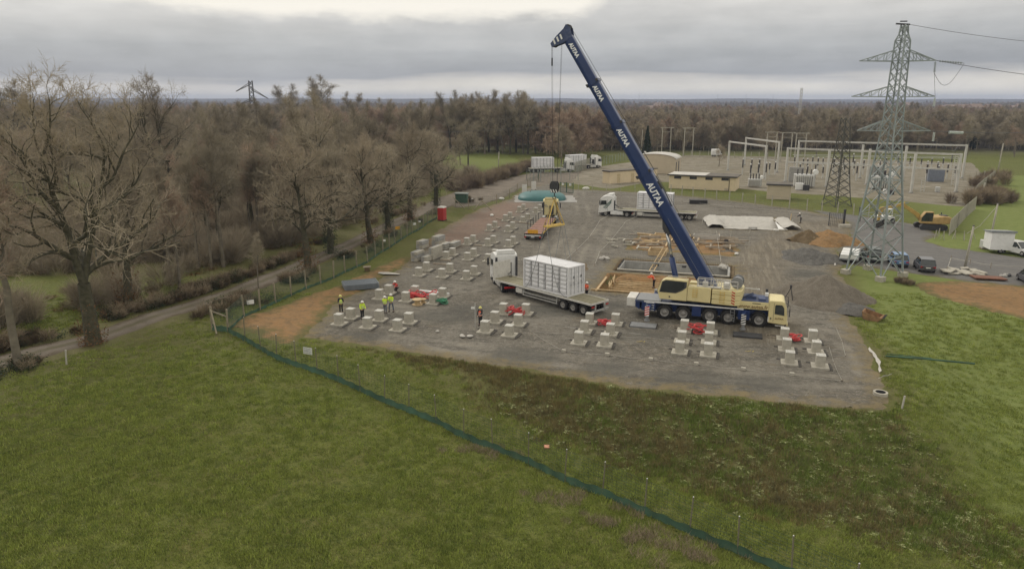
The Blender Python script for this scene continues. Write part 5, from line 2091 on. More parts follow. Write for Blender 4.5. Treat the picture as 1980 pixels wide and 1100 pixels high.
# ------------------------------------------------------------------ cars
def car(label, px, py, rz, paint, kind='hatch', loc=None):
    p = loc or at(px, py)
    t = thing('parked_car', label, 'car', (p[0], p[1], .07), rz)
    if kind == 'suv':
        L, W, Hh = 4.5, 1.85, 1.65
    else:
        L, W, Hh = 4.2, 1.78, 1.5
    lo, belt = .28, Hh * .58

    def ring(x, w, z0, z1):
        w2 = w / 2
        return [(x, -w2, z0), (x, -w2 * .98, z1 - .06), (x, -w2 * .88, z1), (x, w2 * .88, z1), (x, w2 * .98, z1 - .06), (x, w2, z0)]
    body = shell([ring(-L / 2, W * .84, .42, belt - .08), ring(-L / 2 + .18, W * .97, lo, belt + .02), ring(-L * .2, W, lo, belt + .03), ring(L * .12, W, lo, belt + .02),
                  ring(L * .30, W * .98, lo, belt - .06), ring(L / 2 - .25, W * .93, lo, belt - .18), ring(L / 2, W * .80, .38, belt - .32)])
    body.build('body', paint, t, bevel=.03)
    gh = [(-L / 2 + .12, belt), (-L / 2 + .42, Hh - .06), (-L * .25, Hh), (L * .06, Hh - .02), (L * .26, belt - .03)]

    def cab(sc, inset, dz=0):
        vs = []
        for s in (-1, 1):
            for x, z in gh:
                k = (z - belt) / (Hh - belt)
                vs.append((x * sc, s * (W / 2 * (.93 - .16 * k) - inset), z + dz * k))
        n = len(gh)
        return MB().add(vs, [tuple(range(n))[::-1], tuple(range(n, 2 * n))] + [(i, i + 1, n + i + 1, n + i) for i in range(n - 1)] + [(n - 1, 0, n, 2 * n - 1)])
    cab(1, 0).build('window_glass', M_GLASS, t)
    rf_ = MB()
    n = len(gh)
    for s in (-1, 1):
        for i, j in ((0, 1), (3, 4), (2, 2), (1, 2), (2, 3)):
            if i == j:
                k1 = 1.0
                rf_.bar((gh[2][0] + .3, s * W / 2 * .80, Hh - .05), (gh[2][0] + .32, s * W / 2 * .94, belt), .07)
                continue
            p0, p1 = gh[i], gh[j]
            rf_.bar(*[(x, s * W / 2 * (.935 - .16 * (z - belt) / (Hh - belt)), z) for x, z in (p0, p1)], .07)
    rf_.b2(gh[1][0], gh[3][0], -W / 2 * .77, W / 2 * .77, Hh - .05, Hh + .02)
    rf_.build('roof', paint, t, bevel=.02)
    for s in (-1, 1):
        for x in (-L * .31, L * .31):
            wheel(t, x, s * (W / 2 - .10), .32, .2, s)
        MB().box(-L / 2 + .06, s * W * .36, belt - .18, .12, .28, .18).build('tail_light', M_REDLAMP, t)
        MB().box(L / 2 - .10, s * W * .33, belt - .38, .16, .32, .13).build('headlight', M_LIGHT, t)
        MB().box(L * .14, s * (W / 2 + .09), belt + .06, .12, .18, .12).build('mirror', paint, t)
    MB().box(-L / 2 + .0, 0, .62, .04, .5, .11).build('number_plate', M_WHITE, t)
    MB().box(L / 2 + .01, 0, .48, .04, .5, .11).build('number_plate', M_WHITE, t)
    MB().box(-L / 2 + .05, 0, .36, .14, W * .84, .2).box(L / 2 - .04, 0, .34, .14, W * .8, .18).build('bumper', M_DARK, t, bevel=.02)
    return t


P_BLUE = mat('mid_blue_car_paint', (.10, .20, .36), .3, .08, 1, spec=.6)
P_DKG = mat('dark_green_car_paint', (.035, .050, .045), .3, .1, 1, spec=.6)
P_GREY = mat('dark_grey_car_paint', (.07, .07, .078), .3, .1, 1, spec=.6)
car('dark green estate car parked between the white crates and the blue car', 1683, 503, R(75), P_DKG, 'suv')
car('mid-blue hatchback parked under the pylon leg', 1735, 512, R(73), P_BLUE)
car('dark grey hatchback parked right of the blue car, rear to the camera', 1786, 522, R(72), P_GREY)
car('white car at the right edge facing the camera beside the white hut', 1968, 492, R(-78), M_WHITE, 'suv')
car('black car cut by the right edge of the photo in front of the rubble', 1992, 548, R(75), P_GREY)


# white crates on a low trailer beside the cars
p = at(1643, 502)
t = thing('crate_trailer', 'low grey trailer loaded with a row of white crates, left of the dark green car', 'trailer', (p.x, p.y, .06), R(62))
MB().b2(-2.6, 2.6, -1.1, 1.1, .35, .5).build('trailer_bed', M_GREY, t)
for k in range(5):
    MB().b2(-2.5 + k * 1.0, -1.6 + k * 1.0, -1.0, 1.0, .5, 1.0 + .03 * (k % 2)).build('crate', M_WHITE, t, bevel=.03)
for s in (-1, 1):
    wheel(t, 0, s * 1.15, .33, .2, s)

# small white site tractor / dumper by the gate
p = at(1709, 432)
t = thing('site_dumper', 'small white dumper with roll cage seen through the pylon legs', 'dumper', (p.x, p.y, .06), R(200))
MB().prism([(-1.4, .6), (1.3, .6), (1.5, 1.2), (.3, 1.4), (-.2, 1.1), (-1.4, 1.1)], -.8, .8).build('body', M_WHITE, t, bevel=.05)
m_ = MB()
for x, y in ((-.9, -.6), (-.9, .6), (.1, -.6), (.1, .6)):
    m_.bar((x, y, 1.1), (x, y, 2.3), .08)
m_.b2(-1.0, .2, -.7, .7, 2.28, 2.38)
m_.build('roll_cage', M_WHITE, t)
for s in (-1, 1):
    for x in (-.9, .9):
        wheel(t, x, s * .85, .42, .3, s)

# ------------------------------------------------------------------ orange excavator
M_EXC = mat('orange_excavator_paint', (.42, .28, .11), .6, .15, 2, dirt=.4, dirtcol=(.30, .22, .13))
M_EXB = mat('yellow_ochre_boom', (.42, .29, .08), .6, .15, 2, dirt=.4, dirtcol=(.26, .19, .10))
p = at(1798, 443)
t = thing('excavator', 'orange tracked excavator with its ochre boom stretched left, parked behind the pylon', 'excavator', (p.x, p.y, .05), R(-10))
for s in (-1, 1):
    tk = MB().prism([(-2.0, .25), (-1.7, 0), (1.7, 0), (2.0, .25), (2.0, .6), (1.7, .85), (-1.7, .85), (-2.0, .6)], s * 1.25 - .28, s * 1.25 + .28)
    tk.build('crawler_track', M_DARK, t)
    MB().b2(-1.6, 1.6, s * .95, s * 1.0, .3, .6).build('track_frame', M_CHASSIS, t)
MB().cyl((0, 0, .6), (0, 0, .95), .8, 18).b2(-1.2, 1.2, -.95, .95, .4, .7).build('undercarriage', M_CHASSIS, t)
MB().prism([(-1.2, .95), (2.1, .95), (2.5, 1.2), (2.45, 2.0), (1.4, 2.15), (-1.2, 1.75)], -1.3, 1.3).build('engine_housing', M_EXC, t, bevel=.08)
MB().b2(1.2, 2.2, -.5, .6, 2.1, 2.2).cyl((1.7, .9, 2.0), (1.7, .9, 2.5), .07, 8).build('engine_cover', M_DARK, t)
MB().prism([(-1.9, 1.0), (-.15, 1.0), (-.15, 2.8), (-1.35, 2.8), (-1.9, 1.9)], -1.28, -.35).build('cab', M_EXC, t, bevel=.05)
MB().prism([(-1.86, 1.35), (-.25, 1.35), (-.25, 2.68), (-1.30, 2.68), (-1.86, 1.88)], -1.30, -1.284).build('cab_window', M_GLASS, t)
MB().prism([(-1.4, 1.4), (-1.9, 2.4), (-4.3, 3.9), (-4.7, 3.6), (-2.4, 2.0), (-1.8, 1.3)], -.25, .25).build('boom', M_EXB, t, bevel=.04)
MB().prism([(-4.1, 4.1), (-7.4, 3.1), (-7.5, 2.85), (-4.6, 3.45)], -.2, .2).build('boom', M_EXB, t, bevel=.04)
MB().prism([(-7.1, 3.3), (-7.7, 3.2), (-7.9, 1.1), (-7.6, 1.0)], -.18, .18).build('dipper_arm', M_EXB, t, bevel=.03)
MB().prism([(-7.5, 1.2), (-8.1, 1.1), (-8.3, .3), (-7.6, .05), (-7.0, .3), (-7.1, .7)], -.55, .55).build('bucket', M_CHASSIS, t)
MB().cyl((-1.2, .0, 1.6), (-3.2, 0, 3.0), .09, 8).cyl((-3.6, 0, 4.0), (-6.6, 0, 3.55), .08, 8).build('hydraulic_cylinder', M_GREY, t)
# ------------------------------------------------------------------ concrete column footings
M_CONC = mat('pale_concrete', (.40, .375, .315), .9, .15, 3, .15, 25, dirt=.35, dirtcol=(.30, .28, .24))
M_CONC2 = mat('grey_concrete', (.33, .325, .305), .9, .15, 2, .2, 20, dirt=.4, dirtcol=(.22, .20, .17))
M_TRENCH = mat('dark_wet_gravel', (.075, .068, .060), .95, .3, 4, .4, 18)
M_TIMBER = mat('raw_timber', (.50, .37, .21), .85, .2, 3, .2, 12, dirt=.4, dirtcol=(.30, .22, .13))
M_TIMBER2 = mat('weathered_timber', (.30, .25, .19), .9, .2, 3, .2, 12)
M_SHEET = mat('white_geotextile', (.44, .42, .38), .85, .1, 1.5, .4, 6, dirt=.6, dirtcol=(.34, .32, .29))
M_ROPE = mat('pale_tape', (.42, .40, .35), .7, .1, 3)
M_ZINC = mat('galvanised_mesh', (.26, .29, .32), .5, .15, 3, metal=.4)
M_COIL = mat('red_cable_sheath', (.55, .065, .065), .6, .2, 4)
M_GCOIL = mat('green_cable_sheath', (.03, .20, .10), .6, .2, 4)
M_TEAL = mat('teal_tarpaulin', (.040, .135, .135), .55, .1, .8)
M_TOILET = mat('toilet_red', (.50, .05, .045), .5, .08, 2)
M_KIOSK = mat('kiosk_green', (.055, .11, .075), .7, .1, 3)
M_GREEN = mat('windbreak_green', (.055, .112, .075), .9, .35, .8, dirt=.6, dirtcol=(.12, .14, .07))

ft = thing('concrete_footing', 'x', 'footing', (0, 0, 0), AX, 'concrete column footings on the yard')
MB().b2(-.62, .62, -.62, .62, -.05, .13).build('base_slab', M_CONC, ft, bevel=.015)
MB().b2(-.33, .33, -.33, .33, .13, .97).build('plinth', M_CONC, ft, bevel=.015)
cp_ = MB().b2(-.34, .34, -.34, .34, .971, 1.0)
for sx in (-1, 1):
    for sy in (-1, 1):
        cp_.cyl((sx * .2, sy * .2, 1.0), (sx * .2, sy * .2, 1.06), .02, 5)
cp_.build('cap', mat('light_grout', (.50, .49, .45), .9, .08, 4), ft)
tb = MB()
for a_, b_, c_, d_ in ((-.92, .8, .66, .86), (.66, .86, -.7, .8)):
    tb.b2(a_, b_, c_, d_, -.03, .04)
tb.build('open_trench_edge', M_TRENCH, ft)

FT = [
    (656, 628, 'leftmost footing of the six in front of the men in yellow jackets'), (679, 616, 'footing beside the man in the open yellow vest, back row of the front-left six'),
    (711, 634, 'front middle footing of the front-left six'), (734, 620, 'back middle footing of the front-left six, below the pair of men'),
    (769, 639, 'front right footing of the front-left six'), (791, 625, 'back right footing of the front-left six, rightmost there'),
    (734, 579, 'footing just left of the pair of men in yellow'), (752, 569, 'footing hiding the crouching worker in red'),
    (785, 583, 'footing left of the red cable bundle and wooden drums'), (803, 572, 'footing standing behind the red cable bundle'),
    (838, 588, 'footing right of the drums, touching the green cable coil'), (856, 575, 'footing on the white pipe behind the green coil'),
    (974, 607, 'footing left of the first red coil, back row below the lorry'), (1017, 608, 'footing right of the first red coil'),
    (957, 624, 'middle-row footing right of the worker with the pole'), (1002, 629, 'middle-row footing below the first red coil'),
    (938, 643, 'front footing at the feet of the worker with the pole'), (985, 650, 'front right footing of the group below the lorry'),
    (1140, 626, 'footing left of the second red coil, behind the trailer rear'), (1190, 628, 'footing right of the second red coil'),
    (1130, 643, 'middle left footing of the group between the two crane mats and the lorry'), (1180, 648, 'middle right footing of the group left of the first crane mat'),
    (1119, 665, 'front left footing of the group left of the first crane mat'), (1169, 669, 'front right footing of the group left of the first crane mat'),
    (1323, 641, 'footing left of the large red coil in front of the crane wheels'), (1373, 645, 'footing right of the large red coil'),
    (1318, 662, 'middle left footing below the large red coil'), (1370, 664, 'middle right footing below the large red coil'),
    (1314, 683, 'front left footing of the group in front of the crane wheels'), (1369, 688, 'front right footing of the group in front of the crane wheels'),
    (1516, 657, 'footing left of the last red coil near the crane cab'), (1570, 662, 'back right footing near the yard corner'),
    (1520, 678, 'middle left footing of the rightmost group'), (1577, 683, 'middle right footing of the rightmost group'),
    (1526, 703, 'front left footing of the rightmost group'), (1585, 710, 'frontmost footing of all, right corner of the yard'),
    (810, 534, 'front footing of the first pair below the stacked concrete blocks'), (825, 524, 'rear footing of the first pair below the stacked concrete blocks'),
    (855, 537, 'front footing of the pair in the middle of the row below the stacked blocks'), (870, 527, 'rear footing of the pair in the middle of the row below the stacked blocks'),
    (902, 541, 'front footing of the pair left of the lorry headboard'), (917, 531, 'rear footing of the pair left of the lorry headboard'),
    (863, 501, 'footing touching the lower stacked blocks, front one'), (875, 494, 'footing beside the lower stacked blocks, rear one'),
    (904, 503, 'tilted-looking front footing between blocks and lorry cab'), (916, 496, 'rear footing between blocks and lorry cab'),
    (944, 506, 'footing left of the lorry cab mirror'), (957, 497, 'footing half hidden behind the lorry cab'),
    (903, 474, 'front left footing of the row at the tip of the stacked slabs'), (915, 468, 'rear left footing of the row at the tip of the stacked slabs'),
    (943, 476, 'front middle footing of the row left of the low-loader'), (954, 470, 'rear middle footing of the row left of the low-loader'),
    (983, 478, 'front right footing of the row left of the low-loader'), (992, 472, 'rear right footing of the row left of the low-loader'),
    (946, 447, 'front footing at the reddish left verge, level with the orange rear sign'), (957, 441, 'rear footing at the reddish left verge, level with the orange rear sign'),
    (982, 449, 'front footing beside the stacked posts left of the low-loader'), (991, 443, 'rear footing beside the stacked posts left of the low-loader'),
    (977, 428, 'front footing level with the low-loader stake posts'), (986, 422, 'rear footing level with the low-loader stake posts'),
    (1011, 430, 'front footing seen between the low-loader stake posts'), (1020, 425, 'rear footing seen between the low-loader stake posts'),
    (1004, 411, 'front footing below the left end of the teal water bag'), (1012, 406, 'rear footing below the left end of the teal water bag'),
    (1036, 412, 'front footing left of the yellow low-loader cab'), (1044, 407, 'rear footing left of the yellow low-loader cab')]
for i, (px, py, lb) in enumerate(FT):
    x, y, _ = G(px, py)
    rz_ = AX + random.uniform(-.03, .03)
    if i == 0:
        ft.location = (x, y, .04)
        ft['label'] = lb
    else:
        copy_tree(ft, (x, y, .04 + random.uniform(-.02, .02)), rz_, lb, (1, 1, random.uniform(.94, 1.05)))


# ------------------------------------------------------------------ cable coils, drums, pipes
def coil(name, px, py, n, m, label, rad=.42, spread=.55, cat='cable coil'):
    p = at(px, py)
    t = thing(name, label, cat, (p.x, p.y, .05), AX)
    r_ = random.Random(px)
    for k in range(n):
        cx = r_.uniform(-spread, spread)
        cy = r_.uniform(-.3, .3)
        MB().torus((0, 0, 0), rad * r_.uniform(.7, 1.1), .045, 20, 6, wob=.15).build('loop', m, t, True, loc=(cx, cy, .12 + .09 * (k // 2) + r_.uniform(0, .1)), rot=(r_.uniform(-.5, .5), r_.uniform(-.5, .5), 0))
    return t


coil('cable_coil', 996, 609, 11, M_COIL, 'first pile of red ducting loops, between two footings below the lorry')
coil('cable_coil', 1167, 630, 8, M_COIL, 'second, flatter pile of red ducting loops, behind the left crane mat row', .38, .5)
coil('cable_coil', 1350, 644, 12, M_COIL, 'widest pile of red ducting loops, in front of the middle crane wheels', .42, .75)
coil('cable_coil', 1532, 659, 8, M_COIL, 'last pile of red ducting loops, before the crane driving cab', .36, .45)
coil('cable_coil', 855, 588, 8, M_GCOIL, 'green ducting coil at the foot of the right footing near the drums', .32, .3)
t = coil('cable_coil', 818, 575, 9, M_COIL, 'large red ducting bundle with tube ends lying behind the wooden drums', .5, 1.3)
p = at(805, 577)
m_ = MB()
for k in range(7):
    m_.tube([(-1.1, -.25 + .08 * k, .15 + .09 * (k % 3)), (-.1, -.2 + .06 * k, .35 + .07 * (k % 3)), (.9, -.3 + .09 * k, .2 + .06 * (k % 2))], .055, 6)
m_.b2(-1.25, -.1, -.25, .35, .0, .5)
tag(m_.build('red_cable_box', M_COIL, loc=(p.x, p.y, .05), rot=(0, 0, AX)), 'solid red bundle of ducting between the left footing and the drums', 'cable bundle')


def drum(px, py, s, lb):
    p = at(px, py)
    t = thing('cable_drum', lb, 'cable drum', (p.x, p.y, .05), 0, 'wooden cable drums')
    MB().cyl((0, 0, 0), (0, 0, .06 * s), .52 * s, 20).build('flange', M_TIMBER, t)
    MB().cyl((0, 0, .06 * s), (0, 0, .52 * s), .26 * s, 14).build('core', mat('drum_core', (.45, .33, .17), .8), t)
    MB().cyl((0, 0, .52 * s), (0, 0, .58 * s), .52 * s, 20).build('flange', M_TIMBER, t)


drum(807, 590, 1.0, 'larger pale wooden cable drum lying flat before the red bundle')
drum(818, 586, .68, 'smaller wooden cable drum tucked behind the larger one')
a_, b_ = at(812, 567), at(868, 573)
tag(MB().tube([(a_.x, a_.y, .25), (b_.x, b_.y, .25)], .16, 12).build('plastic_pipe', M_WHITE, smooth=True), 'long white plastic pipe lying behind the red bundle', 'pipe')

# stacked concrete pieces by the left verge
SB_ = [(817, 480, 1.9, 1.0, 1.1, 'left upper stack of long concrete blocks by the verge', 2), (848, 474, 2.2, 1.05, 1.35, 'right upper stack of long concrete blocks by the verge', 2),
       (808, 504, 2.0, .9, 1.25, 'left lower block pile nearest the clay bank', 3), (826, 505, 1.7, .8, .7, 'low concrete block between the two lower piles', 1),
       (843, 500, 2.6, .65, 1.6, 'tall upright concrete slab pile, brightest of the lower ones', 1), (862, 481, 1.9, .9, .8, 'stack of thin slabs right of the upper blocks', 4), (878, 478, 2.4, 1.0, .75, 'rightmost slab stack with loose boards on top', 4)]
for px, py, l_, w_, h_, lb, nl in SB_:
    p = at(px, py)
    t = thing('concrete_block_stack', lb, 'concrete blocks', (p.x, p.y, .04), R(68), 'concrete pieces stacked by the verge')
    for k in range(nl):
        for q in range(2):
            MB().b2(-l_ / 2 + .04 * (k % 2), l_ / 2, -w_ / 2 + q * w_ / 2 + .01, -w_ / 2 + (q + 1) * w_ / 2 - .02, k * h_ / nl + .02, (k + 1) * h_ / nl - .02).build('concrete_block', M_CONC2 if (k + q) % 2 else M_CONC, t, bevel=.03)
for (pa, pb, lb) in (((838, 511), (866, 513), 'plank lying in front of the upright slab pile'), ((852, 504), (872, 505), 'short plank beside the lower stacked blocks'), ((960, 424), (1035, 436), 'bundle of pale posts lying between footings left of the low-loader'), ((916, 475), (940, 477), 'thin pale board lying between two footings of the fourth row')):
    a_, b_ = at(*pa), at(*pb)
    tag(MB().bar((a_.x, a_.y, .1), (b_.x, b_.y, .1), .22, .12).build('timber_plank', M_TIMBER2), lb, 'plank')
# stack of mesh panels
p = at(697, 556)
t = thing('mesh_panel_stack', 'flat stack of galvanised fence panels lying by the clay strip', 'fence panels', (p.x, p.y, .04), R(20))
for k in range(6):
    m_ = MB()
    w_, l_ = 1.15, 1.8
    ox = random.uniform(-.06, .06)
    for s in (-1, 1):
        m_.bar((-l_ + ox, s * w_, 0), (l_ + ox, s * w_, 0), .05)
        m_.bar((s * l_ + ox, -w_, 0), (s * l_ + ox, w_, 0), .05)
    for q in range(22):
        x = -l_ + ox + 2 * l_ * (q + .5) / 22
        m_.bar((x, -w_, 0), (x, w_, 0), .014)
    for q in range(8):
        y = -w_ + 2 * w_ * (q + .5) / 8
        m_.bar((-l_ + ox, y, 0), (l_ + ox, y, 0), .014)
    o = m_.build('mesh_panel', M_ZINC, t, loc=(0, 0, .08 + k * .10))
    o['kind'] = 'stuff'
MB().b2(-1.75, 1.75, -1.1, 1.1, .0, .55).build('packed_panels', mat('packed_steel', (.15, .17, .19), .6, .3, 12), t)
p = at(752, 531)
r_ = random.Random(3)
V = [(r_.uniform(.85, 1.1) * 1.5 * math.cos(k * .63), r_.uniform(.8, 1.1) * .6 * math.sin(k * .63), .06 + .1 * r_.random()) for k in range(10)] + [(0, 0, .22)]
tag(MB().add(V, [(k, (k + 1) % 10, 10) for k in range(10)]).build('white_sheet', M_SHEET, loc=(p.x, p.y, .04), rot=(0, 0, AX)), 'crumpled white sheet lying right of the mesh panels', 'sheet')
p = at(710, 524)
t = thing('timber_box', 'small brown timber stool-like box above the mesh panels', 'box', (p.x, p.y, 0), .2)
MB().b2(-.45, .45, -.3, .3, .45, .55).build('top', M_TIMBER2, t)
MB().b2(-.3, .3, -.2, .2, 0, .45).build('base', M_SOIL, t)

# ------------------------------------------------------------------ water bag on grey mat
p = at(1048, 385)
mt_ = thing('ground_mat', 'pale grey sheet spread under the teal water bag', 'sheet', (p.x, p.y, 0), 0)
V = []
n_ = 40
for k in range(n_):
    a_ = 2 * math.pi * k / n_
    q = max(abs(math.cos(a_)), abs(math.sin(a_)))
    V.append((5.6 * math.cos(a_) / q * (1 + .03 * math.sin(9 * a_)) + (1.2 if math.cos(a_) > 0 else 0), 5.4 * math.sin(a_) / q * (1 + .03 * math.sin(7 * a_)), .075))
MB().add(V, [tuple(range(n_))]).build('sheet_cloth', mat('grey_groundsheet', (.30, .29, .27), .9, .15, .5, .3, 3), mt_)
wb = MB()
n_, m2 = 40, 12
V, Fc = [], []
for i in range(m2 + 1):
    ph = (i / m2) * math.pi / 2
    for j in range(n_):
        a_ = 2 * math.pi * j / n_
        c_, s_ = math.cos(a_), math.sin(a_)
        q = (abs(c_) ** 3.2 + abs(s_) ** 3.2) ** (-1 / 3.2)
        V.append((4.9 * q * c_ * math.cos(ph), 4.8 * q * s_ * math.cos(ph), 1.5 * math.sin(ph) ** .8))
for i in range(m2):
    for j in range(n_):
        Fc.append((i * n_ + j, i * n_ + (j + 1) % n_, (i + 1) * n_ + (j + 1) % n_, (i + 1) * n_ + j))
t = thing('water_bag', 'big teal pillow-shaped water bag lying behind the yellow low-loader', 'water tank', (p.x, p.y + .6, .09), 0)
MB().add(V, Fc).build('bag', M_TEAL, t, smooth=True)
for x in (-2.4, 0.3, 2.4):
    MB().cyl((x, 0, 1.25), (x, 0, 1.5), .09, 8).build('valve', M_DARK, t)

# red toilet, green kiosk, white panels
p = at(855, 426)
t = thing('portable_toilet', 'red portable toilet with pale roof standing by the end of the left fence', 'portable toilet', (p.x, p.y, 0), R(-25))
MB().b2(-.55, .55, -.55, .55, .1, 2.15).build('cabin', M_TOILET, t, bevel=.04)
for k in range(4):
    MB().b2(-.5 + k * .27, -.28 + k * .27, -.575, -.552, .3, 2.0).build('wall_rib', M_TOILET, t)
MB().b2(.553, .575, -.42, .42, .2, 2.05).build('door', mat('toilet_door', (.42, .05, .05), .5), t)
shell([[(-.6, -.6, 2.15), (.6, -.6, 2.15), (.6, .6, 2.15), (-.6, .6, 2.15)], [(-.45, -.45, 2.36), (.45, -.45, 2.36), (.45, .45, 2.36), (-.45, .45, 2.36)]]).build('roof', M_WHITE2, t)
MB().b2(-.6, .6, -.6, .6, 0, .1).build('skid', M_DARK, t)
p = at(893, 392)
t = thing('electrical_kiosk', 'dark green electrical kiosk with grey roof left of the fence opening', 'kiosk', (p.x, p.y, 0), R(-8))
MB().b2(-1.15, 1.15, -.8, .8, 0, 1.75).build('cabinet', M_KIOSK, t)
MB().b2(-.9, -.05, -.83, -.803, .15, 1.6).build('door', M_KIOSK, t)
MB().b2(.05, .9, -.83, -.803, .15, 1.6).build('door', M_KIOSK, t)
MB().b2(-1.3, 1.3, -.95, .95, 1.75, 1.92).build('roof', mat('grey_green_roof', (.20, .23, .21), .8), t)
for px, py, lb in ((1014, 375, 'left white upright panel behind the water bag'), (1032, 368, 'right white upright panel behind the water bag')):
    p = at(px, py)
    t = thing('standing_board', lb, 'panel', (p.x, p.y, 0), R(20))
    MB().b2(-.55, .55, -.05, .05, .15, 2.0).build('board', M_WHITE2, t)
    MB().b2(-.5, -.42, -.2, .2, 0, .15).b2(.42, .5, -.2, .2, 0, .15).build('foot', M_DARK, t)
for px, py, lb, s in ((907, 389, 'white bag by the right side of the green kiosk', .5), (912, 387, 'second white bag right of the kiosk', .6), (970, 386, 'white bag lying on the mesh fence line', .8), (951, 418, 'small white bundle on the reddish gravel verge', .6),
                      (1133, 366, 'white bundle on the kerb below the yellow building', 1.0), (1500, 447, 'pale sack lying in the ruts', .5), (1424, 493, 'small white scrap of sheet in the middle of the yard', .45)):
    p = at(px, py)
    tag(MB().ball((0, 0, .14), s, 9, 6, sz=.4, sy=.6).build('white_bag', M_WHITE2, loc=(p.x, p.y, .02), rot=(0, 0, random.uniform(0, 3))), lb, 'bag')

# ------------------------------------------------------------------ excavations


def local(polyc, ang):
    return Matrix.Translation((polyc[0][0], polyc[0][1], 0)), ang


def pit_floor(poly, z, m, name):
    pts = [(x, y) for x, y in poly]
    cx = sum(p[0] for p in pts) / 4
    cy = sum(p[1] for p in pts) / 4
    return sheet(name, lambda x, y: sdf(poly, x, y) - .15, bnd(poly, 1), .4, z, m, relief=.05)


# concrete basin
pit_floor(PIT1, -1.45, M_GRAVEL, 'pit_floor')
t = thing('concrete_basin', 'half-built rectangular concrete basin sunk in the yard behind the crane', 'basin', (PIT1[0][0], PIT1[0][1], 0), AX)
A_, B_ = 13.4, 6.2
for i in range(11):
    x0 = .25 + i * (A_ - .5) / 11
    x1 = x0 + (A_ - .5) / 11 - .015
    MB().b2(x0, x1, B_ - 1.05, B_ - .8, -1.4, .12).build('wall_panel', M_CONC2, t)
    MB().b2(x0, x1, .25, .5, -1.4, .06).build('wall_panel', M_CONC2, t)
for i in range(4):
    y0 = .5 + i * (B_ - 1.55) / 4
    MB().b2(.25, .5, y0, y0 + (B_ - 1.55) / 4 - .015, -1.4, .10).build('wall_panel', M_CONC2, t)
    MB().b2(A_ - .5, A_ - .25, y0, y0 + (B_ - 1.55) / 4 - .015, -1.4, .10).build('wall_panel', M_CONC2, t)
MB().b2(.25, A_ - .25, .22, .53, .065, .13).build('wall_coping', M_CONC, t)
MB().b2(.5, A_ - .5, .5, B_ - 1.05, -1.40, -1.30).build('floor_slab', M_CONC2, t)
for x, y in ((4.2, B_ - 1.06), (7.5, B_ - 1.06)):
    MB().b2(x, x + .5, y - .02, y - .004, -.3, -.05).build('wall_opening', M_DARK, t)
rb = MB()
for i in range(60):
    x = .5 + i * (A_ - 1) / 59
    rb.bar((x, B_ - .9, .1), (x, B_ - .9, .62), .02)
for i in range(26):
    rb.bar((.38, .5 + i * .18, .1), (.38, .5 + i * .18, .5), .02)
o = rb.build('starter_bars', M_DARK, t)
o['kind'] = 'stuff'
for (x, y, l_, lb) in ((8.6, 3.2, 3.6, 'long pale plank lying on the basin floor'), (7.2, 2.4, 1.2, 'short board on the basin floor')):
    q = Vector((PIT1[0][0], PIT1[0][1], 0)) + E1 * x + E2 * y
    tag(MB().b2(-l_ / 2, l_ / 2, -.15, .15, 0, .08).build('timber_plank', M_SHEET, loc=(q.x, q.y, -1.29), rot=(0, 0, AX)), lb, 'plank')
# soil bank sides of the basin cut
for (pts, nm) in ((PIT1, 'cut_bank'), (PIT2, 'cut_bank')):
    m_ = MB()
    n4 = len(pts)
    cx = sum(p[0] for p in pts) / 4
    cy = sum(p[1] for p in pts) / 4
    N_ = 26
    for i in range(4):
        a_, b_ = Vector(pts[i]), Vector(pts[(i + 1) % 4])
        nrm = (Vector((cx, cy)) - (a_ + b_) / 2).normalized()
        V, Fc = [], []
        for k in range(N_ + 1):
            q = a_.lerp(b_, k / N_)
            for j, (ins, z) in enumerate(((-.25, .07), (.05, .0), (.28, -.75), (.5, -1.46))):
                w = .10 * float(noise2(q.x * 3, q.y * 3, 1, j + 2))
                e_ = q + nrm * (ins + w)
                V.append((e_.x, e_.y, z + w * .4))
        for k in range(N_):
            for j in range(3):
                Fc.append((k * 4 + j, (k + 1) * 4 + j, (k + 1) * 4 + j + 1, k * 4 + j + 1))
        m_.add(V, Fc)
    o = m_.build(nm, M_SOIL if pts is PIT1 else M_CLAY, smooth=True)
    o['kind'] = 'structure'
# clay trench with timber formwork
pit_floor(PIT2, -.55, M_CLAY, 'trench_floor')
c2 = Vector((PIT2[0][0], PIT2[0][1], 0))
q = c2 + E1 * 6.2 + E2 * 6.9
m_ = MB()
V, Fc = [], []
for i in range(31):
    for j in range(9):
        x = -5.2 + 10.6 * i / 30
        y = -1.4 + 2.9 * j / 8
        z = .75 * math.cos(y / 1.45 * 1.3) * min(1, (5.6 - abs(x)) / 1.0) + .12 * float(noise2(x * 2, y * 2, 1, 4))
        V.append((x, y, z))
for i in range(30):
    for j in range(8):
        Fc.append((i * 9 + j, (i + 1) * 9 + j, (i + 1) * 9 + j + 1, i * 9 + j + 1))
tag(m_.add(V, Fc).build('clay_berm', M_CLAY, smooth=True, loc=(q.x, q.y, -.5), rot=(0, 0, AX)), 'long ridge of orange clay against the near wall of the concrete basin', 'earth bank')
fw = thing('timber_formwork', 'raw timber formwork boards laid out in rows in the clay trench left of the crane', 'formwork', (c2.x, c2.y, -.42), AX)
rr_ = random.Random(12)
for k, y in enumerate((.7, 1.6, 2.6, 3.5, 4.4, 5.2)):
    MB().b2(1.2 + .15 * (k % 3), 10.9 - .2 * (k % 2), y - .05, y + .05, .0, .42).build('shutter_board', M_TIMBER, fw)
    MB().b2(1.0, 10.8, y + .26, y + .42, .02 + .02 * (k % 2), .16).build('rail_board', M_TIMBER, fw)
for k in range(9):
    MB().box(1.1 + rr_.uniform(-.1, .3), 1.0 + k * .55, .5, .10, .5, .9, rx=.5, rz=rr_.uniform(-.2, .2)).build('brace', M_TIMBER, fw)
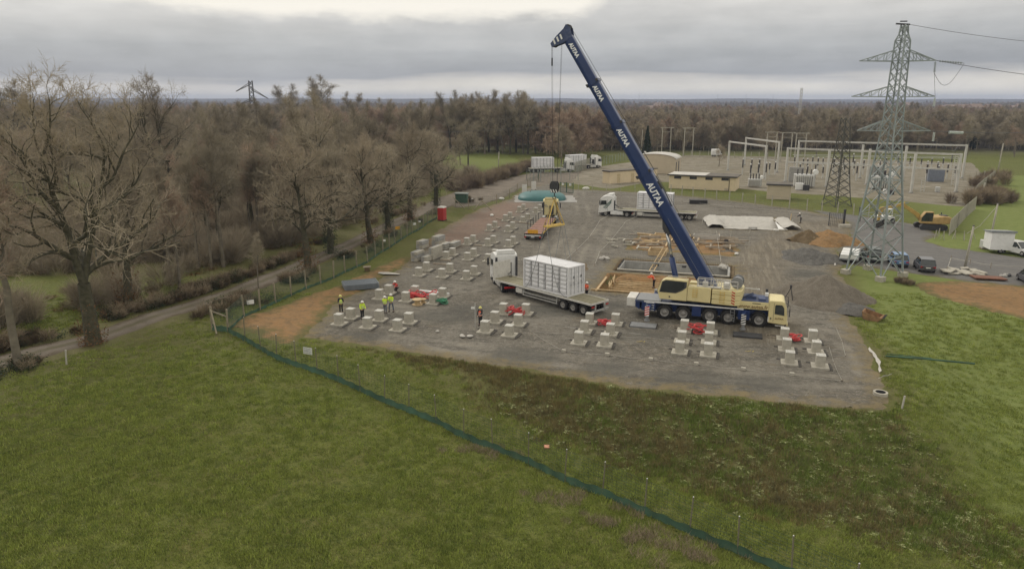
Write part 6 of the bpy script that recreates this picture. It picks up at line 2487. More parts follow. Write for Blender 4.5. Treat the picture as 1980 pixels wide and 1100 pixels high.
for k in range(7):
    x = rr_.uniform(2, 10)
    MB().box(x, rr_.uniform(.8, 5), .38, rr_.uniform(1.2, 2.6), .14, .05, rz=rr_.uniform(-.3, .3)).build('loose_board', M_TIMBER, fw)
MB().b2(-.6, 11.2, -.18, -.02, .42, .62).build('front_sill', M_TIMBER, fw)
MB().b2(-.1, .12, -.4, 6.0, .42, .56).build('left_sill', M_TIMBER, fw)

# cluttered formwork area behind the basin
cm = Vector((14.6, 96.5, 0))
rr_ = random.Random(21)


def bits(n, x0, x1, y0, y1, lens, m, label, name='loose_timber', z=.13, zs=.25, grp='loose timber behind the basin'):
    for k in range(n):
        x, y = rr_.uniform(x0, x1), rr_.uniform(y0, y1)
        q = cm + E1 * x + E2 * y
        L = rr_.uniform(*lens)
        an = rr_.choice((AX, AX, AX + R(90), AX + rr_.uniform(-.6, .6)))
        o = MB().b2(-L / 2, L / 2, -.10, .10, 0, rr_.uniform(.05, .22)).build(name, m, loc=(q.x, q.y, z + rr_.uniform(0, zs)), rot=(rr_.uniform(-.1, .1), rr_.uniform(-.08, .08), an))
        tag(o, label, 'timber', grp)


bits(46, .5, 15, 3.5, 12.5, (1.2, 4.2), M_TIMBER2, 'loose formwork timber strewn over the churned clay behind the basin')
bits(34, 1.5, 10, 4.5, 12, (1.0, 3.2), M_TIMBER, 'fresh yellow formwork timber strewn over the churned clay behind the basin', grp='fresh timber behind the basin')
bits(26, -2.5, 5.5, 1.0, 8.0, (.6, 2.0), M_CONC, 'pale broken slab piece at the left edge of the churned clay', 'slab_piece', .06, .2, 'slab pieces left of the churned clay')
for (px, py, w_, d_, lb) in ((1366, 463, 3.6, 1.4, 'pale U-shaped formwork box right of the boom, behind the basin'), (1300, 462, 5.0, 1.6, 'long formwork box just left of the lifting cylinder'), (1272, 492, 2.2, 2.6, 'open timber frame at the head of the ladder')):
    q = at(px, py)
    t = thing('formwork_frame', lb, 'formwork', (q.x, q.y, .1), AX)
    for s in (-1, 1):
        MB().b2(-w_ / 2, w_ / 2, s * d_ / 2 - .05, s * d_ / 2 + .05, 0, .55).build('side_board', M_SHEET if px > 1350 else M_TIMBER, t)
        MB().b2(s * w_ / 2 - .05, s * w_ / 2 + .05, -d_ / 2, d_ / 2, .02, .6).build('end_board', M_SHEET if px > 1350 else M_TIMBER, t)
a_, b_ = at(1258, 519), at(1264, 476)
t = thing('ladder', 'pale timber ladder leaning out of the concrete basin', 'ladder', (0, 0, 0))
for s in (-.28, .28):
    MB().bar((a_.x + s, a_.y + .6, -.9), (b_.x + s, a_.y + 6.5, 1.2), .09).build('ladder_rail', M_TIMBER, t)
for k in range(10):
    f_ = (k + .5) / 10
    x = a_.x + (b_.x - a_.x) * f_
    MB().bar((x - .28, a_.y + .6 + 5.9 * f_, -.9 + 2.1 * f_), (x + .28, a_.y + .6 + 5.9 * f_, -.9 + 2.1 * f_), .06).build('rung', M_TIMBER, t)

# retention basin lined in white sheet
e1, e2 = Vector((math.cos(R(-9)), math.sin(R(-9)), 0)), Vector((-math.sin(R(-9)), math.cos(R(-9)), 0))
c3 = Vector((PIT3[0][0], PIT3[0][1], 0))
t = thing('lined_basin', 'rectangular pit lined with a wrinkled white sheet whose ends are folded out', 'lined pit', (c3.x, c3.y, 0), R(-9))


def cloth(f, nu, nv, name, m=M_SHEET, w=.10):
    V, Fc = [], []
    for i in range(nu + 1):
        for j in range(nv + 1):
            x, y, z = f(i / nu, j / nv)
            V.append((x + w * .5 * float(noise2(x + z, y, .9, 5)), y + w * float(noise2(x, y + z, .8, 7)), z + w * float(noise2(x, y, .7, 9))))
    for i in range(nu):
        for j in range(nv):
            a0 = i * (nv + 1) + j
            Fc.append((a0, a0 + nv + 1, a0 + nv + 2, a0 + 1))
    return MB().add(V, Fc).build(name, m, t, smooth=True)


W3, D3 = 9.2, 12.0
cloth(lambda u_, v_: (-.2 + u_ * (W3 + .4), D3 + .7 - v_ * 9.0, .14 - 1.35 * min(1, max(0, v_ - .08) * 1.2)), 40, 26, 'far_side_sheet')
cloth(lambda u_, v_: (-.1 + u_ * (W3 + .2), .3 + v_ * 3.6, -1.2 - .02 * v_), 30, 8, 'floor_sheet')
cloth(lambda u_, v_: (-.2 + u_ * (W3 + .4), -.75 + v_ * 1.15, .15 - 1.35 * max(0, v_ - .7) / .3), 34, 7, 'near_side_sheet')
cloth(lambda u_, v_: (-2.6 + u_ * 2.9, 0 + v_ * (D3 - 3.2 + 2.6 * u_), .25 + .45 * math.sin(u_ * 3) - .5 * max(0, u_ - .8) * 5 * .4), 18, 14, 'left_sheet_fold', w=.22)
cloth(lambda u_, v_: (W3 - .2 + u_ * 2.4, -.2 + v_ * (D3 - 2.8), .25 + .5 * math.sin(u_ * 2.8)), 16, 14, 'right_sheet_fold', w=.22)
MB().b2(3.6, 4.9, -.1, .15, -.4, .35).build('inlet_block', M_CONC2, t)

# ------------------------------------------------------------------ trench strip and survey lines
a_, b_ = at(1005, 624), at(1560, 677)


def f_strip(x, y):
    return sdl([(a_.x, a_.y), (b_.x, b_.y)], x, y) - .32 + .12 * noise2(x, y, .8, 3)


def _strip(noise, rr, mix, mth, attr):
    a = noise(3, 5, .7)
    b = noise(11, 5, .8)
    g = mix(rr(a, .35, .65), (.20, .19, .17), (.31, .295, .26))
    return mix(rr(b, .45, .62, 0, .6), g, (.13, .12, .10)), b, .6


M_STRIP = gmat('pale_trench_gravel', _strip)
sheet('trench_backfill', f_strip, (a_.x - 2, b_.x + 2, b_.y - 3, a_.y + 3), .18, .075, M_STRIP)


def tape(pts, label, name='survey_string', z=.18, w=.026, stakes=True, posth=.5, cat='survey line'):
    t = thing(name, label, cat, (0, 0, 0))
    P = [at(*p) for p in pts]
    for i, p in enumerate(P):
        if stakes:
            MB().bar((p.x, p.y, 0), (p.x, p.y, posth), .05).build('stake', M_TIMBER2, t)
        if i:
            o = P[i - 1]
            n = max(2, int((p - o).length / 1.5))
            MB().tube([(o.x + (p.x - o.x) * k / n, o.y + (p.y - o.y) * k / n, z - .06 * math.sin(math.pi * k / n)) for k in range(n + 1)], w / 2, 4).build('string', M_ROPE, t)
    return t


tape([(1030, 645), (1090, 681), (1174, 688), (1258, 697), (1346, 706), (1437, 716), (1531, 726), (1628, 738)], 'long white string with small white markers along the front edge of the footings', posth=.12, z=.1)
for px, py in ((1090, 681), (1174, 688), (1258, 697), (1346, 706), (1437, 716), (1531, 726)):
    p = at(px, py)
    tag(MB().b2(-.16, .16, -.12, .12, 0, .2).build('marker_block', M_CONC, loc=(p.x, p.y, .04), rot=(0, 0, AX)), 'small pale marker block on the front survey string', 'marker', 'marker blocks on the survey string')
tape([(1603, 672), (1612, 703), (1628, 738)], 'white string from the right footings down to the front corner', posth=.15, z=.1)
tape([(1617, 636), (1628, 662), (1635, 690), (1590, 688)], 'bent white string at the far right of the footings', posth=.15, z=.1)
tape([(1025, 643), (1110, 647), (1260, 655), (1340, 664), (1345, 668)], 'thin white string through the middle of the footing groups', posth=.12, z=.09)
tape([(1183, 415), (1160, 430), (1140, 462), (1115, 487), (1082, 516)], 'white boundary tape running diagonally from the striped lorry to the container', z=.35, w=.05)
tape([(1250, 412), (1210, 432), (1180, 470), (1160, 490), (1150, 516)], 'white boundary tape left of the churned clay and basin', z=.35, w=.05)
tape([(1385, 452), (1390, 490), (1394, 515), (1412, 535)], 'white boundary tape right of the basin, reaching the crane rear', z=.5, w=.05, posth=.8)
tape([(1320, 392), (1420, 402), (1520, 410), (1600, 418)], 'row of white marks along the road below the grass strip', z=.25, w=.05, posth=.4)
tape([(1830, 528), (1838, 506), (1875, 513), (1915, 520), (1985, 524)], 'white boundary tape round the rubble by the pole on the parking area', z=.5, w=.06, posth=.8)
for px, py, s, lb in ((1358, 434, 1.1, 'thin stake with dark base left of the lined basin'), (1413, 458, .9, 'white marker post below the lined basin'), (1449, 470, .9, 'white marker post right of the basin centre'), (1528, 432, 1.6, 'yellowish post with brace right of the lined basin'),
                      (1531, 436, 1.0, 'shorter yellowish post beside the braced one'), (1745, 790, .9, 'white stake on the grass beyond the yard corner'), (130, 705, 1.2, 'white marker stake at the near edge of the dirt track'), (1450, 450, .8, 'small white stake in front of the lined basin')):
    p = at(px, py)
    tag(MB().box(0, 0, s / 2, .09, .09, s, ry=.08).build('marker_stake', M_ROPE if px != 1528 else M_TIMBER, loc=p), lb, 'stake')
p = at(1404, 472)
tag(MB().lathe([(.001, 0), (.28, 0), (.30, .6), (.26, .6), (.24, .1), (.001, .1)], n=14).build('black_tub', M_DARK, loc=p), 'small black tub standing in the open yard right of the boom', 'tub')
p = at(1350, 394)
t = thing('pallet_stack', 'dark low stack of pallets beside the far road, right of the striped lorry', 'pallets', (p.x, p.y, 0), R(-10))
for k in range(5):
    MB().b2(-1.7, 1.7, -.9, .9, k * .17, k * .17 + .10).build('pallet', M_CHASSIS, t)
# brown sheet pit cover left of the trench, slab edge
PC = GG([(1105, 512), (1140, 506), (1142, 520), (1118, 545), (1100, 530)])
sheet('brown_earth_patch', lambda x, y: sdf(PC, x, y) + .3 * noise2(x, y, 1, 2), bnd(PC), .35, .07, M_SOIL)
# yellow paint marks
M_MARK = mat('yellow_marking_paint', (.36, .28, .07), .9, .3, 6)
for px, py in ((1240, 662), (1450, 681)):
    p = at(px, py)
    m_ = MB()
    for k in range(3):
        m_.box(.25 * k - .25, .1 * (k % 2), .0, .3, .07, .006, rz=.5 * k)
    tag(m_.build('paint_mark', M_MARK, loc=(p.x, p.y, .085)), 'faint yellow paint mark on the gravel ' + ('left of the crane wheels' if px < 1300 else 'below the right crane mat'), 'paint mark')
# outline rings scratched by pipes
for px, py, lb in ((1117, 620, 'thin pale wire ring lying behind the trailer rear'), (1307, 634, 'thin pale wire ring left of the large red coil'), (1493, 651, 'thin pale wire ring left of the last coil')):
    p = at(px, py)
    tag(MB().torus((0, 0, 0), .5, .02, 22, 4).torus((.2, .1, .03), .42, .02, 22, 4).build('wire_ring', M_TIMBER2, loc=(p.x, p.y, .1)), lb, 'wire ring')

# manhole, bucket, pipe, edge sheet
p = at(1702, 763)
t = thing('manhole_ring', 'concrete manhole ring with dark opening at the right front corner of the yard', 'manhole', (p.x, p.y, 0), 0)
MB().lathe([(.33, .22), (.47, .22), (.49, -.3)], n=24).build('ring', M_CONC, t, smooth=False)
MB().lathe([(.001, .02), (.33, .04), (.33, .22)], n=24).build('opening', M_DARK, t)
p = at(1688, 617)
t = thing('digger_bucket', 'rusty brown digger bucket lying on the grass right of the stone heap', 'bucket', (p.x, p.y, .0), R(-35))
MB().prism([(-.75, .1), (-.3, -.02), (.5, .0), (.85, .35), (.8, .45), (.45, .12), (-.25, .1), (-.65, .2), (-.8, .75), (-.9, .75)], -.7, .7).build('shell', mat('rust', (.27, .15, .07), .9, .35, 3, dirt=.4, dirtcol=(.33, .26, .16)), t)
for s in (-1, 1):
    MB().prism([(-.85, .75), (-.75, .1), (-.3, -.02), (.5, 0), (.85, .35)], s * .70 - .02, s * .70 + .02).build('side_plate', mat('rust_side', (.25, .15, .08), .9, .35, 3), t)
for k in range(5):
    MB().box(.95, -.6 + k * .3, .42, .25, .09, .06, ry=-.5).build('tooth', M_DARK, t)
a_, b_ = at(1712, 691), at(1880, 732)
tag(MB().tube([(a_.x, a_.y, .12), (a_.x * .6 + b_.x * .4, a_.y * .6 + b_.y * .4, .16), (b_.x, b_.y, .1)], .075, 8).build('green_pipe', M_GREEN, smooth=True), 'long green pipe lying on the grass right of the yard', 'pipe')
a_, b_ = at(1715, 686), at(1800, 702)
tag(MB().tube([(a_.x, a_.y, .1), (b_.x, b_.y, .12)], .035, 6).build('green_pipe', M_GREEN), 'thin dark green hose beside the long green pipe', 'pipe')
for pts, lb in (([(1680, 676), (1692, 690), (1700, 705), (1702, 722)], 'strip of white sheet edging the yard at the right'), ([(1645, 578), (1660, 590), (1672, 604)], 'white sheet edge at the foot of the buff stone heap'), ([(1700, 735), (1712, 730), (1722, 728)], 'torn white sheet scrap above the manhole'),
                ([(1595, 503), (1612, 508), (1616, 514)], 'white sheet sticking out between the two gravel heaps'), ([(1570, 460), (1590, 470), (1592, 478)], 'pale sheet scrap on the gravel heap crest'), ([(1582, 497), (1594, 490)], 'white sheet corner right of the grey gravel heap')):
    P = [at(*q) for q in pts]
    V, Fc = [], []
    r_ = random.Random(len(lb))
    for i in range(len(P) * 3 - 2):
        k, f_ = divmod(i, 3)
        q = P[k].lerp(P[min(k + 1, len(P) - 1)], f_ / 3)
        V += [(q.x - .15 * r_.uniform(.3, 1.3), q.y, .06 + .10 * r_.random()), (q.x + .15 * r_.uniform(.3, 1.3), q.y + .1, .08 + .16 * r_.random())]
    Fc = [(2 * i, 2 * i + 1, 2 * i + 3, 2 * i + 2) for i in range(len(V) // 2 - 1)]
    tag(MB().add(V, Fc).build('white_sheet', M_SHEET), lb, 'sheet')

# laser tripod
p = at(1527, 582)
t = thing('survey_tripod', 'dark survey tripod standing behind the crane driving cab', 'tripod', p, .4)
for k in range(3):
    a_ = k * 2.094 + .3
    MB().bar((0, 0, 1.35), (.6 * math.cos(a_), .6 * math.sin(a_), 0), .06).build('leg', M_CHASSIS, t)
MB().cyl((0, 0, 1.3), (0, 0, 1.65), .1, 10).build('instrument', M_DARK, t)
p = at(919, 634)
t = thing('survey_rod', 'thin survey pole with a small white flag left of the orange-vested worker', 'pole', p)
MB().bar((0, 0, 0), (0, 0, 2.3), .05).build('rod', M_ALU, t)
MB().b2(-.35, 0, -.01, .01, 1.75, 1.95).build('flag', M_WHITE, t)
for px, py, s, lb in ((903, 652, .5, 'scatter of pale offcuts on the gravel left of the front footings'), (847, 644, .28, 'single pale stone lying in the gravel below the drums'), (1395, 519, .9, 'crumpled white sheet heap by the right end of the basin'), (1168, 502, .8, 'white sheet bundle at the left end of the basin')):
    p = at(px, py)
    r_ = random.Random(px)
    m_ = MB()
    for k in range(6 if s > .3 else 1):
        m_.ball((r_.uniform(-s, s), r_.uniform(-s, s) * .6, .1), .16 + .25 * s * r_.random(), 7, 5, sz=.8 if px > 1000 else .35)
    tag(m_.build('rubble', M_SHEET, loc=(p.x, p.y, .06)), lb, 'rubble')
# ------------------------------------------------------------------ lattice pylon
M_STEEL = mat('galvanised_steel', (.28, .315, .315), .55, .12, 1, metal=.25)
M_STEELD = mat('dull_dark_steel', (.085, .082, .070), .8, .2, 1)
M_GANTRY = mat('pale_gantry_steel', (.50, .49, .45), .6, .1, 1, metal=.1)
M_INSUL = mat('brown_insulator', (.035, .028, .026), .35, .2, 3)
M_GLASSI = mat('glass_insulator', (.50, .55, .52), .3, .1, 3)
M_WALLY = mat('yellow_render', (.66, .55, .38), .9, .05, .6, dirt=.3, dirtcol=(.45, .36, .22))
M_WALLB = mat('buff_render', (.50, .43, .32), .9, .06, .6, dirt=.3, dirtcol=(.40, .34, .25))
M_ROOFG = mat('flat_roof_grey', (.135, .120, .100), .95, .2, .5, .2, 8)
M_ROOFL = mat('pale_roof_sheet', (.50, .48, .44), .7, .1, .5)
M_POSTC = mat('concrete_post', (.36, .34, .28), .9, .15, 2)
M_POSTS = mat('steel_post', (.26, .28, .26), .6, .15, 2)
M_WIRE = mat('fence_wire', (.16, .19, .16), .7, .2, 2)
M_CABLE = mat('line_cable', (.12, .12, .13), .6, .1, 1)

feet = [G(1636, 535), G(1704, 550), G(1742, 528)]
fa, fb, fc_ = [Vector((q[0], q[1], 0)) for q in feet]
fd = fa + fc_ - fb
pc = (fa + fc_) / 2
s_base = (fb - fa).length
py_rot = math.atan2((fb - fa).y, (fb - fa).x)
t = thing('lattice_pylon', 'tall grey-blue lattice pylon with three pairs of arms standing right of the yard', 'pylon', (pc.x, pc.y, 0), py_rot)
t.scale = (1, 1, .945)
LV = [(0, 2.15), (2.4, 1.97), (5.0, 1.76), (7.4, 1.57), (9.6, 1.38), (11.6, 1.20), (13.4, 1.04), (15.0, .92), (16.4, .82), (17.8, .74), (19.1, .70), (20.3, .67), (21.5, .64), (22.7, .62), (23.9, .60), (25.1, .58), (26.3, .56), (27.3, .53), (28.0, .32), (29.0, .24)]
sq = [(-1, -1), (1, -1), (1, 1), (-1, 1)]
legs = [MB(), MB(), MB(), MB()]
for (z0, w0), (z1, w1) in zip(LV[:-1], LV[1:]):
    for i, (a, b) in enumerate(sq):
        legs[i].bar((a * w0, b * w0, z0), (a * w1, b * w1, z1), .17 if z0 < 12 else .12)
for l_ in legs:
    l_.build('main_leg', M_STEEL, t)
for fi in range(4):
    br, hz_ = MB(), MB()
    a, b = sq[fi], sq[(fi + 1) % 4]
    for k, ((z0, w0), (z1, w1)) in enumerate(zip(LV[:-1], LV[1:])):
        th_ = .085 if z0 < 12 else .06
        if k == 0:
            mid_ = Vector(((a[0] + b[0]) / 2 * w1, (a[1] + b[1]) / 2 * w1, z1))
            br.bar((a[0] * w0, a[1] * w0, z0), mid_, th_)
            br.bar((b[0] * w0, b[1] * w0, z0), mid_, th_)
        else:
            br.bar((a[0] * w0, a[1] * w0, z0), (b[0] * w1, b[1] * w1, z1), th_)
            br.bar((b[0] * w0, b[1] * w0, z0), (a[0] * w1, a[1] * w1, z1), th_)
        if k in (0, 2, 4, 6, 8, 11, 14, 16):
            hz_.bar((a[0] * w1, a[1] * w1, z1), (b[0] * w1, b[1] * w1, z1), th_)
    br.build('cross_bracing', M_STEEL, t)
    hz_.build('horizontal_bracing', M_STEEL, t)
# arms lie along the photo's width: build them in world axis then turn back
arm_dir = Matrix.Rotation(-py_rot + R(-8), 3, 'Z')
for (zb, hh, LL, LR, zt) in ((25.05, 1.2, 4.2, 3.6, 0), (21.1, 1.2, 4.6, 4.0, 0), (17.25, 1.3, 3.6, 4.0, 0)):
    for s, Ln in ((-1, LL), (1, LR)):
        a_ = MB()
        tip = arm_dir @ Vector((s * Ln, 0, 0)) + Vector((0, 0, zb + .05))
        for q in (-.55, .55):
            r0 = arm_dir @ Vector((s * .75, q, 0)) + Vector((0, 0, zb))
            r1 = arm_dir @ Vector((s * .65, q, 0)) + Vector((0, 0, zb + hh))
            a_.bar(r0, tip, .10)
            a_.bar(r1, tip, .09)
            for f_ in (.25, .5, .75):
                a_.bar(r0.lerp(tip, f_), r1.lerp(tip, f_), .05)
                a_.bar(r0.lerp(tip, f_), r1.lerp(tip, f_ - .25), .045)
        for f_ in (.0, .25, .5, .75):
            a_.bar((arm_dir @ Vector((s * .75, -.55, 0)) + Vector((0, 0, zb))).lerp(tip, f_), (arm_dir @ Vector((s * .75, .55, 0)) + Vector((0, 0, zb))).lerp(tip, f_), .05)
        a_.build('cross_arm', M_STEEL, t)
hd_ = MB()
hd_.bar(arm_dir @ Vector((-.9, 0, 0)) + Vector((0, 0, 29.1)), arm_dir @ Vector((.5, 0, 0)) + Vector((0, 0, 29.0)), .16)
hd_.bar(arm_dir @ Vector((-.5, 0, 0)) + Vector((0, 0, 29.35)), arm_dir @ Vector((.2, 0, 0)) + Vector((0, 0, 29.35)), .12)
hd_.build('peak_bracket', M_DARK, t)
for (a, b) in sq:
    MB().b2(a * 2.15 - .42, a * 2.15 + .42, b * 2.15 - .42, b * 2.15 + .42, -.2, .55).build('foot_block', M_CONC, t, bevel=.03)
RW = Matrix.Rotation(py_rot, 3, 'Z')


def pw(v_):
    v_ = RW @ v_
    return Vector((v_.x + pc.x, v_.y + pc.y, v_.z * .945))


def wire(name, p, q, sag, label, r=.022, n=24):
    pts = []
    for k in range(n + 1):
        f_ = k / n
        v_ = p.lerp(q, f_)
        pts.append((v_.x, v_.y, v_.z - sag * 4 * f_ * (1 - f_)))
    return tag(MB().tube(pts, r, 4).build(name, M_CABLE), label, 'power line')


tipR = [pw(arm_dir @ Vector((L_, 0, 0)) + Vector((0, 0, z_))) for L_, z_ in ((3.6, 25.1), (4.0, 21.15), (4.0, 17.3))]
topw = pw(arm_dir @ Vector((.5, 0, 0)) + Vector((0, 0, 29.0)))
wire('earth_wire', topw, topw + Vector((60, 10, -.3)), 2.0, 'thin earth wire running right from the pylon peak')
wire('conductor', tipR[0], tipR[0] + Vector((70, 10, -.2)), 2.6, 'upper conductor running right from the top arm of the pylon', .028)
wire('conductor', tipR[2] + Vector((0, 0, -.05)), tipR[2] + Vector((60, 24, 1.2)), 1.0, 'lowest conductor running right from the third arm of the pylon', .028)
wire('conductor', Vector((-60, 150, 13)), Vector((38, 205, 15)), 1.5, 'faint line crossing behind the hook ropes above the woods', .03)


def insul(p, q, name, label, m=M_GLASSI, r=.11, n=9):
    p, q = Vector(p), Vector(q)
    t_ = thing(name, label, 'insulator', p)
    d = q - p
    MB().tube([Vector((0, 0, 0)), d], .02, 5).build('rod', M_DARK, t_)
    for k in range(n):
        c_ = d * ((k + 1) / (n + 1))
        u_ = d.normalized() * .035
        MB().cyl(c_ - u_, c_ + u_, r, 10).build('disc', m, t_)
    return t_


insul(tipR[0] + Vector((.2, .05, -.05)), tipR[0] + Vector((3.3, .5, -.25)), 'insulator_string', 'tension insulator string on the top right arm of the pylon', M_STEEL)
insul(tipR[0] + Vector((-.05, 0, -.1)), tipR[0] + Vector((-.0, 0, -1.3)), 'insulator_string', 'hanging insulator below the top right arm tip', M_STEEL)
insul(tipR[1] + Vector((0, 0, -.1)), tipR[1] + Vector((0, 0, -1.1)), 'insulator_string', 'pale insulator hanging from the right tip of the middle arm')
insul(tipR[2] + Vector((.5, .1, -.1)), tipR[2] + Vector((.5, .1, -1.2)), 'insulator_string', 'pale insulator hanging near the right tip of the lowest arm')
insul(tipR[2] + Vector((2.6, 1.0, -.2)), tipR[2] + Vector((4.8, 1.9, -.3)), 'insulator_string', 'long pale tension insulator right of the lowest arm', M_GLASSI, .16, 12)
pj = [tipR[0] + Vector((0, 0, -1.3)) + Vector((3.3 * f_, .4 * f_, -1.9 * math.sin(math.pi * f_) * (1 - .2 * f_) + 1.0 * f_)) for f_ in [k / 14 for k in range(15)]]
tag(MB().tube(pj, .022, 4).build('jumper_cable', M_CABLE), 'looping jumper cable below the top right arm', 'power line')
tag(MB().tube([tipR[0] + Vector((0, 0, -1.3)), tipR[1] + Vector((0, 0, 0))], .02, 4).build('down_lead', M_CABLE), 'straight down lead between the two right arm tips', 'power line')


def small_tower(name, label, loc, h_, wb_, wt_, m, rz=0.0, arms=(), th_=.12):
    t_ = thing(name, label, 'pylon', loc, rz)
    n = 12
    lm = [MB() for _ in range(4)]
    bm = MB()
    for k in range(n):
        f0, f1 = k / n, (k + 1) / n
        w0, w1 = wb_ + (wt_ - wb_) * f0 ** .7, wb_ + (wt_ - wb_) * f1 ** .7
        for i, (a, b) in enumerate(sq):
            lm[i].bar((a * w0, b * w0, f0 * h_), (a * w1, b * w1, f1 * h_), th_)
            c_, d_ = sq[(i + 1) % 4]
            bm.bar((a * w0, b * w0, f0 * h_), (c_ * w1, d_ * w1, f1 * h_), th_ * .6)
            bm.bar((c_ * w0, d_ * w0, f0 * h_), (a * w1, b * w1, f1 * h_), th_ * .6)
    for l_ in lm:
        l_.build('main_leg', m, t_)
    bm.build('cross_bracing', m, t_)
    for (z_, x0, x1, dz) in arms:
        MB().bar((x0, 0, z_), (x1, 0, z_ + dz), th_ * 1.6).bar((x0, 0, z_ + 1.3), (x1, 0, z_ + dz), th_).build('cross_arm', m, t_)
    return t_


q = at(1617, 398)
small_tower('lattice_tower', 'dark weathered lattice tower in the grass strip between substation and road', (q.x, q.y, 0), 16.5, 1.9, .55, M_STEELD, .3, (), .13)
q = at(493, 262)
small_tower('lattice_pylon', 'distant dark lattice pylon with drooping arms on the left skyline', (q.x, q.y, 0), 31, 1.9, 1.0, M_STEELD, .2, ((29, 0, -8.5, -4), (26, 0, 9, -5), (20, 0, -8.5, -3)), .30)
q = Vector((1.06 * 560 * .361, 560, -2))
small_tower('telecom_mast', 'far thin lattice mast above the horizon left of the big pylon', (215, 560, 0), 29, .8, .6, M_GANTRY, 0, (), .13)


# ------------------------------------------------------------------ substation buildings
def flat_building(label, px, py, Lx, Ly, Hh, rz, wall, roof, vents=0, over=.25, pale=0.0):
    q = at(px, py)
    t_ = thing('substation_building', label, 'building', (q.x, q.y, 0), rz)
    MB().b2(0, Lx, 0, Ly, 0, Hh).build('wall', wall, t_)
    MB().b2(-over, Lx + over, -over, Ly + over, Hh, Hh + .22).build('roof', roof, t_)
    MB().b2(-over - .02, Lx + over + .02, -over - .04, -over - .001, Hh - .03, Hh + .2).build('roof_edge', M_DARK, t_)
    if pale:
        MB().b2(-over + .1, Lx * pale, -over + .1, Ly + over - .1, Hh + .22, Hh + .25).build('roof_sheet', M_ROOFL, t_)
    for k in range(vents):
        x = Lx * (k + .55) / (vents + .2)
        MB().b2(x - .8, x + .8, -.03, -.003, Hh - .75, Hh - .15).build('louvre_window', M_DARK, t_)
    return t_


b_ = flat_building('long yellow single-storey building with four dark louvres below its flat roof', 1293, 364, 14.8, 6.5, 3.0, R(-24), M_WALLY, M_ROOFG, 4, .35, .55)
MB().b2(13.4, 13.52, -.10, -.02, 0, 3.0).build('downpipe', M_DARK, b_)
MB().b2(12.5, 13.2, -.12, -.003, .1, .6).build('meter_box', M_WALLB, b_)
b_ = flat_building('small buff switch hut with dark flat roof in the grass strip', 1482, 385, 4.6, 4.2, 2.9, R(-19), M_WALLB, M_ROOFG, 0, .25)
MB().b2(4.6, 4.62, 1.2, 2.2, .05, 2.2).build('door', M_ROOFL, b_)
b_ = flat_building('low cream prefabricated building, partly behind the boom, with a brown flat roof', 1165, 354, 2.8, 15.5, 2.9, R(-57), M_WALLY, M_ROOFG, 0, .15)
for k in range(3):
    MB().b2(2.803, 2.83, 2.2 + k * 4.5, 3.2 + k * 4.5, .1, 2.3).build('door', mat('cream_door', (.52, .42, .26), .8), b_)
for k in range(3):
    MB().b2(.25 + .9 * k, .28 + .9 * k, -.02, -.003, .05, 2.8).build('panel_joint', M_WALLB, b_)
q = at(1250, 335)
t_ = thing('arched_hall', 'buff hall with a pale curved roof behind the boom', 'building', (q.x - 3.5, q.y + 1, 0), R(-22))
Wd = 11.5
arc = [(0, 0), (Wd, 0), (Wd, 4.0)] + [(Wd / 2 + Wd / 2 * math.cos(R(a)), 4.0 + 1.3 * math.sin(R(a))) for a in range(15, 180, 15)] + [(0, 4.0)]
MB().prism(arc, 0, 9.0).build('wall', M_WALLB, t_)
rr2 = [(Wd / 2 + (Wd / 2 + .2) * math.cos(R(a)), 4.03 + 1.38 * math.sin(R(a))) for a in range(0, 181, 15)]
V = [(x, y, z) for y in (-.25, 9.2) for x, z in rr2]
n = len(rr2)
MB().add(V, [(i, i + 1, n + i + 1, n + i) for i in range(n - 1)]).build('roof', M_ROOFL, t_)
for k in range(2):
    MB().b2(Wd + .003, Wd + .03, 1.2 + 4.0 * k, 2.4 + 4.0 * k, .3, 3.2).build('window', M_DARK, t_)
MB().cyl((2.4, 3, 5.1), (2.4, 3, 5.8), .35, 10).build('roof_vent', M_WHITE2, t_)


# ------------------------------------------------------------------ gantries
def portal(label, pts, top, mid=None, brk=True, grp='substation gantries'):
    """a row of posts (pixel feet) with a beam"""
    P = [at(*p) for p in pts]
    t_ = thing('steel_gantry', label, 'gantry', P[0], 0, grp)
    for p in P:
        l_ = p - P[0]
        MB().bar(l_, l_ + Vector((0, 0, top + .25)), .44).build('post', M_GANTRY, t_)
        MB().b2(l_.x - .35, l_.x + .35, l_.y - .35, l_.y + .35, 0, .3).build('post_base', M_CONC2, t_)
    a, b = Vector((0, 0, top)), P[-1] - P[0] + Vector((0, 0, top))
    MB().bar(a, b, .40).build('beam', M_GANTRY, t_)
    if mid:
        MB().bar(a - Vector((0, 0, top - mid)), b - Vector((0, 0, top - mid)), .34).build('lower_beam', M_GANTRY, t_)
    return t_, P


portal('left front gantry with two posts, nearest the long yellow building', [(1407, 330), (1477, 345)], 8.2)
portal('left rear gantry with two posts and a high beam', [(1439, 320), (1502, 334)], 8.4)
tA, PA = portal('long front gantry of four posts carrying two beams', [(1518, 352), (1597, 362), (1675, 357), (1761, 374), (1848, 372)], 8.2, 4.9)
tB, PB = portal('long rear gantry of four posts with a high beam', [(1540, 330), (1662, 345), (1745, 350), (1860, 345)], 8.4)


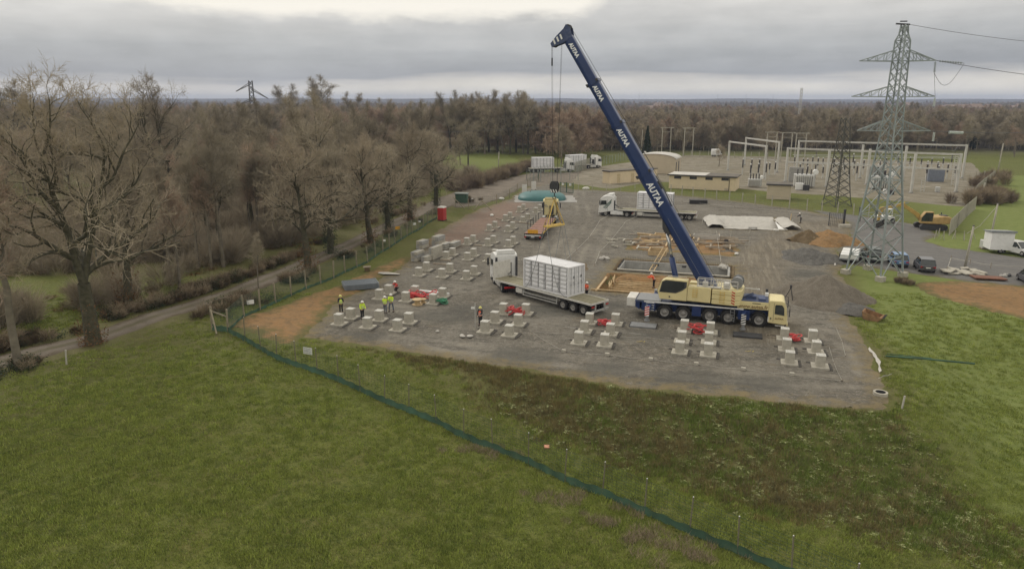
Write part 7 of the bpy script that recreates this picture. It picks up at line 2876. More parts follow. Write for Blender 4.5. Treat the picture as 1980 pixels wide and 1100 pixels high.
def bushing(x, y, z, h_, lb, m=M_INSUL, base=1.6, grp='insulator columns of the substation'):
    t_ = thing('insulator_column', lb, 'insulator', (x, y, z), 0, grp)
    MB().bar((0, 0, 0), (0, 0, base), .25).build('support', M_GANTRY, t_)
    pr = []
    for k in range(7):
        zz_ = base + k * h_ / 7
        pr += [(.12, zz_), (.24, zz_ + h_ / 21), (.12, zz_ + h_ / 10)]
    pr += [(.12, base + h_)]
    MB().lathe(pr, n=10).build('ribbed_insulator', m, t_, smooth=True)
    MB().ball((0, 0, base + h_ + .1), .2, 8, 5).build('cap', M_ALU, t_)
    return t_


INS = bushing(0, 0, 0, 1.9, 'dark ribbed insulator column on a pale steel support inside the substation')
first = True
ril = random.Random(4)
spots = [(x, y) for y, xs in ((327, (1535, 1552, 1570, 1590, 1612, 1630, 1648, 1665, 1690, 1712, 1735, 1758, 1780, 1800, 1822, 1838)), (338, (1435, 1452, 1467, 1487, 1498)), (348, (1450, 1465, 1480)), (338, (1610, 1632, 1650, 1668)), (345, (1545, 1560, 1575, 1590)), (346, (1790, 1810, 1830, 1845)), (350, (1620, 1640, 1655, 1790, 1812)), (332, (1560, 1580, 1600, 1700, 1720)), (352, (1695, 1710, 1725, 1740))) for x in xs]
for i, (px, py) in enumerate(spots):
    q = at(px, py)
    s = ril.uniform(.8, 1.25)
    if i == 0:
        INS.location = q
    else:
        copy_tree(INS, q, 0, None, (1.1, 1.1, s))


for k_, (x0, x1, yy_, zz_) in enumerate(((1530, 1850, 327, 4.2), (1535, 1850, 334, 4.6), (1545, 1680, 342, 4.0), (1435, 1500, 336, 4.3), (1690, 1850, 345, 4.2))):
    a_, b_2 = at(x0, yy_), at(x1, yy_ + 6)
    tag(MB().bar((a_.x, a_.y, zz_), (b_2.x, b_2.y, zz_), .12).build('busbar', M_ALU), 'thin metal busbar running over the insulator columns', 'busbar', 'busbars of the substation')


def transformer(label, px, py, s=1.0):
    q = at(px, py)
    t_ = thing('transformer', label, 'transformer', q, R(-15))
    MB().b2(-1.9 * s, 1.9 * s, -1.1 * s, 1.1 * s, .3, 2.6 * s).build('tank', M_ALU, t_, bevel=.05)
    for k in range(9):
        MB().b2(-1.75 * s + k * .4 * s, -1.55 * s + k * .4 * s, -1.75 * s, -1.12 * s, .5, 2.4 * s).build('cooling_fin', M_GANTRY, t_)
    for k in range(4):
        pr = []
        for j in range(6):
            pr += [(.09, j * .2), (.2, j * .2 + .07), (.09, j * .2 + .14)]
        MB().lathe(pr, (-1.3 * s + k * .85 * s, 0, 2.6 * s), 10).build('bushing', M_INSUL, t_)
    MB().cyl((2.1 * s, -.6, 3.1 * s), (2.1 * s, .9, 3.1 * s), .5 * s, 14).build('oil_tank', M_WHITE, t_)
    MB().bar((2.1 * s, .2, .2), (2.1 * s, .2, 2.7 * s), .2).build('tank_support', M_GANTRY, t_)
    return t_


transformer('silver transformer with ribbed cooler and white oil drum, left bay', 1553, 362, 1.15)
transformer('small silver transformer beneath the left rear gantry', 1458, 362, .75)
transformer('grey transformer with white oil drum behind the pylon body', 1702, 366, 1.15)
for px, py, w_, h_, lb, m in ((1545, 368, 1.6, 1.6, 'white control cabinet in front of the left transformer', M_WHITE), (1558, 369, 1.3, 1.3, 'dark square cabinet right of the white one', M_DARK), (1808, 352, 3.6, 3.2, 'large blue-grey switch cabinet under the right end of the gantry', mat('blue_grey_panel', (.17, .19, .23), .6)),
                              (1712, 376, 1.0, 1.1, 'white pump box at the foot of the middle bay', M_WHITE), (1723, 377, .9, 1.0, 'dark pump box beside the white one', M_DARK), (1812, 372, .8, 1.2, 'small pale cabinet in front of the right bay', M_ALU), (1538, 352, 3.4, 3.6, 'grey firewall behind the left transformer', M_CONC2), (1690, 350, 3.2, 3.6, 'grey firewall behind the middle transformer', M_CONC2)):
    q = at(px, py)
    t_ = thing('switch_cabinet', lb, 'cabinet', q, R(-14))
    MB().b2(-w_ / 2, w_ / 2, -.5, .5, .15, h_).build('cabinet', m, t_)
    MB().b2(-w_ / 2 + .05, w_ / 2 - .05, -.45, .45, 0, .15).build('plinth', M_CONC2, t_)
    MB().b2(-w_ / 2 + .1, w_ / 2 - .1, -.53, -.503, .3, h_ - .15).build('door', m, t_)
for px, py, lb in ((1783, 371, 'short pale ladder frame in front of the right bay'), (1842, 360, 'tall pale ladder-like steel frame at the right end of the gantry')):
    q = at(px, py)
    t_ = thing('steel_ladder_frame', lb, 'steel frame', q, R(-14))
    hh = 2.6 if px < 1800 else 7.0
    for s in (-.35, .35):
        MB().bar((s, 0, 0), (s, 0, hh), .12).build('rail', M_GANTRY, t_)
    for k in range(int(hh / .5)):
        MB().bar((-.35, 0, .4 + k * .5), (.35, 0, .4 + k * .5), .08).build('rung', M_GANTRY, t_)
# slack bus wires between the beams
for i, (x0, x1) in enumerate(((1530, 1545), (1580, 1600), (1640, 1660), (1700, 1720), (1780, 1795), (1830, 1845))):
    a_, b_2 = at(x0, 357), at(x1, 338)
    wire('bus_wire', Vector((a_.x, a_.y, 8.1)), Vector((b_2.x, b_2.y, 8.3)), .8, 'thin slack wire between the two long gantry beams', .03, 8)['group'] = 'bus wires'
q = at(1386, 303)
t_ = thing('white_van', 'white box-shaped vehicle body parked beyond the back fence', 'van', q, R(10))
MB().b2(-2.0, 1.7, -1.0, 1.0, .5, 2.7).build('body', M_WHITE, t_, bevel=.25)
MB().b2(1.0, 1.6, -1.02, -1.003, 1.2, 2.2).build('window', M_GLASS, t_)
for s in (-1, 1):
    wheel(t_, -1.2, s * .9, .35, .2, s)
    wheel(t_, 1.1, s * .9, .35, .2, s)
# H-poles and single poles
for px, py, h_, lb in ((1287, 300, 10, 'left H-shaped wooden line pole behind the arched hall'), (1330, 302, 10, 'right H-shaped wooden line pole behind the arched hall'), (1489, 312, 9.5, 'H-shaped line pole behind the left gantry'), (1518, 314, 9.5, 'H-shaped line pole between the two gantry groups'), (1545, 316, 9.5, 'third H-shaped line pole behind the gantries')):
    q = at(px, py)
    t_ = thing('h_frame_pole', lb, 'line pole', q, 0)
    for s in (-1.6, 1.6):
        MB().bar((s, 0, 0), (s, 0, h_), .28).build('pole', M_POSTC, t_)
    MB().bar((-2.4, 0, h_), (2.6, 0, h_), .22).build('cross_bar', M_POSTC, t_)
    MB().bar((-1.6, 0, h_ - 1.5), (1.6, 0, h_ - 1.5), .12).build('brace', M_POSTC, t_)
for px, py, h_, lb in ((1239, 302, 9.5, 'single pale line pole left of the conifer'), (1865, 520, 5.2, 'slanting wooden pole on the concrete rubble by the parking area'), (1913, 470, 5.6, 'wooden pole with slack rope behind the white hut'), (1897, 385, 3.5, 'short concrete pole by the grey hedge'), (963, 336, 6, 'thin pole by the hedge on the far track'), (1927, 345, 9, 'far wooden line pole right of the substation')):
    q = at(px, py)
    t_ = thing('wooden_pole', lb, 'pole', q, 0)
    MB().tube([(0, 0, 0), (.3, 0, h_)], .15, 8, r2=.11).build('shaft', M_POSTC, t_, smooth=True)
    MB().cyl((.3, 0, h_), (.3, 0, h_ + .08), .13, 8).build('cap', M_DARK, t_)
q0, q1 = at(1913, 470), at(1868, 462)
tag(MB().tube([q0 + Vector((.3, 0, 5.3)), q0.lerp(q1, .5) + Vector((0, 0, 2.2)), q1 + Vector((0, 0, .8))], .04, 4).build('slack_rope', M_ROPE), 'slack pale rope with rags from the pole behind the white hut', 'rope')

# white hut on wheels and grey tank
p = at(1928, 488)
t = thing('site_hut', 'white wheeled site hut with grey sloping roof beside the white car', 'site hut', (p.x, p.y, .06), R(-12))
MB().b2(-1.35, 1.35, -1.1, 1.3, .45, 2.75).build('cabin', M_WHITE, t, bevel=.03)
MB().prism([(-1.25, 2.76), (1.45, 2.62), (1.45, 2.72), (-1.25, 3.0)], -1.5, 1.5, 'x').build('roof', mat('grey_felt_roof', (.22, .235, .24), .85), t)
for s in (-1, 1):
    wheel(t, 0, s * 1.0 + .1, .33, .18, s)
MB().bar((0, -1.1, .5), (0, -2.0, .35), .1).build('tow_bar', M_DARK, t)
MB().b2(1.352, 1.37, -.4, .4, .6, 2.3).build('door', M_WHITE2, t)
p = at(1905, 481)
t = thing('water_cube', 'small pale plastic tank left of the white hut', 'tank', (p.x, p.y, .06), R(-12))
MB().b2(-.6, .6, -.55, .55, .1, 1.15).build('tank', M_ALU, t, bevel=.08)
MB().b2(-.62, .62, -.57, .57, 0, .1).build('pallet', M_TIMBER2, t)
# rubble slabs and red-brown plates
p = at(1858, 528)
t = thing('slab_pile', 'pile of broken white slabs round the foot of the slanting pole', 'rubble', (p.x, p.y, .06), 0)
r_ = random.Random(4)
for k in range(14):
    MB().box(r_.uniform(-2, 2), r_.uniform(-1, 1), .1 + .12 * (k // 5), r_.uniform(.8, 1.7), r_.uniform(.5, 1), .12, rz=r_.uniform(0, 3), ry=r_.uniform(-.15, .15)).build('slab', M_CONC, t)
p = at(1910, 540)
tag(MB().box(0, 0, .15, 3.2, 2.0, .12, rx=-.06).build('steel_plate', mat('red_brown_plate', (.17, .075, .045), .8, .2, 2), loc=(p.x, p.y, .06), rot=(0, 0, R(-14))), 'red-brown steel plate lying right of the white slab pile', 'plate')
p = at(1950, 535)
t = thing('debris', 'dark and white oddments on the gravel left of the cut-off black car', 'debris', (p.x, p.y, .08), 0)
for k in range(7):
    MB().box(r_.uniform(-1, 1), r_.uniform(-.3, .3), .12, .4, .2, .2, rz=k).build('oddment', M_DARK if k % 2 else M_WHITE2, t)


# ------------------------------------------------------------------ distant houses
M_HW = mat('far_house_wall', (.55, .52, .46), .9)
M_HR = mat('far_tile_roof', (.27, .20, .16), .9)


def house(label, x, y, z, w_, rz, grp):
    t_ = thing('house', label, 'house', (x, y, z), rz, grp)
    MB().b2(-w_ / 2, w_ / 2, -w_ * .32, w_ * .32, 0, w_ * .32).build('wall', M_HW, t_)
    MB().prism([(-w_ * .36, w_ * .32), (w_ * .36, w_ * .32), (0, w_ * .56)], -w_ * .53, w_ * .53, 'x').build('roof', M_HR, t_)
    for k in range(3):
        MB().b2(-w_ * .35 + k * w_ * .28, -w_ * .22 + k * w_ * .28, -w_ * .325, -w_ * .3205, w_ * .1, w_ * .24).build('window', M_DARK, t_)


rh = random.Random(8)
for (px, py, w_, d_) in ((1155, 263, 12, 440), (1172, 258, 9, 450), (1010, 281, 9, 330), (1395, 262, 12, 500), (1600, 250, 14, 560), (1598, 262, 10, 480), (1150, 272, 9, 400)):
    x = (px - 990) / F * d_ * .98
    house('pale house glimpsed through the bare woods', x, d_, h1(x, d_) + 3.5, w_, rh.uniform(-.5, .5), 'houses in the near woods')
for k in range(28):
    px = rh.choice((rh.uniform(1740, 1980), rh.uniform(1240, 1300), rh.uniform(1850, 1980)))
    d_ = rh.uniform(1000, 1900)
    x = (px - 990) / F * d_ * .98
    house('tiny pale house of the town in the distance on the right', x, d_, h1(x, d_) + 7.0, rh.uniform(12, 20), rh.uniform(-.6, .6), 'town houses on the far slope')
# wind turbines on the ridge
for px, s in ((1233, 1), (1383, 1), (1437, .8), (1489, 1), (1760, 1), (1800, .9)):
    d_ = 4600
    x = (px - 990) / F * d_ * .98
    t_ = thing('wind_turbine', 'tiny far wind turbine on the horizon ridge', 'wind turbine', (x, d_, h1(x, d_) - 14), 0, 'wind turbines on the ridge')
    MB().tube([(0, 0, 0), (0, 0, 40)], 1.2, 6, r2=.7).build('tower', M_WHITE2, t_)
    for k in range(3):
        a_ = k * 2.094 + px
        MB().bar((0, -1, 40), (14 * math.cos(a_), -1, 40 + 14 * math.sin(a_)), .9, .4).build('blade', M_WHITE2, t_)
# clearings in the woods
for (px, py, w_) in ((1300, 268, 60), ):
    pass
# ------------------------------------------------------------------ fences
M_FGREEN = mat('green_fence_wire', (.045, .085, .055), .7, .2, 2)
M_TIMPOST2 = mat('dull_post', (.17, .155, .105), .9, .2, 2)
M_TIMPOST = mat('chestnut_post', (.27, .235, .17), .9, .2, 2)


def fence(label, pts, hgt_post, post_m, pw_=.11, wires=7, verticals=.5, wire_m=None, wr=.006, windbreak=0.0, seed=1, name='mesh_fence', tilt=.05, world=False, cap=False):
    P = [Vector(p) for p in pts] if world else [at(*p) for p in pts]
    o = P[0]
    t = thing(name, label, 'fence', o, 0)
    r_ = random.Random(seed)
    me = MB().box(0, 0, hgt_post / 2, pw_, pw_, hgt_post).mesh('post', post_m)
    cm_ = MB().ball((0, 0, hgt_post + .01), pw_ * .55, 6, 4).mesh('post_cap', M_WHITE)
    for p in P:
        q = obj('post', me, t, loc=p - o, rot=(r_.uniform(-tilt, tilt), r_.uniform(-tilt, tilt), 0))
        if cap:
            obj('post_cap', cm_, q)
    m_ = MB()
    hh = hgt_post * .96
    for a, b in zip(P[:-1], P[1:]):
        a_, b_ = a - o, b - o
        L = (b_ - a_).length
        for k in range(wires):
            z = .06 + (hh - .08) * k / (wires - 1)
            m_.bar(a_ + Vector((0, 0, z)), b_ + Vector((0, 0, z)), wr * 2)
        if verticals:
            n = int(L / verticals)
            for k in range(1, n):
                c_ = a_.lerp(b_, k / n)
                m_.bar(c_ + Vector((0, 0, .05)), c_ + Vector((0, 0, hh)), wr * 1.6)
    w = m_.build('wire_mesh', wire_m or M_WIRE, t)
    w['kind'] = 'stuff'
    if windbreak:
        V, Fc = [], []
        i = 0
        for a, b in zip(P[:-1], P[1:]):
            n = 14
            for k in range(n + 1):
                c_ = (a - o).lerp(b - o, k / n)
                zb = h1(c_.x + o.x, c_.y + o.y) - o.z
                wv = .05 * math.sin(k * 1.3 + i) + .03 * r_.uniform(-1, 1)
                hw_ = windbreak * (1 + .10 * math.sin(k * .9 + i * 2.1)) - .04 * math.sin(math.pi * k / n)
                V += [(c_.x + wv, c_.y - .10 - .06 * r_.random(), zb - .05), (c_.x + wv * .6, c_.y - .05, zb + hw_ * .5), (c_.x, c_.y - .07, zb + hw_)]
            i += 1
        cnt = len(V) // 3
        for k in range(cnt - 1):
            if (k + 1) % 15 == 0:
                continue
            for j in (0, 1):
                Fc.append((3 * k + j, 3 * (k + 1) + j, 3 * (k + 1) + j + 1, 3 * k + j + 1))
        MB().add(V, Fc).build('windbreak_net', M_GREEN, t, smooth=True)
    return t


LF = [(441, 641), (472, 612), (503, 599), (533, 586), (563, 572), (592, 558), (620, 548), (645, 538), (667, 527), (690, 517), (711, 508), (726, 496), (740, 487), (753, 480), (764, 472), (776, 464), (787, 457), (797, 451), (808, 446), (818, 439), (827, 432), (836, 427), (845, 422)]
f1 = fence('left perimeter fence of timber posts and green mesh along the track to the toilet', LF, 2.05, M_TIMPOST, .13, 10, .22, M_FGREEN, .009, 0.26, 2)
FF = [(441, 641), (474, 658), (505, 677), (535, 694), (573, 708), (614, 721), (655, 737), (697, 756), (744, 778), (791, 796), (844, 817), (897, 846), (953, 868), (1022, 895), (1092, 930), (1165, 956), (1246, 992), (1333, 1030), (1426, 1068), (1530, 1112), (1650, 1165)]
fence('long foreground fence of thin timber posts with a dark green windbreak net along its foot', FF, 2.0, M_TIMPOST2, .065, 11, .30, M_FGREEN, .0045, .44, 3, cap=True)
# corner brace
c0, c1 = at(411, 637), at(441, 641)
t = thing('corner_post', 'braced corner post standing left of where both fences meet', 'fence post', c0, 0)
MB().bar((0, 0, 0), (0, 0, 2.1), .16).build('post', M_TIMPOST, t)
MB().bar((0, 0, 1.9), (c1 - c0) + Vector((-.6, -1.0, .1)), .12).build('strut', M_TIMPOST, t)
MB().bar((0, 0, 1.7), (c1 - c0) + Vector((0, 0, 1.35)), .10).build('rail', M_TIMPOST, t)
fence('short return of the perimeter fence left of the corner brace', [(411, 637), (441, 641)], 2.0, M_TIMPOST, .13, 9, .3, M_FGREEN, .006, .5, 5)
fence('mesh fence with raking struts round the gravel lot beside the kiosk', [(880, 400), (906, 404), (932, 399), (960, 394), (985, 383), (1000, 372), (1020, 362), (1042, 352), (1040, 340)], 1.9, M_TIMPOST, .13, 8, .6, M_FGREEN, .007, 0, 6)
t = thing('fence_strut', 'pair of raking timber struts on the lot fence, right of the kiosk', 'fence strut', at(932, 406), 0)
for s in (-1.6, 1.8):
    MB().bar((0, 0, 1.7), (s, -.6, 0), .14).build('strut', M_TIMPOST, t)
t = thing('fence_strut', 'raking timber strut left of the kiosk above the toilet', 'fence strut', at(877, 402), 0)
MB().bar((0, 0, 1.9), (2.2, -1.0, 0), .14).build('strut', M_TIMPOST, t)


def poly_fence(label, pix, step, **k):
    P = [at(*p) for p in pix]
    out = []
    for a, b in zip(P[:-1], P[1:]):
        n = max(1, round((b - a).length / step))
        out += [a.lerp(b, i / n) for i in range(n)]
    out.append(P[-1])
    return fence(label, out, world=True, **k)


poly_fence('pale concrete-post fence along the grass strip in front of the substation', [(1256, 372), (1340, 382), (1460, 398), (1560, 408), (1650, 418), (1740, 428)], 3.0, hgt_post=2.2, post_m=M_POSTC, pw_=.14, wires=6, verticals=1.2, wr=.008, name='mesh_fence')
poly_fence('tall mesh fence round the far lot with its rows of grey posts', [(1018, 350), (1045, 352), (1085, 351), (1118, 349)], 2.5, hgt_post=3.0, post_m=M_POSTS, pw_=.12, wires=8, verticals=.8, wr=.010)
poly_fence('tall mesh fence running from the lot corner up beside the white containers', [(1018, 350), (1060, 340), (1115, 333), (1125, 330)], 2.5, hgt_post=3.0, post_m=M_POSTS, pw_=.12, wires=8, verticals=.8, wr=.010)
poly_fence('grey mesh fence behind the curved-roof hall towards the lot gate', [(1150, 322), (1210, 310), (1240, 303)], 2.5, hgt_post=2.6, post_m=M_POSTS, pw_=.12, wires=8, verticals=.5, wr=.012)
poly_fence('back fence of pale posts behind the substation', [(1320, 303), (1420, 306), (1500, 308)], 3.0, hgt_post=2.3, post_m=M_POSTC, pw_=.15, wires=6, verticals=1.2, wr=.01)
poly_fence('right back fence of pale posts beyond the gantries', [(1862, 350), (1885, 352), (1918, 350)], 3.0, hgt_post=2.6, post_m=M_POSTC, pw_=.15, wires=6, verticals=1.2, wr=.01)
poly_fence('low fence of pale posts behind the mesh gate field', [(1118, 372), (1200, 371), (1256, 372)], 3.2, hgt_post=1.9, post_m=M_POSTC, pw_=.10, wires=5, verticals=1.2, wr=.007)
# solid grey panel gate / fences
for label, pts, hh, m, cat in (('translucent grey-green mesh gate leaf beside the far containers', [(1112, 334), (1148, 322)], 2.9, M_POSTS, 'gate'),
                               ('grey slatted fence of tall panels climbing right of the excavator', [(1835, 455), (1850, 440), (1868, 420), (1885, 405)], 2.4, M_POSTS, 'fence'),
                               ('pale concrete panel fence at the far right behind the gantries', [(1884, 385), (1900, 368), (1922, 350)], 2.6, M_CONC2, 'fence')):
    P = [at(*p) for p in pts]
    t = thing('panel_fence' if cat == 'fence' else 'mesh_gate', label, cat, P[0], 0)
    for a, b in zip(P[:-1], P[1:]):
        n = max(2, int((b - a).length / .55))
        for k in range(n + 1):
            c_ = a.lerp(b, k / n) - P[0]
            MB().bar(c_, c_ + Vector((0, 0, hh)), .10).build('post', M_POSTC, t)
        for k in range(n):
            c_ = a.lerp(b, (k + .12) / n) - P[0]
            d_ = a.lerp(b, (k + .88) / n) - P[0]
            if cat == 'gate' or m is M_POSTS:
                w = MB()
                for q in range(10):
                    w.bar(c_ + Vector((0, 0, .15 + q * hh / 11)), d_ + Vector((0, 0, .15 + q * hh / 11)), .04)
                w.build('mesh_panel', m, t)
            else:
                MB().add([c_, d_, d_ + Vector((0, 0, hh)), c_ + Vector((0, 0, hh)), c_ + Vector((.05, .05, 0)), d_ + Vector((.05, .05, 0)), d_ + Vector((.05, .05, hh)), c_ + Vector((.05, .05, hh))],
                         [(0, 1, 2, 3), (7, 6, 5, 4), (0, 4, 5, 1), (1, 5, 6, 2), (2, 6, 7, 3), (3, 7, 4, 0)]).build('panel', m, t)
# black entrance gate posts
for px, py, lb in ((1631, 434, 'left black entrance gate post'), (1661, 429, 'right black entrance gate post')):
    p = at(px, py)
    t = thing('gate_post', lb, 'gate post', p, 0)
    MB().bar((0, 0, 0), (0, 0, 2.4), .28).build('post', M_DARK, t)
    MB().b2(-.2, .2, -.2, .2, 2.4, 2.46).build('cap', M_DARK, t)
a, b = at(1602, 437), at(1630, 436)
t = thing('mesh_gate', 'open dark mesh gate leaf left of the black gate posts', 'gate', a, 0)
w = MB()
for k in range(9):
    w.bar(Vector((0, 0, .1 + k * .24)), (b - a) + Vector((0, 0, .1 + k * .24)), .03)
for k in range(9):
    w.bar((b - a) * (k / 8) + Vector((0, 0, .1)), (b - a) * (k / 8) + Vector((0, 0, 2.05)), .03)
w.build('mesh_infill', M_DARK, t)
MB().bar((0, 0, 0), (0, 0, 2.2), .1).build('stile', M_DARK, t)
p = at(1633, 440)
tag(MB().b2(-.9, .9, -.4, .4, 0, .5).build('ballast_block', M_CONC, loc=p, bevel=.04), 'white concrete foot block under the left black gate post', 'concrete block')
# dark gate by the water bag
a, b = at(1083, 372), at(1108, 374)
t = thing('green_gate', 'dark green mesh gate with two white notices behind the low-loader cab', 'gate', a, 0)
for x in (0, .5, 1):
    MB().bar((b - a) * x, (b - a) * x + Vector((0, 0, 2.3)), .14).build('stile', M_KIOSK, t)
w = MB()
for k in range(14):
    w.bar((b - a) * (k / 13) + Vector((0, 0, .1)), (b - a) * (k / 13) + Vector((0, 0, 2.2)), .05)
for k in range(3):
    w.bar(Vector((0, 0, .1 + k)), (b - a) + Vector((0, 0, .1 + k)), .07)
w.build('mesh_infill', M_KIOSK, t)
for f_ in (.22, .78):
    c_ = (b - a) * f_
    MB().b2(c_.x - .28, c_.x + .28, c_.y - .09, c_.y - .06, 1.6, 2.1).build('notice', M_WHITE, t)
# signs on the fences
for px, py, z, w_, lb, dy in ((487, 606, 1.15, .32, 'small white notice on the left fence, first after the corner', -.12), (802, 449, 1.3, .26, 'white notice on the left fence near the toilet', -.12), (812, 444, 1.3, .2, 'smallest white notice on the left fence', -.12), (744, 486, 1.5, .2, 'white round notice halfway along the left fence', -.12), (770, 463, 1.7, .34, 'orange notice on the left fence', -.12), (598, 712, 1.25, .42, 'white notice board on the foreground fence', -.1)):
    p = at(px, py)
    t = thing('fence_sign', lb, 'sign', (p.x, p.y + dy, z), R(-25 if px == 598 else 30))
    MB().b2(-w_, w_, -.01, .01, -w_ * .62, w_ * .62).build('board', M_ORANGE if 'orange' in lb else M_WHITE, t)
    if px == 598:
        for k in range(4):
            MB().b2(-w_ * .8, w_ * (.75 - .1 * (k % 2)), -.014, -.0105, w_ * (.40 - .25 * k), w_ * (.46 - .25 * k)).build('printed_line', M_GREY, t)
p = at(1057, 866)
tag(MB().box(0, 0, .1, .32, .25, .1, rx=.3).build('orange_scrap', mat('faded_orange', (.55, .27, .17), .8), loc=p), 'faded orange scrap lying in the grass behind the foreground fence', 'litter')
# thin white guard posts by the excavator
for i, (px, py) in enumerate(((1807, 462), (1815, 458), (1825, 464), (1847, 462), (1863, 464), (1878, 462))):
    p = at(px, py)
    t = thing('crossed_stakes', 'short pale stakes on the green corner below the excavator', 'stakes', p, i, 'pale stakes below the excavator')
    MB().bar((0, 0, 0), (.15, 0, 1.3), .09).build('stake', M_POSTC, t)
    MB().bar((.5, .2, 0), (.05, 0, 1.2), .07).build('stake', M_POSTC, t)

# ------------------------------------------------------------------ people
M_SKIN = mat('skin', (.45, .26, .18), .6, .08, 8)
M_HIVIS = mat('hi_vis_yellow', (.56, .74, .05), .7, .08, 3)
M_HIORG = mat('hi_vis_orange', (.80, .13, .05), .7, .08, 3)
M_PANTS = mat('black_trousers', (.018, .018, .022), .85, .2, 4)
M_JEANS = mat('grey_jeans', (.11, .13, .16), .85, .2, 4)
M_HATW = mat('white_helmet', (.78, .77, .73), .4, .03)
M_HATY = mat('yellow_helmet', (.70, .66, .20), .4, .05)
M_BLK = mat('dark_jacket', (.022, .024, .03), .85, .2, 4)
M_REFL = mat('reflective_band', (.62, .63, .60), .4, .05)
M_BOOT = mat('dark_boots', (.03, .025, .02), .8)
M_HAIR = mat('dark_hair', (.02, .015, .012), .8)


def skin_obj(name, verts, edges, radii, m, parent, sub=2):
    me = bpy.data.meshes.new(name)
    me.from_pydata(verts, edges, [])
    o = obj(name, me, parent)
    sm = o.modifiers.new('skin', 'SKIN')
    sm.use_smooth_shade = True
    for i, r_ in enumerate(radii):
        me.skin_vertices[0].data[i].radius = (r_, r_) if not hasattr(r_, '__len__') else r_
        me.skin_vertices[0].data[i].use_root = (i == 0)
    s2 = o.modifiers.new('sub', 'SUBSURF')
    s2.levels = s2.render_levels = sub
    dg = bpy.context.evaluated_depsgraph_get()
    me2 = bpy.data.meshes.new_from_object(o.evaluated_get(dg))
    me2.materials.clear()
    me2.materials.append(m)
    o.modifiers.clear()
    o.data = me2
    return o


def ensure_skin(me):
    pass


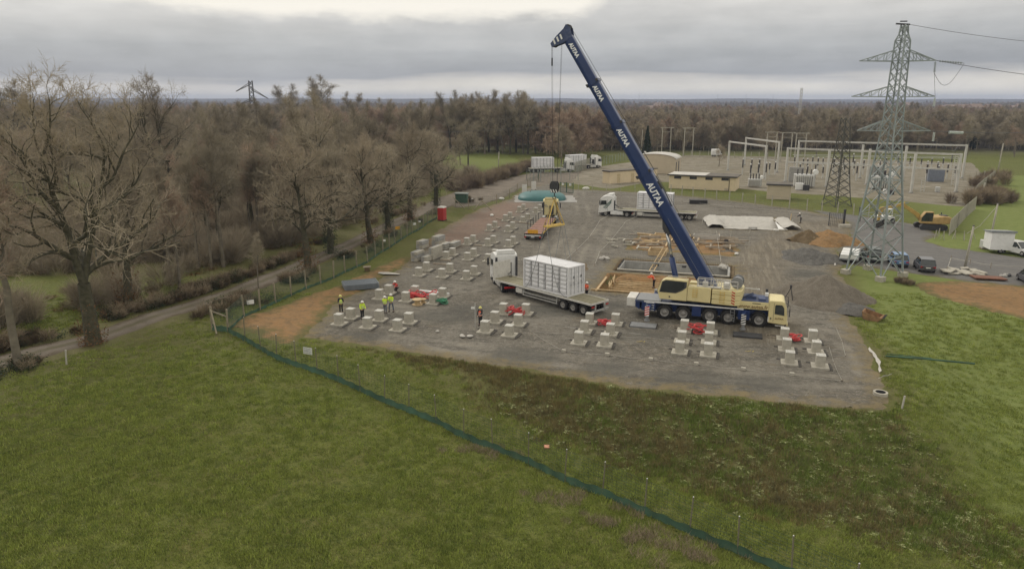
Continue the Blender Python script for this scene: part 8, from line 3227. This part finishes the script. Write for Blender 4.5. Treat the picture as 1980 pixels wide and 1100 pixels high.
def person(label, px, py, rz, top=M_HIVIS, legs=M_PANTS, hat=M_HATW, stance=.10, la=(.0, 0), ra=(.0, 0), bend=0.0, vest=False, stride=.0, crouch=0.0, h_=1.76, loc=None, head_down=.0, hair=False):
    """joints in metres for a 1.76 m figure facing +y; la/ra = (forward swing, elbow bend)"""
    p = loc or at(px, py)
    t = thing('person', label, 'person', (p[0], p[1], p[2] + .03 if not loc else p[2]), rz)
    t.scale = (h_ / 1.76,) * 3
    hip = Vector((0, -.25 * crouch, .93 - .52 * crouch))
    lean = bend
    sp = Vector((0, math.sin(lean), math.cos(lean)))
    chest = hip + sp * .33
    neck = hip + sp * .54
    head = neck + Vector((0, math.sin(lean * .6 + head_down), math.cos(lean * .6 + head_down))) * .12
    crown = head + Vector((0, math.sin(head_down) * .1, .12))
    J = {}
    for s, arm in ((-1, la), (1, ra)):
        sh = neck + Vector((s * .19, 0, -.05))
        a, b = arm
        el = sh + Vector((s * .05, math.sin(a) * .28, -math.cos(a) * .28))
        wr = el + Vector((-s * .02 * (1 + b), math.sin(a + b) * .25, -math.cos(a + b) * .25))
        hd = wr + (wr - el).normalized() * .08
        kn = hip + Vector((s * stance, .02 + .36 * crouch + stride * s * .5, -.45 + .28 * crouch))
        an = Vector((s * stance * 1.1, stride * s - .05 * crouch, .09))
        toe = an + Vector((0, .16, -.05))
        J[s] = (sh, el, wr, hd, kn, an, toe)
    # body: one continuous figure
    v = [hip, chest, neck, head, crown]
    e = [(0, 1), (1, 2), (2, 3), (3, 4)]
    rad = [(.14, .10), (.15, .11), (.055, .055), (.085, .10), (.06, .075)]
    for s in (-1, 1):
        sh, el, wr, hd, kn, an, toe = J[s]
        i = len(v)
        v += [sh, el, wr, hd]
        e += [(1, i), (i, i + 1), (i + 1, i + 2), (i + 2, i + 3)]
        rad += [.055, .04, .028, .035]
        i = len(v)
        v += [hip + Vector((s * .1, 0, -.06)), kn, an, toe]
        e += [(0, i), (i, i + 1), (i + 1, i + 2), (i + 2, i + 3)]
        rad += [.085, .055, .042, .035]
    skin_obj('body', [tuple(q) for q in v], e, rad, M_SKIN, t)
    # nose and eyes
    f = MB().ball(head + Vector((0, .095, .01)), .018, 6, 4)
    f.build('nose', M_SKIN, t)
    for s in (-1, 1):
        MB().ball(head + Vector((s * .032, .085, .035)), .011, 6, 4).build('eye', M_HAIR, t)
    # trousers
    v = [hip + Vector((0, 0, .03))]
    e, rad = [], [(.165, .125)]
    for s in (-1, 1):
        kn, an = J[s][4], J[s][5]
        i = len(v)
        v += [hip + Vector((s * .1, 0, -.08)), kn, an + Vector((0, 0, .02))]
        e += [(0, i), (i, i + 1), (i + 1, i + 2)]
        rad += [.105, .075, .062]
    skin_obj('trousers', [tuple(q) for q in v], e, rad, legs, t)
    for s in (-1, 1):
        an = J[s][5]
        MB().box(an.x, an.y + .05, .045, .10, .28, .10).build('boot', M_BOOT, t, bevel=.03)
    # jacket
    jm = M_BLK if vest else top
    v = [hip + Vector((0, 0, -.03)), chest, neck - sp * .03]
    e = [(0, 1), (1, 2)]
    rad = [(.185, .14), (.20, .145), (.085, .08)]
    for s in (-1, 1):
        sh, el, wr = J[s][0], J[s][1], J[s][2]
        i = len(v)
        v += [sh, el, wr.lerp(el, .1)]
        e += [(1, i), (i, i + 1), (i + 1, i + 2)]
        rad += [.085, .065, .05]
    skin_obj('jacket', [tuple(q) for q in v], e, rad, jm, t)
    if vest:
        v = [hip + Vector((0, 0, -.04)), hip.lerp(chest, .5), chest + sp * .06, neck - sp * .05]
        skin_obj('vest', [tuple(q) for q in v], [(0, 1), (1, 2), (2, 3)], [(.20, .155), (.20, .155), (.215, .16), (.12, .10)], top, t)
    M_ = MB()
    for f_ in (.25, .65):
        c_ = hip.lerp(chest, f_ * 1.3)
        M_.lathe([(.205, -.025), (.21, .025)], c_, 14)
    b_ = M_.build('reflective_band', M_REFL, t)
    b_.scale = (1, .8, 1)
    # helmet or hair
    if hair:
        MB().ball(head + Vector((0, -.015, .05)), .115, 10, 6, sz=1.0, sy=1.1).build('hair', M_HAIR, t, smooth=True)
    else:
        hc = head + Vector((0, 0, .065))
        hm = MB()
        hm.lathe([(.135, -.005), (.132, .03), (.115, .085), (.07, .125), (.001, .14)], hc, 14)
        hm.lathe([(.132, .0), (.160, -.012), (.132, -.008)], hc, 14)
        hm.build('helmet', hat, t, smooth=True)
    return t


person('person in open yellow vest and dark clothes standing by the mesh panels, hands together', 660, 606, R(200), vest=True, hat=M_HATY, la=(.35, 1.1), ra=(.35, 1.1))
person('person in a long yellow jacket and white helmet looking down beside the front footings', 701, 617, R(215), la=(.25, .6), ra=(.2, .7), head_down=.45, bend=.12, stride=.06)
person('person in yellow vest seen from behind, left of the facing pair', 745, 606, R(-10), legs=M_JEANS, ra=(.9, .8), la=(.3, .8), h_=1.68)
person('person in yellow jacket with white helmet, right of the facing pair, legs apart', 757, 603, R(165), legs=M_JEANS, la=(.5, 1.0), ra=(.6, 1.0), stance=.2)
person('person crouching in red and black behind the footing near the mesh panels', 766, 565, R(150), top=M_RED, legs=M_BLK, hat=M_HATW, crouch=.8, bend=.6, la=(.9, .4), ra=(.9, .4))
person('person in orange vest and yellow helmet holding the survey pole near the first red coil', 929, 630, R(150), top=M_HIORG, vest=True, hat=M_HATY, la=(.7, .8), ra=(.1, .3))
person('person in red jacket mostly hidden behind the rear corner of the container', 1134, 578, R(120), top=M_HIORG, la=(1.2, .5), ra=(1.2, .5))
person('person in red jacket bending over behind the crane rear deck', 1264, 557, R(100), top=M_HIORG, bend=.55, la=(1.1, .3), ra=(1.0, .4))
person('person in dark clothes with white helmet bending beside the orange mound', 1548, 432, R(60), top=M_BLK, bend=.5, la=(.8, .3), ra=(.8, .3))
# operator inside the crane cab sits behind the glass
q = at(660, 606)
